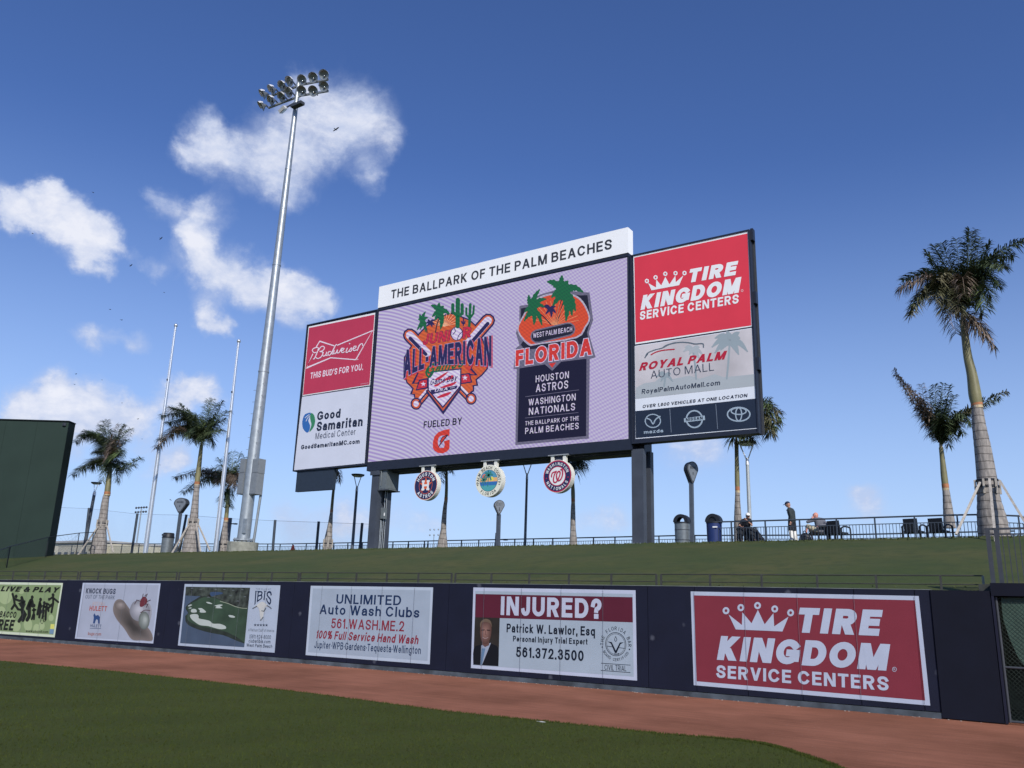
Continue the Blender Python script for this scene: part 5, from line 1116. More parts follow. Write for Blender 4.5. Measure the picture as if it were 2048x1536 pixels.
def sp(c, rr_):
    mb = MB()
    for a in (10, 50, 95, 140, 185, 230, 310): stroke_mb(mb, s, smooth_path([c, (c[0] + .6 * rr_ * math.cos(R(a)), c[1] + .6 * rr_ * math.sin(R(a)) + .2 * rr_), (c[0] + rr_ * math.cos(R(a)), c[1] + rr_ * math.sin(R(a)) - .1 * rr_)], 4), .3 * rr_, 5, caps=False)
    stroke_mb(mb, s, [c, (c[0] - .1 * rr_, -.5 * q_)], .16 * rr_, 5); mb.build('palm_print', pb(54, 128, 118), t)
sp((-.02 * q_, .45 * q_), .5 * q_); sp((-.55 * q_, .05 * q_), .34 * q_)
arc_text(s, 'PALM BEACH COUNTY', (0, 0), r_ * .82, 188, -8, r_ * .19, pb(44, 46, 54), t, 4, .01); arc_text(s, 'FLORIDA', (0, 0), r_ * .82, 232, 308, r_ * .18, pb(44, 46, 54), t, 4, .01, inward=True)
polys(s, [circ((-.81 * r_, -.25 * r_), .04 * r_), circ((.81 * r_, -.27 * r_), .04 * r_)], pb(44, 46, 54), t, 4, 'dots')
t, r_, s = round_sign((1114.6, 952.5), (1114.6, 919.5), (1114.6, 985.5), 'round navy and red sign with a curly red W')
poly(s, circ((0, 0), r_ * .97, n=48), R2, t, 1, 'red_edge'); poly(s, circ((0, 0), r_ * .9, n=48), N2, t, 2, 'navy_face'); poly(s, circ((0, 0), r_ * .6, n=40), R2, t, 3, 'red_ring'); poly(s, circ((0, 0), r_ * .55, n=40), W2, t, 4, 'white_face')
wp = [(230, 780), (235, 690), (280, 600), (400, 560), (430, 555), (360, 680), (320, 850), (325, 980), (380, 1035), (460, 1000), (540, 850), (600, 680), (590, 580), (530, 560), (470, 640), (455, 780), (490, 920), (560, 960), (640, 900), (700, 760), (715, 600), (690, 490), (640, 475)]
wk = r_ * 1.1 / 800
strokes(s, [smooth_path([((x - 470) * wk * 1.18, -(y - 760) * wk) for x, y in wp], 5)], 62 * wk, R2, t, 5, 'letter_w')
arc_text(s, 'WASHINGTON', (0, 0), r_ * .75, 158, 22, r_ * .19, W2, t, 4, .03); arc_text(s, 'NATIONALS', (0, 0), r_ * .75, 210, 330, r_ * .19, W2, t, 4, .03, inward=True)
polys(s, [circ((-.75 * r_, -.1 * r_), .04 * r_), circ((.75 * r_, -.1 * r_), .04 * r_)], R2, t, 4, 'dots')

# ================================================================== LIGHT TOWER
def PX(p, Y): return onY(p[0], p[1], Y)
def rad(pxw, p): return pxw * .5 * depth(p) / F
YT = 36.3
bse = PX((489, 1085), YT); tp = PX((597, 170), YT)
tw = empty('floodlight_tower', (bse.x, YT, zcrest(bse.x) - .1), 'tall galvanised floodlight tower with two banks of round lamps left of the scoreboard', 'light tower')
pp = [((487, 1078), 29), ((500, 975), 27), ((513, 870), 25.5), ((543, 640), 20.5), ((565, 450), 16), ((583, 290), 12.5), ((592, 200), 10), ((598, 160), 9)]
pts = [PX(p, YT) for p, w in pp]; rs = [rad(w, q) * .88 for (p, w), q in zip(pp, pts)]
# a straight pole: line through first and last
a_, b_ = pts[0], pts[-1]
pts = [a_ + (b_ - a_) * ((q.z - a_.z) / (b_.z - a_.z)) for q in pts]
mb = MB(); mb.tube(pts, rs, 20); mb.build('pole', M_galv, tw)
for k in (.33, .56, .78):
    q = a_ + (b_ - a_) * k; i = min(int(k * 7), 6); rr_ = rs[0] + (rs[-1] - rs[0]) * k
    mb = MB(); mb.tube([q, q + (b_ - a_).normalized() * .09], rr_ * 1.13, 20); mb.build('sleeve_joint', M_galv, tw)
mb = MB(); mb.tube([a_ + Vector((0, 0, -.12)), a_ + Vector((0, 0, -.02))], rs[0] * 1.55, 16, sm=False); mb.build('base_flange', M_galv, tw)
for k in range(12):
    an = k * math.pi / 6; q = a_ + Vector((math.cos(an), math.sin(an), 0)) * rs[0] * 1.38
    mb = MB(); mb.tube([q + Vector((0, 0, -.3)), q + Vector((0, 0, .06))], .03, 6); mb.build('anchor_bolt', M_galv, tw)
ct_ = PX((485, 1082), YT); cw = rad(60, ct_)
mb = MB(); mb.tube([(a_.x, YT, a_.z - .95), (a_.x, YT, a_.z - .22)], cw, 28, sm=False)
mb.build('concrete_base', M_conc, tw)
for k in range(16):
    q = a_ + (b_ - a_) * (.125 + .012 * k); rr_ = rs[1] * 1.0; s_ = 1 if k % 2 else -1
    mb = MB(); mb.tube([q + Vector((s_ * rr_ * .7, -rr_ * .45, 0)), q + Vector((s_ * (rr_ + .13), -rr_ * .6, .01))], .014, 5); mb.build('climbing_peg', M_galv, tw)
# ballast boxes
M_box = mat('grey_ballast_box_paint', (.21, .23, .25), .5, .1, var=.08)
for sgn, px0, px1 in ((-1, 481, 494), (1, 505, 524)):
    for y0, y1 in ((920, 947), (948, 989)):
        A0 = PX((px0, y0), YT); A1 = PX((px1, y1), YT)
        q = a_ + (b_ - a_) * (((A0.z + A1.z) / 2 - a_.z) / (b_.z - a_.z)); 
        xa, xb = (q.x - .95, q.x - .42) if sgn < 0 else (q.x + .3, q.x + .95)
        mb = MB(); mb.box((xa, YT - .25, A1.z + .02), (xb, YT + .3, A0.z)); o = mb.build('ballast_box', M_box, tw)
        mb = MB(); mb.box((xa + .04, YT - .27, A1.z + .07), (xb - .04, YT - .252, A0.z - .05)); m2_ = mb.build('box_door', M_box, o); m2_.parent = tw
mb = MB(); q = PX((508, 1040), YT + .3); mb.tube([(q.x - .05, YT + .45, zcrest(q.x) - .2), (q.x + .35, YT + .35, PX((516, 985), YT).z)], .09, 8); mb.build('cable_conduit', M_galv, tw)
hb_ = PX((497, 1055), YT); mb = MB(); mb.box((a_.x + rs[0] * .55, YT - rs[0] * .9, hb_.z - .4), (a_.x + rs[0] * 1.05, YT - rs[0] * .5, hb_.z + .55)); mb.build('hand_hole_cover', M_galv, tw)
# crossarms and lamps
M_refl = mat('floodlight_reflector', (.35, .36, .36), .18, .9, var=.1)
M_hood = mat('floodlight_hood_aluminium', (.74, .75, .77), .35, .35, var=.05)
M_lampb = mat('floodlight_body', (.22, .24, .25), .45, .5, var=.15)
M_lens = bpy.data.materials.new('lamp_glass'); M_lens.use_nodes = True
_p = M_lens.node_tree.nodes['Principled BSDF']; _p.inputs['Base Color'].default_value = (.22, .24, .24, 1); _p.inputs['Roughness'].default_value = .28; _p.inputs['Metallic'].default_value = .35; _p.inputs['Specular IOR Level'].default_value = .7
lamps = [((430, 735), (-.55, -.65)), ((590, 650), (-.45, -.7)), ((785, 580), (-.2, -.9)), ((925, 500), (-.1, -.95)), ((1160, 475), (.2, -1)), ((1365, 430), (.3, -1)), ((1565, 380), (.42, -1)),
         ((405, 955), (-.6, -.6)), ((580, 850), (-.35, -.8)), ((780, 790), (-.2, -.9)), ((915, 700), (-.1, -.95)), ((1155, 680), (.25, -1)), ((1365, 680), (.35, -1)), ((1565, 595), (.42, -1))]
def lamp_at(p, d):
    d = Vector((d[0], d[1], -.42)).normalized(); q = PX((480 + p[0] / 9.31, 110 + p[1] / 9.31), YT - .45); r0 = rad(20, q)
    x = d.cross(Vector((0, 0, 1))).normalized(); z = x.cross(d)
    def ring(c, r_, n=18): return [c + (x * math.cos(2 * math.pi * i / n) + z * math.sin(2 * math.pi * i / n)) * r_ for i in range(n)]
    n = 18
    prof = [(-.62, .10), (-.6, .22), (-.45, .3), (-.3, .55), (-.08, .92), (0, 1.0)]
    mb = MB(); vs = []; fs = []
    for t_, k in prof: vs += ring(q + d * (t_ * r0 * 1.5), r0 * k)
    for i in range(len(prof) - 1):
        for j in range(n): fs.append((i * n + j, i * n + (j + 1) % n, (i + 1) * n + (j + 1) % n, (i + 1) * n + j))
    mb.add(vs, fs, True); o = mb.build('floodlight', M_lampb, tw)
    mb = MB(); g_ = ring(q + d * .0, r0 * .95); c2 = q - d * r0 * .18
    vs = g_ + ring(c2, r0 * .5) + [c2 - d * .02]; fs = [(j, (j + 1) % n, n + (j + 1) % n, n + j) for j in range(n)] + [(n + j, n + (j + 1) % n, 2 * n) for j in range(n)]
    mb.add(vs, fs, True); g = mb.build('lens', M_lens, o)
    mb = MB(); mb.ball(q - d * r0 * .05 + z * -.12 * r0, r0 * .24, 8); mb.build('bulb', M_refl, o)
    # visor over the upper half
    mb = MB(); vs = []; m_ = 13
    for k, (t_, rr_) in enumerate(((-.3, .86), (0.0, 1.08), (.36, 1.1))):
        for i in range(m_):
            an = math.pi * (.06 + .88 * i / (m_ - 1)); cut = t_ if t_ < .3 else t_ * (.35 + .65 * math.sin(max(0, min(math.pi, an))))
            vs.append(q + d * (cut * r0 * 1.5) + (x * math.cos(an) + z * math.sin(an)) * r0 * rr_)
    fs = [(k * m_ + i, k * m_ + i + 1, (k + 1) * m_ + i + 1, (k + 1) * m_ + i) for k in range(2) for i in range(m_ - 1)]
    mb.add(vs, fs, True); mb.build('hood', M_hood, o)
    return q - d * r0 * .9, z
ends_ = [lamp_at(p, d) for p, d in lamps]
for rw in (ends_[:7], ends_[7:]):
    mb = MB(); L0 = [e[0] + Vector((0, .25, -.1)) for e in rw]
    mb.bar(L0[0], (L0[3] + L0[4]) / 2, .13); mb.bar((L0[3] + L0[4]) / 2, L0[6], .13); mb.build('crossarm', M_galv, tw)
    for e, l in zip(rw, L0): mb = MB(); mb.bar(e[0], l, .07); mb.build('lamp_bracket', M_dkmetal, tw)
q = PX((595, 210), YT - .4); mb = MB(); mb.box(q + Vector((-.55, -.2, -.1)), q + Vector((.55, .2, .12))); mb.build('driver_box', M_dkmetal, tw)
q = PX((566, 219), YT - .5); rot = Matrix.Rotation(R(-25), 3, 'Y') @ Matrix.Rotation(R(35), 3, 'X'); mb = MB(); mb.box(q + Vector((-.3, -.2, -.13)), q + Vector((.3, .2, .13)), rot); mb.build('square_floodlight', M_hood, tw)
mb = MB(); mb.box(q + Vector((-.26, -.17, -.15)) , q + Vector((.26, .17, -.131)), rot); mb.build('square_lens', mat('amber_lens', (.2, .16, .12), .2), tw)
mb = MB(); mb.bar(q + Vector((.2, .1, .15)), PX((590, 205), YT), .09); mb.build('lamp_bracket', M_dkmetal, tw)

# ================================================================== POLES AND SMALL STREET FURNITURE
def vert(px_low, px_top, Y, zb=None):
    a = PX(px_low, Y); t = PX(px_top, Y); X = (a.x * 1 + t.x * 1) / 2
    return Vector((a.x, Y, zb if zb is not None else zcrest(a.x) - .2)), Vector((t.x, Y, t.z))
for (lo, tp_, w, ytr, lab) in (((292, 1095), (351, 656), 9.5, (345, 762), 'bare silver flagpole with a ball finial, the left one beside the palms'), ((432, 1095), (477, 688), 9.5, (470, 785), 'bare silver flagpole with a ball finial, the one nearer the floodlight tower')):
    a, t = vert(lo, tp_, 37.5); fp = empty('flagpole', a, lab, 'flagpole', 'flagpoles left of the scoreboard')
    mb = MB(); r0 = rad(w, a); mb.tube([a, a + (t - a) * .3, a + (t - a) * .6, t], [r0, r0 * .92, r0 * .72, r0 * .36], 12); mb.build('shaft', M_alu, fp)
    mb = MB(); mb.ball(t + Vector((0, 0, .22)), .15, 12); mb.build('ball_finial', M_alu, fp)
    mb = MB(); mb.tube([t + Vector((0, 0, -.25)), t + Vector((0, 0, .1))], .09, 8); mb.build('truck', M_alu, fp)
    c = a + (t - a) * .76; mb = MB(); mb.box(c + Vector((-.03, -.16, -.05)), c + Vector((.05, -.06, .08))); mb.build('cleat', M_dkmetal, fp)
    mb = MB(); mb.tube([a + Vector((.0, -r0 * 1.3, 1.2)), t + Vector((0, -.09, -.1))], .008, 4); mb.build('halyard', M_white, fp)
def lamp_post(lo, tp_, w, Y, lab, pale=0.0):
    a, t = vert(lo, tp_, Y); lp = empty('lamp_post', a, lab, 'lamp post', 'lamp posts on the walkway')
    r0 = rad(w, a); n_ = (t - a); hh = 1.15; jt = t - n_.normalized() * hh
    mb = MB(); mb.tube([a, jt], [r0, r0 * .8], 10); mb.build('shaft', M_lampgrey if pale == 0 else M_lamppale, lp)
    mb = MB(); mb.tube([jt, jt + n_.normalized() * .35], [r0 * .95, r0 * .7], 10); mb.build('lantern_base', M_hood, lp)
    for s_ in (-1, 1): mb = MB(); mb.tube([jt + Vector((s_ * .05, 0, .3)), t + Vector((s_ * .36, 0, -.05))], .028, 6); mb.build('lantern_arm', M_hood, lp)
    mb = MB(); mb.tube([t + Vector((0, 0, -.1)), t + Vector((0, 0, 0))], [.4, .46], 18, sm=False); mb.build('lantern_cap', M_dkmetal, lp)
    mb = MB(); mb.tube([t + Vector((0, 0, -.16)), t + Vector((0, 0, -.101))], [.3, .36], 16); mb.build('led_plate', M_hood, lp)
M_lampgrey = mat('slate_lamp_post_paint', (.085, .10, .125), .45, .2, var=.12); M_lamppale = mat('pale_grey_lamp_post_paint', (.42, .45, .46), .45, .2, var=.08)
lamp_post((170, 1080), (193, 965), 7.5, 41, 'grey lamp post by the leftmost palm, beside the dark green wall')
lamp_post((705, 1092), (716, 949), 6.5, 41, 'grey lamp post under the left sponsor panels of the scoreboard')
lamp_post((1050, 1085), (1055, 920), 6, 41, 'slender dark lamp post between the cream and the red round signs')
lamp_post((1501, 1075), (1493, 884), 8.5, 40, 'pale lamp post behind the seated person in the white cap', 1)
# netting poles and the net
npx = [((172, 1085), (178, 1016)), ((264, 1100), (275, 1027)), ((358, 1100), (373, 1029)), ((455, 1095), (462, 1036)), ((546, 1098), (550.5, 1040)), ((633, 1097), (637.5, 1043)), ((720, 1092), (724.5, 1046))]
net = empty('safety_net', (-60, 43.5, 4.6), 'fine see-through safety net hung between slim dark poles behind the palms', 'net')
tops = []
for lo, tp_ in npx:
    a, t = vert(lo, tp_, 43.5); mb = MB(); mb.tube([a, t], .105, 8); mb.build('net_pole', M_rail, net); tops.append((a, t))
M_net = bpy.data.materials.new('fine_netting'); M_net.use_nodes = True; t_ = M_net.node_tree; t_.nodes.clear()
_a = t_.nodes.new('ShaderNodeBsdfTransparent'); _d = t_.nodes.new('ShaderNodeBsdfDiffuse'); _d.inputs[0].default_value = (.25, .3, .36, 1); _m = t_.nodes.new('ShaderNodeMixShader'); _m.inputs[0].default_value = .07; _o = t_.nodes.new('ShaderNodeOutputMaterial')
t_.links.new(_a.outputs[0], _m.inputs[1]); t_.links.new(_d.outputs[0], _m.inputs[2]); t_.links.new(_m.outputs[0], _o.inputs[0])
P_ = [PX((100, 1013), 43.6)] + [t for a, t in tops[:1]] + [t for a, t in tops[1:]] + [PX((745, 1047), 43.6)]
P_ = [Vector((p.x, 43.6, p.z - .05)) for p in P_]
mb = MB(); n = len(P_); mb.add(P_ + [Vector((p.x, 43.6, 4.3)) for p in P_], [(i, i + 1, n + i + 1, n + i) for i in range(n - 1)]); mb.build('netting', M_net, net)
mb = MB(); mb.tube(P_, .012, 4); mb.build('top_cable', M_rail, net)
# short pole with a little arm
def small_pole(lo, tp_, Y, lab, w=.1):
    a, t = vert(lo, tp_, Y); e = empty('camera_pole', a, lab, 'pole'); mb = MB(); mb.tube([a, t], w, 8); mb.build('shaft', M_lampgrey, e)
    mb = MB(); mb.tube([t + Vector((0, 0, -.45)), t + Vector((.75, 0, -.45))], .045, 6); mb.build('arm', M_dkmetal, e); mb = MB(); mb.box(t + Vector((.6, -.1, -.52)), t + Vector((.85, .1, -.42))); mb.build('camera_head', M_dkmetal, e)
small_pole((455, 1098), (460, 1036), 42, 'short grey pole with a small arm behind the palm by the floodlight tower', .15)
small_pole((992, 1082), (994, 1066), 48, 'stubby pale pole with a side arm just behind the teardrop exit sign', .12)
# far floodlight cluster
a, t = vert((277, 1060), (283, 1018), 170, 0)
fl = empty('distant_floodlight', a, 'tiny distant floodlight mast seen low between the two left palms', 'light tower'); mb = MB(); mb.tube([a, t], .25, 6); mb.build('mast', M_galv, fl)
for k in range(10):
    q = t + Vector(((k % 5) * 1.5 - 3.2, 0, (k // 5) * 1.5 - 1)); mb = MB(); mb.ball(q, .5, 6, (1, .6, .8)); mb.build('lamp', M_dkmetal, fl)
for r_z in (-1, .5): mb = MB(); mb.bar(t + Vector((-3.4, 0, r_z)), t + Vector((3.2, 0, r_z)), .14); mb.build('crossarm', M_dkmetal, fl)
a, t = vert((868, 1078), (868, 1070), 160, 0)
fl2 = empty('distant_floodlight', a, 'faint distant floodlight mast just above the far railing left of the exit sign', 'light tower'); mb = MB(); mb.tube([a, t], .1, 6); mb.build('mast', M_galv, fl2)
for k in range(6): q = t + Vector(((k % 3) * 1.3 - 1.3, 0, (k // 3) * 1.3)); mb = MB(); mb.ball(q, .22, 6); mb.build('lamp', M_galv, fl2)
# distant pale building
M_tan = mat('sand_render', (.50, .47, .38), .8, var=.1, scale=.4)
A0 = PX((105, 1068), 75); A1 = PX((252, 1100), 75)
bl = empty('distant_building', ((A0.x + A1.x) / 2, 80, 0), 'low sand coloured building glimpsed behind the far railing at the left', 'building')
mb = MB(); mb.box((A0.x - 4, 75, 0), (PX((205, 1090), 75).x, 86, PX((140, 1086), 75).z)); mb.build('wall', M_tan, bl)
mb = MB(); mb.box((PX((205, 1090), 75).x + .02, 76, 0), (A1.x, 86, PX((230, 1092), 76).z)); mb.build('side_wall', mat('cream_render', (.62, .58, .44), .8), bl)
mb = MB(); mb.box((A0.x - 4.3, 74.6, PX((140, 1086), 75).z + .003), (PX((206, 1090), 75).x, 86, PX((140, 1082), 75).z)); mb.build('roof', mat('pale_roof', (.34, .34, .34), .8), bl)
for k in range(9):
    x = A0.x - 3 + k * 1.9
    if x < PX((200, 1090), 75).x - 1.2: mb = MB(); mb.box((x, 74.94, 7.0), (x + 1.0, 74.99, 7.9)); mb.build('window', mat('dark_window_glass', (.05, .06, .07), .15), bl)

# teardrop signs
def tear(lo, c, wpx, hpx, Y, lab, lines, turn=0.32):
    a = PX(lo, Y); cc_ = PX(c, Y); a = Vector((a.x, Y, zcrest(a.x) - .2)); w = rad(wpx, cc_); h = rad(hpx, cc_)
    e = empty('wayfinding_sign', a, lab, 'sign', 'teardrop shaped wayfinding signs')
    top = [(math.cos(R(x)) * w, .28 * h + math.sin(R(x)) * .72 * h) for x in range(-8, 189, 14)] + [(-.16 * w, -h), (.16 * w, -h)]
    ang = turn; ex = Vector((math.cos(ang), math.sin(ang), 0)); ey = Vector((-math.sin(ang), math.cos(ang), 0))
    T_ = .34
    mb = MB(); mb.prism([cc_ + ex * x + Vector((0, 0, z)) - ey * T_ / 2 for x, z in top], ey * T_); mb.build('sign_head', M_dkmetal, e)
    mb = MB(); mb.prism([cc_ + ex * x * .84 + Vector((0, 0, z * .86 + .04 * h)) - ey * (T_ / 2 + .02) for x, z in top], ey * .018); face = mb.build('sign_face', mat('grey_sign_face', (.15, .17, .2), .4), e)
    mb = MB(); mb.tube([a, Vector((cc_.x, Y, cc_.z - h * .93))], .125, 4, sm=False); mb.build('post', M_lampgrey, e)
    class TS(Surf):
        def uv(s, x, y): return x, y
        def P(s, u, v, off=0): return cc_ + ex * u + Vector((0, 0, v)) - ey * (T_ / 2 + .022 + off)
    cr = Crop(TS(), 0, 0, 1)
    Mk = mat('dark_sign_ink', (.03, .035, .045), .5)
    if 'EXIT' in lines:
        text(cr, 'EXIT', (-.6 * w, .18 * h), (.6 * w, .18 * h), (-.6 * w, .62 * h), Mk, face, 1, .02)
        poly(cr, [(-.07 * w, -.05 * h), (.07 * w, -.05 * h), (.07 * w, -.35 * h), (.18 * w, -.35 * h), (0, -.58 * h), (-.18 * w, -.35 * h), (-.07 * w, -.35 * h)], Mk, face, 1, 'arrow')
    else:
        for k in range(5): poly(cr, [((-.5 + .21 * k) * w, .3 * h), ((-.36 + .21 * k) * w, .3 * h), ((-.36 + .21 * k) * w, .52 * h), ((-.5 + .21 * k) * w, .52 * h)], Mk, face, 1, 'worn_mark')
        poly(cr, [(-.05 * w, -.25 * h), (.07 * w, -.25 * h), (.07 * w, .0), (-.05 * w, .0)], Mk, face, 1, 'worn_mark')
tear((352, 1095), (363, 1011), 30, 30, 36.6, 'dark grey teardrop sign with a flat rounded top, between the two left palms', ())
tear((996, 1085), (998, 1015), 21, 29, 37.6, 'small grey teardrop sign reading exit with a down arrow below', ('EXIT',), .75)
tear((1384, 1075), (1382, 945), 25, 43, 38.2, 'large grey teardrop sign on a tall post right of the scoreboard post', (), .9)

# bins
def bin_(lo, wpx, ytop, Y, lab, kind):
    a = PX(lo, Y); r0 = rad(wpx, a) * .97; zt = PX((lo[0], ytop), Y).z; z0 = zcrest(a.x) - .15; e = empty('litter_bin', (a.x, Y, z0), lab, 'litter bin')
    body = M_alu2 if kind != 'blue' else M_blue
    zb_ = zt - .42 if kind != 'left' else zt - .36
    mb = MB(); mb.tube([(a.x, Y, z0), (a.x, Y, zb_)], [r0 * .94, r0], 20); mb.build('body', body, e)
    mb = MB(); mb.tube([(a.x, Y, zb_ + .001), (a.x, Y, zb_ + .06)], r0 * 1.06, 20); mb.build('collar', M_black, e)
    if kind != 'left':
        # arched hood: two side walls under a curved roof, open in front
        n = 12; arc = [(math.cos(math.pi * i / n) * r0 * 1.02, math.sin(math.pi * i / n) * (zt - zb_ - .06)) for i in range(n + 1)]
        inn = [(math.cos(math.pi * i / n) * r0 * .55, max(.0, math.sin(math.pi * i / n) * (zt - zb_ - .06) * .62)) for i in range(n + 1)][::-1]
        for dy in (-.62, .52):
            mb = MB(); mb.prism([(a.x + x, Y + dy * r0, zb_ + .061 + z) for x, z in arc + inn], (0, .1 * r0, 0)); mb.build('hood_frame', M_black, e)
        mb = MB(); vs = [(a.x + x, Y - .5 * r0, zb_ + .061 + z) for x, z in arc] + [(a.x + x, Y + .5 * r0, zb_ + .061 + z) for x, z in arc]
        if kind == 'blue': vs = vs
        m_ = n + 1; mb.add(vs, [(i, i + 1, m_ + i + 1, m_ + i) for i in range(n)], True); mb.build('hood', M_black, e)
        if kind == 'blue': mb = MB(); mb.prism([(a.x + x * .98, Y - .45 * r0, zb_ + .061 + z * .98) for x, z in arc], (0, .03, 0)); mb.build('hood_flap', M_black, e)
    else:
        mb = MB(); mb.tube([(a.x, Y, zb_ + .061), (a.x, Y, zt - .04), (a.x, Y, zt)], [r0 * 1.0, r0 * .92, r0 * .8], 20); mb.build('lid', M_black, e)
        mb = MB(); mb.box((a.x - r0 * .5, Y - r0 * 1.0, zt - .22), (a.x + r0 * .5, Y - r0 * .9, zt - .1)); mb.build('flap', M_dkmetal, e)
    if kind == 'steel':
        for k in (.3, .72): mb = MB(); zc = z0 + (zb_ - z0) * k; mb.tube([(a.x, Y, zc), (a.x, Y, zc + .03)], r0 * 1.01, 20); mb.build('band', M_dkmetal, e)
    if kind == 'blue': mb = MB(); zc = zb_ - .22; mb.box((a.x + .05, Y - r0 * 1.02, zc), (a.x + r0 * .75, Y - r0 * .9, zc + .06)); mb.build('white_label', M_white, e)
M_alu2 = mat('ribbed_grey_steel', (.20, .22, .23), .4, .5, var=.15); M_blue = mat('blue_recycling_plastic', (.014, .03, .12), .5, var=.1)
bin_((334, 1095), 24, 1066, 36.4, 'round grey steel litter bin with black lid left of the second palm', 'left')
bin_((1365, 1075), 31.5, 1029, 36.4, 'grey steel litter bin with an arched black hood, beside the tall teardrop sign', 'steel')
bin_((1429, 1075), 31.5, 1028, 36.4, 'blue recycling bin with an arched black hood at the end of the near railing', 'blue')
# traffic cone
a = PX((586, 1095), 43); e = empty('traffic_cone', (a.x, 43, a.z - .3), 'small orange traffic cone behind the railing between the tower and the fourth palm', 'cone')
mb = MB(); mb.tube([(a.x, 43, a.z - .25), (a.x, 43, PX((586, 1090), 43).z)], [.2, .06], 10); mb.build('cone', mat('orange_plastic', (.8, .12, .05), .5), e)
mb = MB(); mb.box((a.x - .25, 42.75, a.z - .29), (a.x + .25, 43.25, a.z - .251)); mb.build('foot', M_black, e)

# ================================================================== RAILINGS
def railing(name, lab, path, posts, zt, zr, zb, step, Y, m, big=.05, near=True, grp=None):
    """path: (X0, X1); zt(X) top rail, zr(X) picket rail, zb(X) bottom"""
    X0, X1 = path; e = empty(name, ((X0 + X1) / 2, Y, zb((X0 + X1) / 2) - .05), lab, 'railing', grp)
    mb = MB(); k = 10; mb.tube([(X0 + (X1 - X0) * i / k, Y, zt(X0 + (X1 - X0) * i / k)) for i in range(k + 1)], big * .62, 8); mb.build('handrail', m, e)
    for nm, f in (('picket_rail', zr), ('bottom_rail', lambda X: zb(X) + .1)):
        mb = MB(); mb.tube([(X0 + (X1 - X0) * i / k, Y, f(X0 + (X1 - X0) * i / k)) for i in range(k + 1)], .022, 4, sm=False); mb.build(nm, m, e)
    for x in posts: mb = MB(); mb.bar((x, Y, zb(x) - .15), (x, Y, zt(x) - .01), big); mb.build('post', m, e)
    n = int(abs(X1 - X0) / step)
    if near:
        mb = MB(); x = X0; mb.bar((0, 0, 0), (0, 0, 1), .02); o0 = mb.build('picket', m, None); first = True
        for i in range(1, n):
            x = X0 + (X1 - X0) * i / n
            o = o0 if first else o0.copy()
            if not first: COL.objects.link(o)
            first = False; o.parent = e
            o.location = Vector((x, Y, zb(x) + .1)) - e.location; o.scale = (1, 1, zr(x) - zb(x) - .1)
    else:
        mb = MB()
        for i in range(1, n): x = X0 + (X1 - X0) * i / n; mb.tube([(x, Y, zb(x) + .1), (x, Y, zr(x))], .013, 4, False, sm=False)
        o = mb.build('pickets', m, e); o['kind'] = 'stuff'
    return e
Yn = 36.2
xa, xb_ = PX((1415, 1045), Yn).x, PX((2041, 1032), Yn).x
pz = [(PX((1415, 1044.5), Yn)), (PX((1700, 1036.5), Yn)), (PX((1950, 1028.5), Yn)), (PX((2041, 1032), Yn))]
def interp(P, X):
    P = sorted(P, key=lambda p: p[0])
    if X <= P[0][0]: return P[0][1]
    for a, b in zip(P, P[1:]):
        if X <= b[0]: return a[1] + (b[1] - a[1]) * (X - a[0]) / (b[0] - a[0])
    return P[-1][1]
pzz = [(p.x, p.z) for p in pz]
zt_ = lambda X: interp(pzz, X)
railing('guard_railing', 'dark guard railing with thin pickets in front of the people and black chairs', (xa, xb_), [PX((x, 1060), Yn).x for x in (1463, 1531, 1600, 1674, 1751, 1831, 1917, 2040)], zt_, lambda X: zt_(X) - .27, lambda X: zcrest(X) - .1, .125, Yn, M_rail, .055)
# return of that railing, running back from its right end
ret = empty('corner_railing', (xb_, Yn + 2, zcrest(xb_) - .1), 'short return of dark railing running back from the right end of the crest railing', 'railing')
mb = MB(); mb.tube([(xb_ + .02, Yn + .05, zt_(xb_)), (xb_ + .6, Yn + 4, zt_(xb_) - .05)], .035, 8); mb.build('handrail', M_rail, ret)
for k in range(1, 30): y = Yn + 4 * k / 30; mb = MB(); x = xb_ + .02 + .58 * k / 30; mb.bar((x, y, zcrest(x)), (x, y, zt_(xb_) - .27), .02); mb.build('picket', M_rail, ret)
mb = MB(); mb.tube([(xb_ + .02, Yn + .05, zt_(xb_) - .27), (xb_ + .6, Yn + 4, zt_(xb_) - .3)], .022, 4, sm=False); mb.build('picket_rail', M_rail, ret)
# far railing
Yf = 45.0
fz = [PX(p, Yf) for p in ((60, 1090), (200, 1087.5), (600, 1088), (850, 1082), (1150, 1076), (1260, 1072.5), (1400, 1070.5), (1700, 1070), (2030, 1062))]
fzz = [(p.x, p.z) for p in fz]; ftop = lambda X: interp(fzz, X)
fpx = [145, 200, 245, 279, 310, 349, 380, 415, 450, 500, 536, 561, 586, 613, 640, 668, 696, 725, 786, 817, 849, 856, 923, 957.5, 992.5, 1029.5, 1067, 1105.5, 1187, 1230, 1318, 1352, 1390]
railing('walkway_railing', 'long low far railing with fine pickets running behind the whole crest of the berm', (PX((118, 1085), Yf).x, PX((2030, 1062), Yf).x), [PX((x, 1085), Yf).x for x in fpx], ftop, lambda X: ftop(X) - .2, lambda X: ftop(X) - 1.0, .16, Yf, M_rail, .06, near=False)
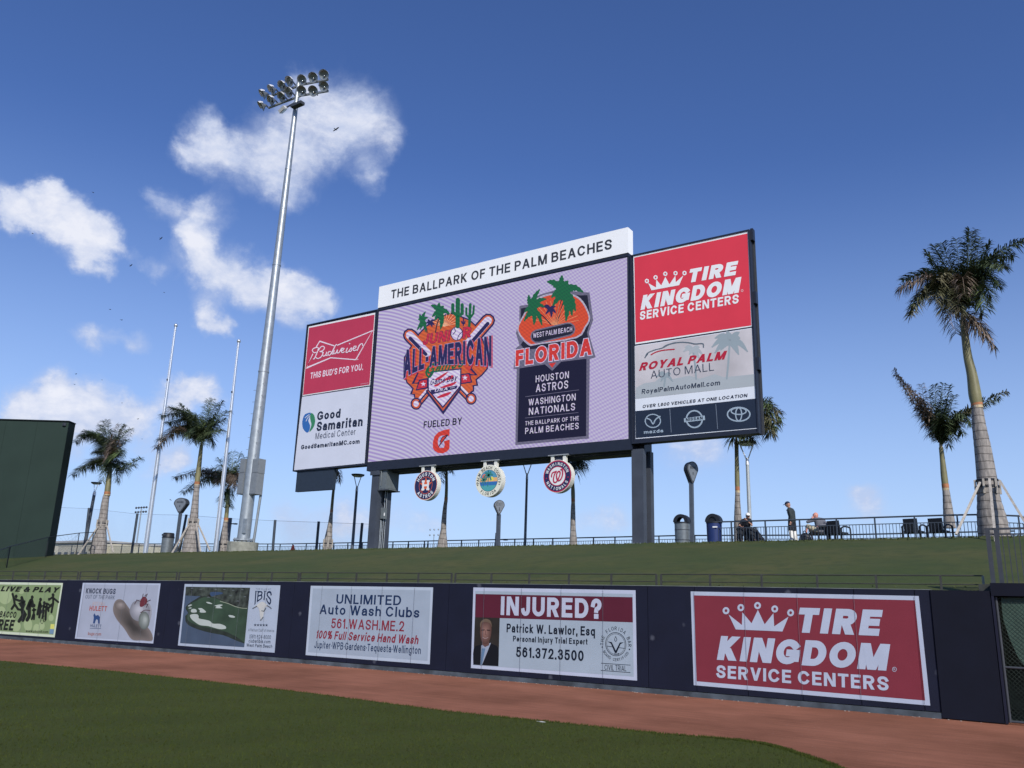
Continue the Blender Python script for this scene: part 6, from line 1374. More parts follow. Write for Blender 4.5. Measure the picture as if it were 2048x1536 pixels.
# picket fence over the gate at the right
Yg = Yw(-1.5) + .75
gx0 = PX((1975, 1063), Yg).x; zgt = PX((1975, 1058), Yg).z; zgr = PX((1975, 1069), Yg).z
gf = empty('gate_fence', (gx0 + 1.5, Yg, zh), 'near dark picket fence standing on the wall above the gate at the right edge', 'fence')
for x in (gx0 + .0, gx0 + .16): mb = MB(); mb.bar((x, Yg, zh - .3), (x, Yg, zgt + .02), .085); mb.build('post', M_dkmetal, gf)
mb = MB(); mb.tube([(gx0 - .05, Yg, zgt), (gx0 + 4, Yg, zgt)], .03, 4, sm=False); mb.build('top_rail', M_dkmetal, gf)
mb = MB(); mb.tube([(gx0 - .05, Yg, zgr), (gx0 + 4, Yg, zgr)], .022, 4, sm=False); mb.build('picket_rail', M_dkmetal, gf)
k = 0; x = gx0 + .26
while x < gx0 + 4: mb = MB(); mb.bar((x, Yg, zh - .2), (x, Yg, zgr), .018); mb.build('picket', M_dkmetal, gf); x += .105

# ================================================================== BATTER'S EYE (big dark green wall) AND ITS FENCE
YE = 33.6
tr = PX((138.5, 843.5), YE); brx = tr.x
dirL = Vector((-.835, -.549, 0)).normalized(); nrm = Vector((dirL.y, -dirL.x, 0));
if nrm.y > 0: nrm = -nrm
be = empty('batters_eye_wall', (brx, YE, 4.4), 'tall plain dark green wall at the left edge, its side edge darker', 'wall')
L0 = Vector((brx, YE, 0)); L1 = L0 + dirL * 26; back = -nrm * .95
z1 = tr.z; z0 = 2.6
mb = MB(); mb.prism([L0 + Vector((0, 0, z0)), L1 + Vector((0, 0, z0)), L1 + back + Vector((0, 0, z0)), L0 + back + Vector((0, 0, z0))], (0, 0, z1 - z0)); mb.build('wall_body', M_eyeside, be)
W_ = 2.44
i = 0; x = 0
while x < 26:     # face boards with thin joints
    a = L0 + dirL * (x + .006) + nrm * .03; b = L0 + dirL * (min(x + W_, 26) - .006) + nrm * .03
    mb = MB(); mb.prism([a + Vector((0, 0, z0)), b + Vector((0, 0, z0)), b - nrm * .028 + Vector((0, 0, z0)), a - nrm * .028 + Vector((0, 0, z0))], (0, 0, z1 - z0 - .08)); mb.build('face_board', M_eye, be); x += W_
mb = MB(); mb.prism([L0 + nrm * .06 + Vector((.05, 0, z1)), L1 + nrm * .06 + Vector((0, 0, z1)), L1 + back * 1.05 + Vector((0, 0, z1)), L0 + back * 1.05 + Vector((.05, 0, z1))], (0, 0, .07)); mb.build('top_cap', M_eyeside, be)
q = L0 + dirL * .3 + nrm * .1; mb = MB(); mb.box(q + Vector((-.12, -.08, z1 - .35)), q + Vector((.12, .08, z1 - .12))); mb.build('corner_bracket', M_dkmetal, be)
# chain link fence climbing the berm in front of it
fence_px = [((-60, 1118), (-60, 1162)), ((18, 1093), (13, 1135)), ((97, 1074), (91, 1115)), ((158, 1066), (153, 1102)), ((186, 1064.5), (182, 1098))]
def on_berm(px_, py_):
    for j in range(900):
        Y = 20.5 + j * .05; p = onY(px_, py_, Y)
        if p.z <= berm_z(p.x, Y): return Vector((p.x, Y, berm_z(p.x, Y)))
    return p
cf = empty('chain_link_fence', (-52, 30, 4), 'black chain link fence climbing the grass in front of the dark green wall', 'fence')
fp_ = []
for tpx, bpx in fence_px:
    b = on_berm(*bpx) if bpx[1] > 1104 else Vector((onY(bpx[0], bpx[1], 35.0).x, 35.0, zcrest(-55)))
    t = Vector((b.x, b.y, onY(tpx[0], tpx[1], b.y).z)); fp_.append((b, t)); mb = MB(); mb.tube([b - Vector((0, 0, .2)), t], .035, 6); mb.build('post', M_black, cf)
mb = MB(); mb.tube([t for b, t in fp_], .028, 6); mb.build('top_rail', M_black, cf)
mb = MB()
for i in range(len(fp_) - 1):
    (b0, t0), (b1, t1) = fp_[i], fp_[i + 1]; n = max(6, int((b1 - b0).length / .45))
    for k in range(n):
        for s0, s1 in (((k) / n, (k + 6) / n), ((k + 6) / n, k / n)):
            s0c, s1c = min(1, s0), min(1, s1); mb.tube([b0 + (b1 - b0) * s0c, t0 + (t1 - t0) * s1c], .0035, 3, False)
o = mb.build('wire_mesh', M_black, cf); o['kind'] = 'stuff'
# upper bit of fence seen right of the green wall
a = PX((120, 1065), 35.2); b = PX((185, 1064), 35.2)

# ================================================================== PALMS
def trunk_mat():
    m = bpy.data.materials.new('ringed_palm_bark'); m.use_nodes = True; t = m.node_tree; p = t.nodes['Principled BSDF']; p.inputs['Roughness'].default_value = .85; p.inputs['Specular IOR Level'].default_value = .2
    c = t.nodes.new('ShaderNodeNewGeometry'); sx_ = t.nodes.new('ShaderNodeSeparateXYZ'); t.links.new(c.outputs['Position'], sx_.inputs[0])
    n = t.nodes.new('ShaderNodeTexNoise'); n.inputs['Scale'].default_value = 1.3; n.inputs['Detail'].default_value = 6; t.links.new(c.outputs['Position'], n.inputs['Vector'])
    nz = t.nodes.new('ShaderNodeTexNoise'); nz.inputs['Scale'].default_value = 9; nz.inputs['Detail'].default_value = 5
    mp = t.nodes.new('ShaderNodeMapping'); mp.inputs['Scale'].default_value = (1, 1, .25); t.links.new(c.outputs['Position'], mp.inputs['Vector']); t.links.new(mp.outputs[0], nz.inputs['Vector'])
    def M(op, a, b=None, cl=False):
        k = t.nodes.new('ShaderNodeMath'); k.operation = op; k.use_clamp = cl
        for i, v in enumerate((a, b)):
            if v is None: continue
            if isinstance(v, (int, float)): k.inputs[i].default_value = v
            else: t.links.new(v, k.inputs[i])
        return k.outputs[0]
    z = M('ADD', sx_.outputs['Z'], M('MULTIPLY', n.outputs['Fac'], .16)); fr = M('FRACT', M('DIVIDE', z, .30)); ringd = M('LESS_THAN', fr, .1)
    r = t.nodes.new('ShaderNodeValToRGB'); t.links.new(nz.outputs['Fac'], r.inputs[0]); r.color_ramp.elements[0].position = .3; r.color_ramp.elements[0].color = (.165, .15, .14, 1); r.color_ramp.elements[1].position = .7; r.color_ramp.elements[1].color = (.36, .325, .295, 1)
    mx = t.nodes.new('ShaderNodeMixRGB'); t.links.new(M('MULTIPLY', ringd, .75), mx.inputs[0]); t.links.new(r.outputs[0], mx.inputs[1]); mx.inputs[2].default_value = (.07, .06, .055, 1)
    t.links.new(mx.outputs[0], p.inputs['Base Color'])
    b = t.nodes.new('ShaderNodeBump'); b.inputs['Strength'].default_value = .7; b.inputs['Distance'].default_value = .04; t.links.new(M('SUBTRACT', nz.outputs['Fac'], ringd), b.inputs['Height']); t.links.new(b.outputs[0], p.inputs['Normal'])
    return m
M_bark = trunk_mat()
M_shaft = mat('palm_crownshaft', (.18, .165, .08), .5, var=.35, scale=1.5); M_sheath = mat('pale_leaf_sheath', (.42, .33, .2), .7, var=.35, scale=3)
M_scar = mat('rust_leaf_scar', (.36, .15, .07), .8, var=.3)
def leafmat(name, c, c2):
    m = bpy.data.materials.new(name); m.use_nodes = True; t = m.node_tree; p = t.nodes['Principled BSDF']; p.inputs['Roughness'].default_value = .42; p.inputs['Specular IOR Level'].default_value = .45
    g_ = t.nodes.new('ShaderNodeNewGeometry'); n = t.nodes.new('ShaderNodeTexNoise'); n.inputs['Scale'].default_value = 1.1; n.inputs['Detail'].default_value = 5; t.links.new(g_.outputs['Position'], n.inputs['Vector'])
    r = t.nodes.new('ShaderNodeValToRGB'); t.links.new(n.outputs['Fac'], r.inputs[0]); r.color_ramp.elements[0].position = .38; r.color_ramp.elements[0].color = (*c, 1); r.color_ramp.elements[1].position = .66; r.color_ramp.elements[1].color = (*c2, 1)
    ri = t.nodes.new('ShaderNodeMapRange'); ri.inputs['To Min'].default_value = .65; ri.inputs['To Max'].default_value = 1.4; t.links.new(g_.outputs['Random Per Island'], ri.inputs['Value'])
    v = t.nodes.new('ShaderNodeVectorMath'); v.operation = 'SCALE'; t.links.new(r.outputs[0], v.inputs[0]); t.links.new(ri.outputs[0], v.inputs['Scale']); t.links.new(v.outputs[0], p.inputs['Base Color'])
    return m
M_leaf = leafmat('palm_leaflets', (.04, .062, .03), (.095, .12, .055)); M_leafl = leafmat('young_palm_leaflets', (.08, .12, .04), (.16, .20, .08)); M_dead = leafmat('dry_palm_leaflets', (.13, .10, .075), (.28, .21, .16)); M_olive = leafmat('yellowing_palm_leaflets', (.08, .085, .04), (.19, .17, .10))
KM = {'g': M_leaf, 'l': M_leafl, 'd': M_dead, 'o': M_olive}
WIND = Vector((-.15, 0, 0))
def frond(parent, c, mid, tip, kind, ll, rnd, dens=1.0):
    path = smooth_path([tuple(c), tuple(c + (mid - c) * .55 + Vector((0, 0, .06 * (mid - c).length))), tuple(mid), tuple(tip)], 10); path = [Vector(p) for p in path]; n = len(path)
    mb = MB(); mb.tube(path, [.035 * (1 - .85 * i / n) for i in range(n)], 4, False)
    total = sum((path[i + 1] - path[i]).length for i in range(n - 1)); m_ = int(total / .024 * dens)
    for q in range(m_):
        s_ = .10 + .90 * q / m_; f_ = s_ * (n - 1); i = min(int(f_), n - 2); p = path[i] + (path[i + 1] - path[i]) * (f_ - i); d = (path[i + 1] - path[i]).normalized()
        side = d.cross(Vector((0, 0, 1))); side = side.normalized() if side.length > .05 else Vector((1, 0, 0)); upv = side.cross(d).normalized()
        ln = ll * (.45 + .75 * math.sin(math.pi * min(1, .12 + s_ * .83))) * rnd.uniform(.75, 1.15)
        for sg in (-1, 1):
            ph = rnd.uniform(-.85, 1.0); v = (side * sg * math.cos(ph) + upv * math.sin(ph) * .8 + d * rnd.uniform(.35, .85)).normalized()
            droop = rnd.uniform(.35, .8) if kind != 'd' else rnd.uniform(.5, 1.1)
            k1 = p + v * ln * .5 + Vector((0, 0, -droop * .10 * ln)) + WIND * .1 * ln; k2 = p + v * ln * .93 + Vector((0, 0, -droop * .62 * ln)) + WIND * ln * .3
            wv = v.cross(Vector((rnd.uniform(-.4, .4), rnd.uniform(-.4, .4), 1))).normalized() * rnd.uniform(.015, .03) * (1 if kind != 'd' else .8)
            mb.add([p - wv * .5, p + wv * .5, k1 + wv, k1 - wv, k2], [(0, 1, 2, 3), (3, 2, 4)])
    return mb.build('frond', KM[kind], parent)
def brace_of(e, top, foot, Ytop, Yfoot):
    a = PX(top, Ytop); b = PX(foot, Yfoot); mb = MB(); mb.bar(a, b, .09, .07); mb.build('brace', M_wood, e)
def palm(label, Y, prof, split, crown, fronds, ll, seed, band=None, braces=(), grp='royal palms along the crest', scar=True, dens=1.0):
    rnd = random.Random(seed)
    P3 = [(PX((x, y), Y), rad(w, PX((x, y), Y))) for x, y, w in prof]
    b0 = P3[0][0]; e = empty('palm_tree', (b0.x, Y, min(b0.z, zcrest(b0.x)) - .15), label, 'palm tree', grp)
    P3[0] = (P3[0][0] - Vector((0, 0, .35)), P3[0][1] * 1.03)
    def sub(lst):
        pp_ = smooth_path([(*p, r_) for p, r_ in lst], 8); return [Vector(q[:3]) for q in pp_], [max(.03, q[3]) for q in pp_]
    pt, rr_ = sub(P3[:split + 1]); rr_ = [r_ * (1 + .018 * math.sin(p.z * 21)) for p, r_ in zip(pt, rr_)]
    mb = MB(); mb.tube(pt, rr_, 16); mb.build('trunk', M_bark, e)
    pt, rr_ = sub(P3[split:]); mb = MB(); mb.tube(pt, [r_ * 1.02 for r_ in rr_], 14); mb.build('crownshaft', M_shaft, e)
    if scar:
        q, r_ = P3[split]; dz = (P3[split + 1][0] - q).normalized(); mb = MB(); mb.tube([q - dz * .02, q + dz * .16], r_ * 1.06, 14); mb.build('leaf_scar', M_scar, e)
        mb = MB(); mb.tube([q - dz * .14, q - dz * .03], r_ * 1.04, 14); mb.build('leaf_scar', M_sheath, e)
    q, r_ = P3[-1]; mb = MB(); mb.tube([P3[-2][0] * .3 + q * .7, q + Vector((0, 0, .25))], [r_ * 1.1, r_ * .5], 10); mb.build('leaf_base', M_sheath, e)
    c = PX(crown, Y)
    for fr in fronds:
        tip, mid, kind = fr[0], fr[1], fr[2]; dy = fr[3] if len(fr) > 3 else rnd.uniform(-1.6, 1.6)
        frond(e, c + Vector((0, 0, rnd.uniform(-.1, .3))), PX(mid, Y + dy * .55), PX(tip, Y + dy), kind, ll, rnd, dens)
    # spear leaf
    if band:
        for yb in band:
            q = None
            for i in range(len(P3) - 1):
                (a, ra), (b, rb) = P3[i], P3[i + 1]; z = PX((prof[0][0], yb), Y).z
                if a.z <= z <= b.z: t_ = (z - a.z) / (b.z - a.z); q = a + (b - a) * t_; r_ = ra + (rb - ra) * t_
            if q is not None: mb = MB(); mb.tube([q, q + Vector((0, 0, .07))], r_ * 1.09, 14, sm=False); mb.build('strap', M_black, e)
        for k in range(6):
            if q is None: break
            an = k * math.pi / 3 + .3; w_ = q + Vector((math.cos(an), math.sin(an), 0)) * r_ * 1.12; mb = MB(); mb.bar(w_ + Vector((0, 0, -.25)), w_ + Vector((0, 0, .3)), .07); mb.build('batten', M_wood, e)
    for br in braces: brace_of(e, *br)
    return e
# P9 big right palm
palm('tallest and nearest palm, at the right edge, big shaggy crown and three pale timber braces', 36.0,
     [(1988, 1068, 58), (1984, 1040, 54), (1978, 1000, 43), (1974, 960, 37), (1966, 900, 31), (1958, 850, 25), (1954, 810, 20), (1950, 790, 23), (1944, 750, 19), (1936, 715, 16), (1931, 680, 14), (1926, 640, 12)], 6, (1927, 628),
     [((1798, 577), (1852, 556), 'd', -.8), ((1806, 560), (1850, 548), 'g', 1), ((1822, 629), (1851, 580), 'o', -1.4), ((1826, 612), (1862, 575), 'g', -1), ((1852, 504), (1880, 540), 'g', .5), ((1866, 490), (1896, 540), 'g', 1.2), ((1884, 486), (1906, 545), 'g', -1), ((1912, 478), (1920, 545), 'g', 1.5), ((1938, 458), (1935, 530), 'g', -.4), ((1946, 462), (1938, 535), 'g', 1.6), ((1958, 478), (1950, 540), 'g', -1.3), ((1978, 486), (1958, 540), 'g', .6), ((2046, 482), (1992, 508), 'g', -.4), ((2026, 512), (1978, 518), 'g', 1.5), ((2010, 532), (1972, 530), 'g', -1.6),
      ((1998, 570), (1968, 545), 'g', -.6), ((1984, 596), (1962, 560), 'g', 1), ((1975, 618), (1958, 570), 'l', -1.2), ((1966, 630), (1952, 585), 'g', .3), ((1990, 692), (1955, 650), 'd', -.4), ((1975, 668), (1950, 640), 'd', .8), ((1895, 650), (1898, 600), 'd', -.8), ((1912, 668), (1906, 620), 'd', .8), ((1868, 600), (1880, 570), 'o', -1.8), ((1885, 618), (1892, 580), 'o', -1.9), ((1920, 625), (1912, 570), 'o', -2), ((1872, 560), (1890, 548), 'o', -1.4), ((1930, 590), (1925, 555), 'd', -2), ((1850, 540), (1880, 550), 'g', 2)],
     .62, 1, (962, 975), [((1960, 965), (1912, 1069), 35.6, 34.4), ((1979, 958), (1992, 1088), 35.35, 33.2), ((2000, 962), (2052, 1048), 35.5, 34.6)])
palm('palm with a dead brown frond sticking up to the left, behind the empty chairs', 41.0,
     [(1898, 1040, 22), (1896, 1020, 18), (1893, 990, 14), (1891, 975, 12.5), (1888, 950, 12), (1885, 920, 9.5), (1882, 895, 8)], 3, (1882, 890),
     [((1788, 738), (1836, 806), 'd', -.5), ((1792, 750), (1842, 800), 'd', .5), ((1800, 762), (1838, 820), 'd', 1), ((1843, 768), (1852, 822), 'd', -1), ((1815, 770), (1850, 836), 'd', -.2), ((1886, 766), (1880, 822), 'g', -.6), ((1900, 770), (1888, 826), 'g', .8), ((1870, 768), (1872, 826), 'g', 1.2), ((1857, 780), (1866, 830), 'g', -1), ((1908, 790), (1896, 835), 'g', -1), ((2013, 782), (1945, 815), 'o', -.3), ((2000, 796), (1940, 822), 'g', .8), ((1965, 815), (1925, 826), 'g', 1.5), ((1948, 850), (1918, 828), 'g', -.9), ((1925, 868), (1908, 842), 'g', .7), ((1910, 880), (1900, 850), 'g', -.5), ((1898, 892), (1892, 862), 'g', .2), ((1858, 870), (1868, 850), 'd', .5), ((1876, 805), (1878, 840), 'g', -1.8), ((1890, 800), (1886, 840), 'g', -1.8)], .5, 2)
palm('leftmost palm, next to the dark green wall, drooping dark fronds and timber braces', 36.4,
     [(196, 1108, 31), (199, 1085, 27), (202, 1060, 20), (205, 1045, 17.5), (211, 1000, 13), (214.5, 988, 11.5), (217, 965, 10.5), (220, 940, 8), (221, 928, 8)], 5, (221, 925),
     [((150, 884), (184, 866), 'g', -.5), ((160, 872), (190, 868), 'g', 1), ((143, 950), (182, 926), 'g', -.5), ((155, 938), (190, 925), 'd', 1), ((283, 916), (252, 930), 'g', 0), ((272, 930), (246, 938), 'g', 1.2), ((262, 858), (240, 878), 'g', -.6), ((250, 850), (234, 876), 'g', 1), ((208, 842), (214, 876), 'g', .3), ((216, 840), (218, 878), 'g', -1.2), ((200, 850), (210, 880), 'g', 1.4), ((240, 848), (228, 880), 'd', -1.2), ((170, 862), (196, 876), 'g', .4), ((236, 962), (232, 935), 'g', .3), ((205, 962), (212, 935), 'g', -.4), ((190, 905), (206, 900), 'g', 1.5), ((246, 900), (234, 910), 'l', -1.5), ((232, 880), (226, 900), 'd', -1.8), ((255, 880), (238, 895), 'g', 1.6), ((226, 860), (222, 890), 'g', -1.6)], .75, 3, (1048,),
     [((196, 1053), (156, 1110), 36.0, 35.0), ((214, 1052), (226, 1104), 36.1, 35.5), ((198, 1058), (178, 1101), 36.9, 37.4)])
palm('second palm from the left, bright new leaf on top, timber braces at its foot', 36.4,
     [(381, 1103, 33), (383, 1080, 30), (386, 1050, 19), (388, 1035, 16.5), (391, 1000, 12.5), (394, 968, 10), (396, 950, 10), (399, 925, 8.5), (403, 890, 6.5)], 5, (404, 885),
     [((312, 895), (352, 858), 'd', -.6), ((318, 880), (355, 856), 'g', .6), ((322, 832), (362, 826), 'g', -.8), ((335, 846), (368, 838), 'g', .8), ((340, 815), (374, 826), 'g', 1.4), ((360, 808), (384, 832), 'g', -1), ((425, 797), (414, 838), 'l', -.4), ((418, 800), (410, 840), 'l', .8), ((432, 806), (418, 842), 'l', -1.2), ((446, 802), (428, 838), 'g', .6), ((457, 822), (432, 842), 'g', -.6), ((452, 838), (428, 852), 'g', 1.2), ((446, 860), (426, 862), 'g', -.8), ((428, 888), (418, 870), 'g', .5), ((386, 884), (392, 868), 'g', .3), ((370, 870), (386, 858), 'g', -1.2), ((350, 862), (378, 850), 'g', 1.4), ((395, 830), (400, 856), 'g', -1.7), ((410, 890), (409, 872), 'g', -1)], .75, 4, (1046,),
     [((377, 1050), (344, 1106), 36.0, 35.0), ((374, 1056), (354, 1103), 36.8, 37.2), ((392, 1046), (401, 1104), 35.9, 35.4), ((397, 1050), (420, 1101), 36.3, 36.4)])
palm('third palm from the left, between the second flagpole and the floodlight tower', 40,
     [(446, 1098, 18), (448, 1075, 15), (450, 1055, 10.5), (452, 1040, 8.5), (455, 1010, 7.5), (457, 985, 6.5)], 3, (458, 972),
     [((349, 955), (402, 940), 'd', -.5), ((365, 985), (405, 958), 'g', .5), ((385, 950), (425, 945), 'd', 1), ((425, 936), (442, 948), 'g', -.8), ((438, 918), (449, 944), 'g', .8), ((456, 905), (458, 940), 'l', -1), ((467, 902), (463, 938), 'l', .5), ((480, 906), (470, 940), 'l', 1), ((490, 915), (476, 942), 'g', -.5), ((498, 935), (480, 950), 'g', 1), ((482, 984), (474, 960), 'd', -.5), ((470, 975), (466, 958), 'd', .5), ((461, 1014), (456, 990), 'g', .3), ((446, 1014), (450, 990), 'g', -.4), ((430, 960), (444, 955), 'd', -1), ((475, 960), (468, 950), 'd', -1.6), ((445, 930), (452, 950), 'g', -1.5)], .75, 5, scar=True, band=(1090,))
palm('palm with its crown hidden behind the left sponsor panels, rough bark at its foot', 40,
     [(655, 1096, 19), (656.5, 1080, 16), (659, 1060, 11.5), (660.5, 1048, 9.5), (663, 1024, 6), (666, 990, 5.5), (669, 965, 5), (672, 948, 6)], 4, (673, 935),
     [((655, 900), (664, 915), 'g', 2), ((690, 890), (682, 912), 'g', 2), ((665, 966), (668, 948), 'd', 0), ((680, 962), (677, 948), 'd', .4), ((650, 935), (660, 925), 'g', 2), ((700, 925), (688, 918), 'g', 2)], .5, 6, band=(1088,))
palm('palm with a brown flared trunk between the navy and the cream round signs', 40,
     [(885, 1090, 24), (885.5, 1078, 17), (887, 1060, 11.5), (888, 1040, 10), (890, 1015, 8), (892, 1000, 6.6), (893, 975, 6), (893, 940, 5)], 5, (893, 935),
     [((838, 938), (868, 925), 'g', .5), ((850, 955), (872, 930), 'g', 1.5), ((903, 945), (898, 930), 'g', -.4), ((882, 965), (884, 945), 'g', .3), ((920, 915), (905, 918), 'g', 2), ((890, 895), (892, 915), 'g', 2), ((860, 900), (878, 915), 'g', 2)], .55, 7)
palm('palm with a ringed trunk just right of the red round sign', 40,
     [(1147, 1086, 18), (1146.5, 1070, 13), (1146, 1055, 11), (1146, 1025, 9.5), (1146.3, 1003, 7.5), (1146, 985, 8), (1145.5, 963, 6), (1146, 948, 6)], 4, (1146, 940),
     [((1180, 914), (1164, 920), 'g', -.4), ((1172, 928), (1160, 926), 'd', .4), ((1164, 938), (1156, 930), 'g', -.8), ((1153, 948), (1150, 936), 'g', .4), ((1128, 920), (1136, 922), 'g', .5), ((1120, 935), (1134, 928), 'd', 0), ((1150, 890), (1148, 915), 'g', 2), ((1184, 900), (1166, 912), 'g', 2)], .7, 8)
palm('palm behind the white-capped person, its crown showing past the lower right scoreboard corner', 40,
     [(1477, 1080, 18), (1476.5, 1060, 17), (1475.5, 1030, 14), (1475, 1000, 10.5), (1475, 980, 9), (1474.5, 960, 9.5), (1473.5, 915, 8), (1473, 885, 8)], 4, (1474, 872),
     [((1560, 824), (1518, 808), 'o', -.5), ((1562, 836), (1520, 818), 'l', .8), ((1556, 846), (1520, 826), 'o', -1), ((1540, 800), (1510, 812), 'g', 1), ((1546, 812), (1512, 806), 'l', -1.2), ((1548, 868), (1524, 838), 'o', 0), ((1538, 872), (1518, 842), 'g', 1.2), ((1530, 862), (1512, 840), 'o', -1.2), ((1500, 880), (1488, 868), 'g', -.5), ((1510, 884), (1494, 866), 'g', .8), ((1462, 882), (1467, 872), 'g', 0), ((1440, 850), (1456, 850), 'g', 2), ((1470, 810), (1474, 840), 'g', 2), ((1552, 856), (1520, 834), 'l', .5)], .75, 9)
# small flowering stake plant at that palm's foot
# ================================================================== PEOPLE AND CHAIRS
M_shirt = mat('dark_grey_sweatshirt', (.03, .04, .042), .8, var=.15, scale=5, bump=.2); M_shirtb = mat('black_cotton', (.014, .016, .022), .85, var=.2, scale=6); M_shirtg = mat('heather_grey_cotton', (.13, .135, .16), .85, var=.15, scale=6)
M_wcloth = mat('white_cotton', (.8, .79, .76), .8, var=.05); M_khaki = mat('khaki_cotton', (.42, .38, .28), .85, var=.15, scale=6); M_capn = mat('navy_cap_cloth', (.012, .02, .05), .7); M_capb = mat('blue_cap_bill', (.03, .07, .3), .6)
M_hairb = mat('brown_hair', (.05, .03, .02), .7)
def skin_mesh(name, verts, edges, radii, m, parent, sub=2, root=0):
    mb = MB()
    for a, b in edges: mb.tube([verts[a], verts[b]], [radii[a], radii[b]], 6)
    return mb.build(name, m, parent)
def blob(name, chains, m, parent, vox=.017):
    """one continuous body surface: tapered limbs grown together"""
    mb = MB()
    for pts, rr in chains:
        mb.tube(pts, rr, 12)
        for p, r_ in zip(pts, rr): mb.ball(p, r_ * .99, 12)
    o = mb.build(name, m, parent)
    rm = o.modifiers.new('remesh', 'REMESH'); rm.mode = 'VOXEL'; rm.voxel_size = vox; rm.use_smooth_shade = True
    sm = o.modifiers.new('smooth', 'SMOOTH'); sm.factor = .5; sm.iterations = 5
    return o
def figure(base, turn, J, label, shirt, pants, cap=None, sleeves=True, hat=None, bald=False, skin=M_skin, pants_r=1.0, socks=None, bare_arms=False, long_pants=True):
    """J: joint positions in a local frame (x right of the viewer, y away, z up), metres"""
    base = Vector(base); rz = Matrix.Rotation(turn, 3, 'Z'); g = {k: base + rz @ Vector(v) for k, v in J.items()}
    e = empty('person', base, label, 'person')
    for s_ in 'lr': g[s_ + 'hand'] = g[s_ + 'wr'] + (g[s_ + 'wr'] - g[s_ + 'el']).normalized() * .08
    lat = (g['rsh'] - g['lsh']).normalized()
    def torso(k, low, hem=0.0):
        c = []
        for o_ in (-.075, 0, .075): c.append(([g['pelvis'] + lat * o_ + (g['pelvis'] - g['waist']) * hem, g['waist'] + lat * o_, g['chest'] + lat * o_ * 1.25, g['neck'] * .35 + g['chest'] * .65 + lat * o_ * .9], [low + k, .10 + k, .118 + k, .085 + k]))
        c.append(([g['lsh'], g['chest'] * .5 + g['neck'] * .5, g['rsh']], [.06 + k, .07 + k, .06 + k])); return c
    def limb(ks, rs): return ([g[x] if isinstance(x, str) else x for x in ks], rs)
    ch = torso(0, .11) + [limb(['chest', 'neck', 'jaw', 'head'], [.07, .056, .056, .05])]
    for s_ in 'lr':
        ch += [limb([s_ + 'sh', s_ + 'el', s_ + 'wr', s_ + 'hand'], [.056, .044, .031, .036]), limb(['pelvis', s_ + 'hip', s_ + 'kn', s_ + 'an', s_ + 'toe'], [.11, .095, .062, .043, .035])]
    blob('body', ch, skin, e)
    # head
    hc = g['head']; f = (rz @ Vector(J['face'])).normalized(); sd_ = f.cross(Vector((0, 0, 1))).normalized(); uh = sd_.cross(f).normalized(); rot = Matrix((sd_, f, uh)).transposed()
    mb = MB(); mb.ball(hc, .108, 16, (.82, 1.0, 1.18), rot); mb.ball(hc + f * .045 - uh * .07, .06, 10, (.9, 1, .8), rot); mb.ball(hc + f * .112 - uh * .012, .018, 6, (.8, 1.1, 1.3), rot)
    for s_ in (-1, 1): mb.ball(hc + sd_ * s_ * .09 - uh * .01, .024, 6, (.4, .8, 1.2), rot)
    hd_ = mb.build('head', skin, e)
    mb = MB()
    for s_ in (-1, 1): mb.ball(hc + f * .098 + sd_ * s_ * .035 + uh * .02, .012, 6)
    mb.build('eyes', M_black, e); mb = MB(); mb.ball(hc + f * .1 - uh * .055, .022, 6, (1.2, .3, .3), rot); mb.build('mouth', mat('lips', (.3, .1, .08), .5), e)
    # fingers
    for s_ in 'lr':
        d = (g[s_ + 'wr'] - g[s_ + 'el']).normalized(); pl = d.cross(Vector((0, 1, .3))).normalized(); nn = d.cross(pl); k0 = g[s_ + 'hand']
        vs = [k0 - d * .03]; es = []; ra = [.022]
        for i, (off, ln) in enumerate(((-.03, .065), (-.01, .08), (.01, .075), (.03, .06))):
            a = len(vs); vs += [k0 + pl * off + d * .02, k0 + pl * off + d * (.02 + ln * .55) + nn * .01, k0 + pl * off + d * (.02 + ln * .85) + nn * .035]; es += [(0, a), (a, a + 1), (a + 1, a + 2)]; ra += [.010, .009, .008]
        a = len(vs); vs += [k0 - d * .03 + pl * .045, k0 + d * .01 + pl * .062]; es += [(0, a), (a, a + 1)]; ra += [.011, .009]
        skin_mesh('hand', vs, es, ra, skin, e, 1)
    # clothes
    ch = torso(.028, .118, .12)
    for s_ in 'lr':
        if bare_arms: ch.append(limb([s_ + 'sh', g[s_ + 'sh'] * .4 + g[s_ + 'el'] * .6], [.085, .072]))
        else: ch.append(limb([s_ + 'sh', s_ + 'el', g[s_ + 'wr'] * .95 + g[s_ + 'el'] * .05], [.085, .07, .046]))
    blob('shirt', ch, shirt, e)
    ch = []
    for s_ in 'lr':
        if long_pants: ch.append(limb(['pelvis', s_ + 'hip', s_ + 'kn', g[s_ + 'an'] * .93 + g[s_ + 'kn'] * .07], [.132, .122, .088 * pants_r, .066 * pants_r]))
        else: ch.append(limb(['pelvis', s_ + 'hip', g[s_ + 'hip'] * .08 + g[s_ + 'kn'] * .92], [.132, .125, .108]))
    blob('trousers' if long_pants else 'shorts', ch, pants, e)
    if socks:
        for s_ in 'lr': blob('white_trouser_leg', [limb([g[s_ + 'kn'] + (g[s_ + 'hip'] - g[s_ + 'kn']) * .25, s_ + 'kn', s_ + 'an'], [.105, .098, .08])], socks, e)
    for s_ in 'lr': mb = MB(); dd = (g[s_ + 'toe'] - g[s_ + 'an']); mb.ball(g[s_ + 'an'] + dd * .45 - Vector((0, 0, .03)), .09, 10, (.6, 1.5, .55), Matrix.Rotation(math.atan2(-dd.x, dd.y), 3, 'Z')); mb.build('shoe', M_dkmetal if not socks else M_khaki, e)
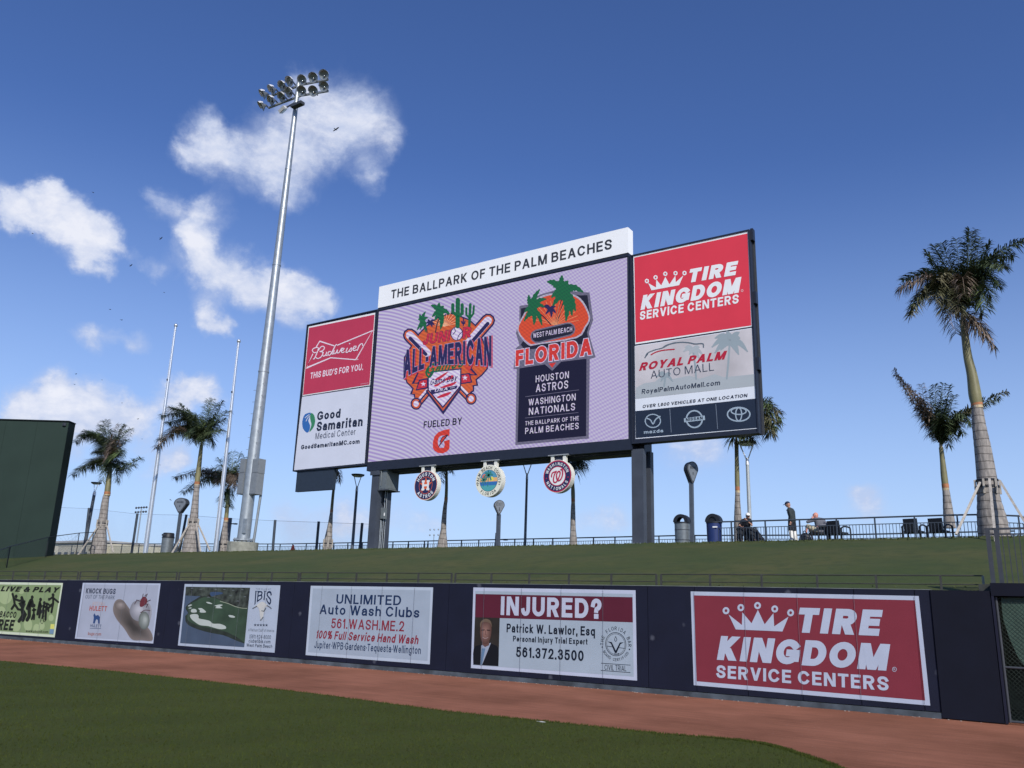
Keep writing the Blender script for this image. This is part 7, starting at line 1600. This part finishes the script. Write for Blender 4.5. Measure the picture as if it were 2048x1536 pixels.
    if cap:
        cc2 = hc + uh * .035; mb = MB(); vs = []; n = 16
        for i in range(6):
            th = (math.pi / 2) * i / 5
            for j in range(n): ph = 2 * math.pi * j / n; vs.append(cc2 + rot @ Vector((math.cos(th) * math.cos(ph) * .1, math.cos(th) * math.sin(ph) * .118, math.sin(th) * .105)))
        mb.add(vs, [(i * n + j, i * n + (j + 1) % n, (i + 1) * n + (j + 1) % n, (i + 1) * n + j) for i in range(5) for j in range(n)], True); mb.build('cap', cap[0], e)
        mb = MB(); pts = [cc2 + rot @ Vector((math.sin(a) * .088, .085 + math.cos(a) * .11, .012)) for a in [(-1.35 + 2.7 * i / 10) for i in range(11)]]; mb.prism(pts, uh * .012); mb.build('cap_bill', cap[1], e)
    elif not bald:
        mb = MB(); mb.ball(hc + uh * .03 - f * .02, .118, 12, (.85, .95, 1.1), rot); mb.build('hair', M_hairb, e)
    return e, g
Yp = 37.1
gz = lambda X: zcrest(X) - .12
# standing man
a = PX((1585, 1078), Yp); zb_ = PX((1583, 1002), Yp).z - 1.80
e, g = figure((a.x, Yp, zb_), 0, dict(pelvis=(.02, 0, .95), waist=(.03, 0, 1.12), chest=(.0, 0, 1.33), neck=(-.06, 0, 1.52), jaw=(-.09, 0, 1.57), head=(-.12, 0, 1.655), face=(-.85, -.25, -.35),
    lsh=(-.02, -.2, 1.42), lel=(.06, -.26, 1.14), lwr=(.03, -.27, .9), rsh=(.0, .2, 1.42), rel=(.02, .27, 1.15), rwr=(-.08, .26, .93), lhip=(.0, -.11, .9), lkn=(-.03, -.13, .5), lan=(.02, -.13, .1), ltoe=(-.16, -.16, .05), rhip=(.03, .11, .9), rkn=(.06, .13, .5), ran=(.12, .13, .1), rtoe=(-.05, .12, .05)),
    'standing man in a dark grey sweatshirt, navy cap and white trousers looking down left', M_shirt, M_shirtb, (M_capn, M_capb), long_pants=False, socks=M_wcloth)
mb = MB(); mb.prism([g['chest'] + Vector((-.16, -.1 - .02 * k, .07)) if False else p for k, p in enumerate([g['chest'] + Vector((-.165, -.13, .09)), g['chest'] + Vector((-.12, -.165, .09)), g['chest'] + Vector((-.02, -.182, .04)), g['chest'] + Vector((-.02, -.182, -.03)), g['chest'] + Vector((-.12, -.168, .02)), g['chest'] + Vector((-.168, -.13, .03))])], (0, -.004, 0)); mb.build('chest_print', M_wcloth, e)
def chair(loc, rz, label, grp='black club chairs behind the railing'):
    x, y, z = loc; e = empty('club_chair', loc, label, 'chair', grp, rz); Mx = world_of(e)
    def bx(a, b, nm, m=M_black, rot=None): mb = MB(); mb.box(a, b, rot); mb.v = [tuple(Mx @ Vector(v)) for v in mb.v]; return mb.build(nm, m, e)
    bx((-.29, -.28, .38), (.29, .28, .46), 'seat'); bx((-.27, .26, .40), (.27, .33, .93), 'backrest', rot=Matrix.Rotation(R(-8), 3, 'X'))
    for s_ in (-1, 1):
        mb = MB(); pts = [(s_ * .36, .3, .60), (s_ * .36, .1, .68), (s_ * .36, -.2, .67), (s_ * .37, -.3, .58), (s_ * .37, -.3, .0)]
        mb.tube(smooth_path(pts, 4), .035, 6); mb.v = [tuple(Mx @ Vector(v)) for v in mb.v]; mb.build('armrest', M_black, e)
        bx((s_ * .34 - .03, .26, 0), (s_ * .34 + .03, .32, .62), 'leg'); bx((s_ * .33 - .02, -.28, .08), (s_ * .33 + .02, .28, .12), 'foot_rail', M_galv)
    return e
M_turn = math.atan2(0, 1)
for pxc, yc, lab, turn in ((1677, 1057, 'empty black club chair right of the bald man', 2.75), (1829, 1053, 'left one of the paired empty black club chairs near the right palms', 2.9), (1880, 1052, 'right one of the two empty black club chairs, touching the pale palm trunk', 2.85)):
    p = PX((pxc, 1070), Yp + .1); zt2 = PX((pxc, yc - 16.5), Yp + .1).z; chair((p.x, Yp + .1, zt2 - .97), turn, lab)
# bald man in chair
p = PX((1632, 1070), Yp + .1); zc = PX((1630, 1025.5), Yp).z - 1.30
chair((p.x + .1, Yp + .1, zc), .45 + math.pi * 0 + -1.1, 'black club chair the bald man sits in')
figure((p.x + .06, Yp + .05, zc), 0, dict(pelvis=(.1, 0, .55), waist=(.13, 0, .72), chest=(.13, 0, .94), neck=(.04, -.02, 1.09), jaw=(.02, -.02, 1.12), head=(-.01, -.02, 1.19), face=(-.9, -.35, .25),
    lsh=(.0, -.17, 1.0), lel=(-.3, -.24, .9), lwr=(-.14, -.2, 1.04), rsh=(.25, .12, 1.0), rel=(.42, -.05, .78), rwr=(.2, -.28, .72), lhip=(.02, -.1, .53), lkn=(-.33, -.22, .72), lan=(-.42, -.25, .3), ltoe=(-.55, -.28, .24), rhip=(.08, .1, .53), rkn=(-.28, .1, .55), ran=(-.2, .05, .1), rtoe=(-.36, .0, .05)),
    'seated bald man in a grey shirt and khaki shorts leaning back with his legs crossed', M_shirtg, M_khaki, None, bald=True, skin=M_pinkskin, long_pants=False, bare_arms=False)
p = PX((1610, 1070), Yp - .35); mb = MB(); mb.ball((p.x, Yp - .35, zcrest(p.x) + .14), .26, 12, (1, .7, 1.1)); mb.tube(smooth_path([(p.x - .1, Yp - .38, zcrest(p.x) + .34), (p.x, Yp - .42, zcrest(p.x) + .5), (p.x + .12, Yp - .38, zcrest(p.x) + .34)], 4), .02, 5)
tag(mb.build('backpack', M_black), 'black backpack on the ground between the standing man and the bald man', 'bag')
# man with white cap
p = PX((1497, 1070), Yp); zc = PX((1494, 1025), Yp).z - 1.34
chair((p.x - .12, Yp + .1, zc), .55, 'black club chair under the person in the white cap')
figure((p.x, Yp, zc), 0, dict(pelvis=(-.1, 0, .52), waist=(-.1, -.02, .70), chest=(-.07, -.05, .93), neck=(.0, -.08, 1.07), jaw=(.02, -.1, 1.11), head=(.04, -.11, 1.18), face=(.5, -.8, -.25),
    lsh=(-.24, .02, .98), lel=(-.36, -.12, .74), lwr=(-.16, -.3, .66), rsh=(.12, -.12, .98), rel=(.24, -.22, .75), rwr=(.08, -.4, .95), lhip=(-.16, -.08, .5), lkn=(-.2, -.5, .52), lan=(-.15, -.6, .08), ltoe=(-.08, -.75, .05), rhip=(.02, -.08, .5), rkn=(.22, -.45, .52), ran=(.42, -.55, .08), rtoe=(.52, -.66, .05)),
    'seated person in a white cap and black shirt, one hand raised to the chin', M_shirtb, M_shirtb, (M_wcloth, M_wcloth), bare_arms=True, pants_r=1.5)
mb = MB(); q0 = Vector((p.x + .25, Yp - .35, zc)); mb.add([q0 + Vector(v) for v in ((-.3, 0, .62), (.05, -.1, .62), (.28, -.12, .5), (.62, -.1, -.1), (.1, -.25, -.12), (-.35, -.1, -.1), (-.25, .2, .6), (.2, .25, .55), (.65, .25, -.1), (-.35, .25, -.1))], [(0, 1, 4, 5), (1, 2, 3, 4), (2, 7, 8, 3), (0, 6, 7, 2, 1), (6, 9, 8, 7), (0, 5, 9, 6)], True)
tag(mb.build('blanket', M_shirtb), 'black blanket or coat spread over the lap of the person in the white cap', 'blanket')
# partner half hidden at their left
p2 = PX((1473, 1070), Yp + .5); figure((p2.x, Yp + .55, zc - .02), 0, dict(pelvis=(.0, 0, .5), waist=(.0, 0, .66), chest=(.02, -.03, .84), neck=(.06, -.03, .95), jaw=(.07, -.04, .97), head=(.12, -.02, 1.0), face=(.8, -.5, -.4),
    lsh=(-.14, -.05, .88), lel=(-.2, -.25, .66), lwr=(-.08, -.4, .78), rsh=(.18, .0, .88), rel=(.28, -.15, .66), rwr=(.15, -.35, .6), lhip=(-.08, -.08, .48), lkn=(-.12, -.45, .5), lan=(-.1, -.5, .08), ltoe=(-.1, -.65, .05), rhip=(.1, -.08, .48), rkn=(.12, -.45, .5), ran=(.12, -.5, .08), rtoe=(.12, -.65, .05)),
    'person half hidden behind the one in the white cap, bare forearm raised', M_dkmetal, M_shirtb, None, bare_arms=True) if False else None
# ================================================================== BIRDS
M_bird = mat('dark_bird_plumage', (.03, .03, .035), .7, var=.1)
def bird(px_, py_, dist, span, bank, label):
    d = ray(px_, py_).normalized(); c = EYE + d * dist; rot = Matrix.Rotation(bank, 3, AY) if False else Matrix.Rotation(bank, 3, 'Y')
    s_ = span * .36; mb = MB(); mb.ball(c, s_ * .16, 8, (.6, 2.4, .6), rot)
    for sg in (-1, 1):
        pts = [Vector((0, .14, .02)), Vector((sg * .5, .26, .16)), Vector((sg * 1.0, .0, .06)), Vector((sg * .5, -.1, .14)), Vector((0, -.16, .02))]
        mb.prism([c + rot @ (v * s_) for v in pts], Vector((0, 0, .015)) * s_ * 2)
    mb.prism([c + rot @ (Vector(v) * s_) for v in ((-.06, -.3, 0), (.06, -.3, 0), (.14, -.62, 0), (-.14, -.62, 0))], (0, 0, .02 * s_))
    tag(mb.build('bird', M_bird), label, 'bird', 'birds soaring in the sky')
bird(672, 259, 95, 1.35, -.25, 'largest dark bird, flying against the cloud right of the floodlights')
for i, (x, y, s_, lb) in enumerate([(186, 385, .8, 'tiny bird in the blue above the left cloud'), (65, 467, .8, 'tiny bird under the leftmost cloud'), (322, 477, 1.0, 'small bird just left of the middle cloud top'), (262, 531, 1.0, 'small bird at the thin left tail of the middle cloud'), (328, 585, .8, 'tiny bird under the middle cloud'), (220, 619, 1.1, 'small bird high in the clear blue left of the flagpoles'), (243, 640, 1.2, 'small bird just below another, left of the flagpole top'), (152, 748, .9, 'tiny bird in clear sky above the left cloud bank'),
    (149, 769, .9, 'tiny bird close under another above the left cloud bank'), (204, 760, .9, 'tiny bird above the leftmost palm'), (244, 806, .9, 'tiny bird against the cloud right of the leftmost palm top'), (276, 838, 1.0, 'small bird over the cloud bank between palm and flagpole'), (284, 878, .9, 'lowest tiny bird over the cloud bank beside the flagpole'), (263, 862, 1.1, 'small dark bird touching the fronds of the leftmost palm'), (320, 930, 1.0, 'small bird just right of the left flagpole'), (341, 1000, 1.4, 'low small bird just left of the dark teardrop sign')]):
    bird(x, y, 110 + 7 * i, s_, random.uniform(-.5, .5), lb)
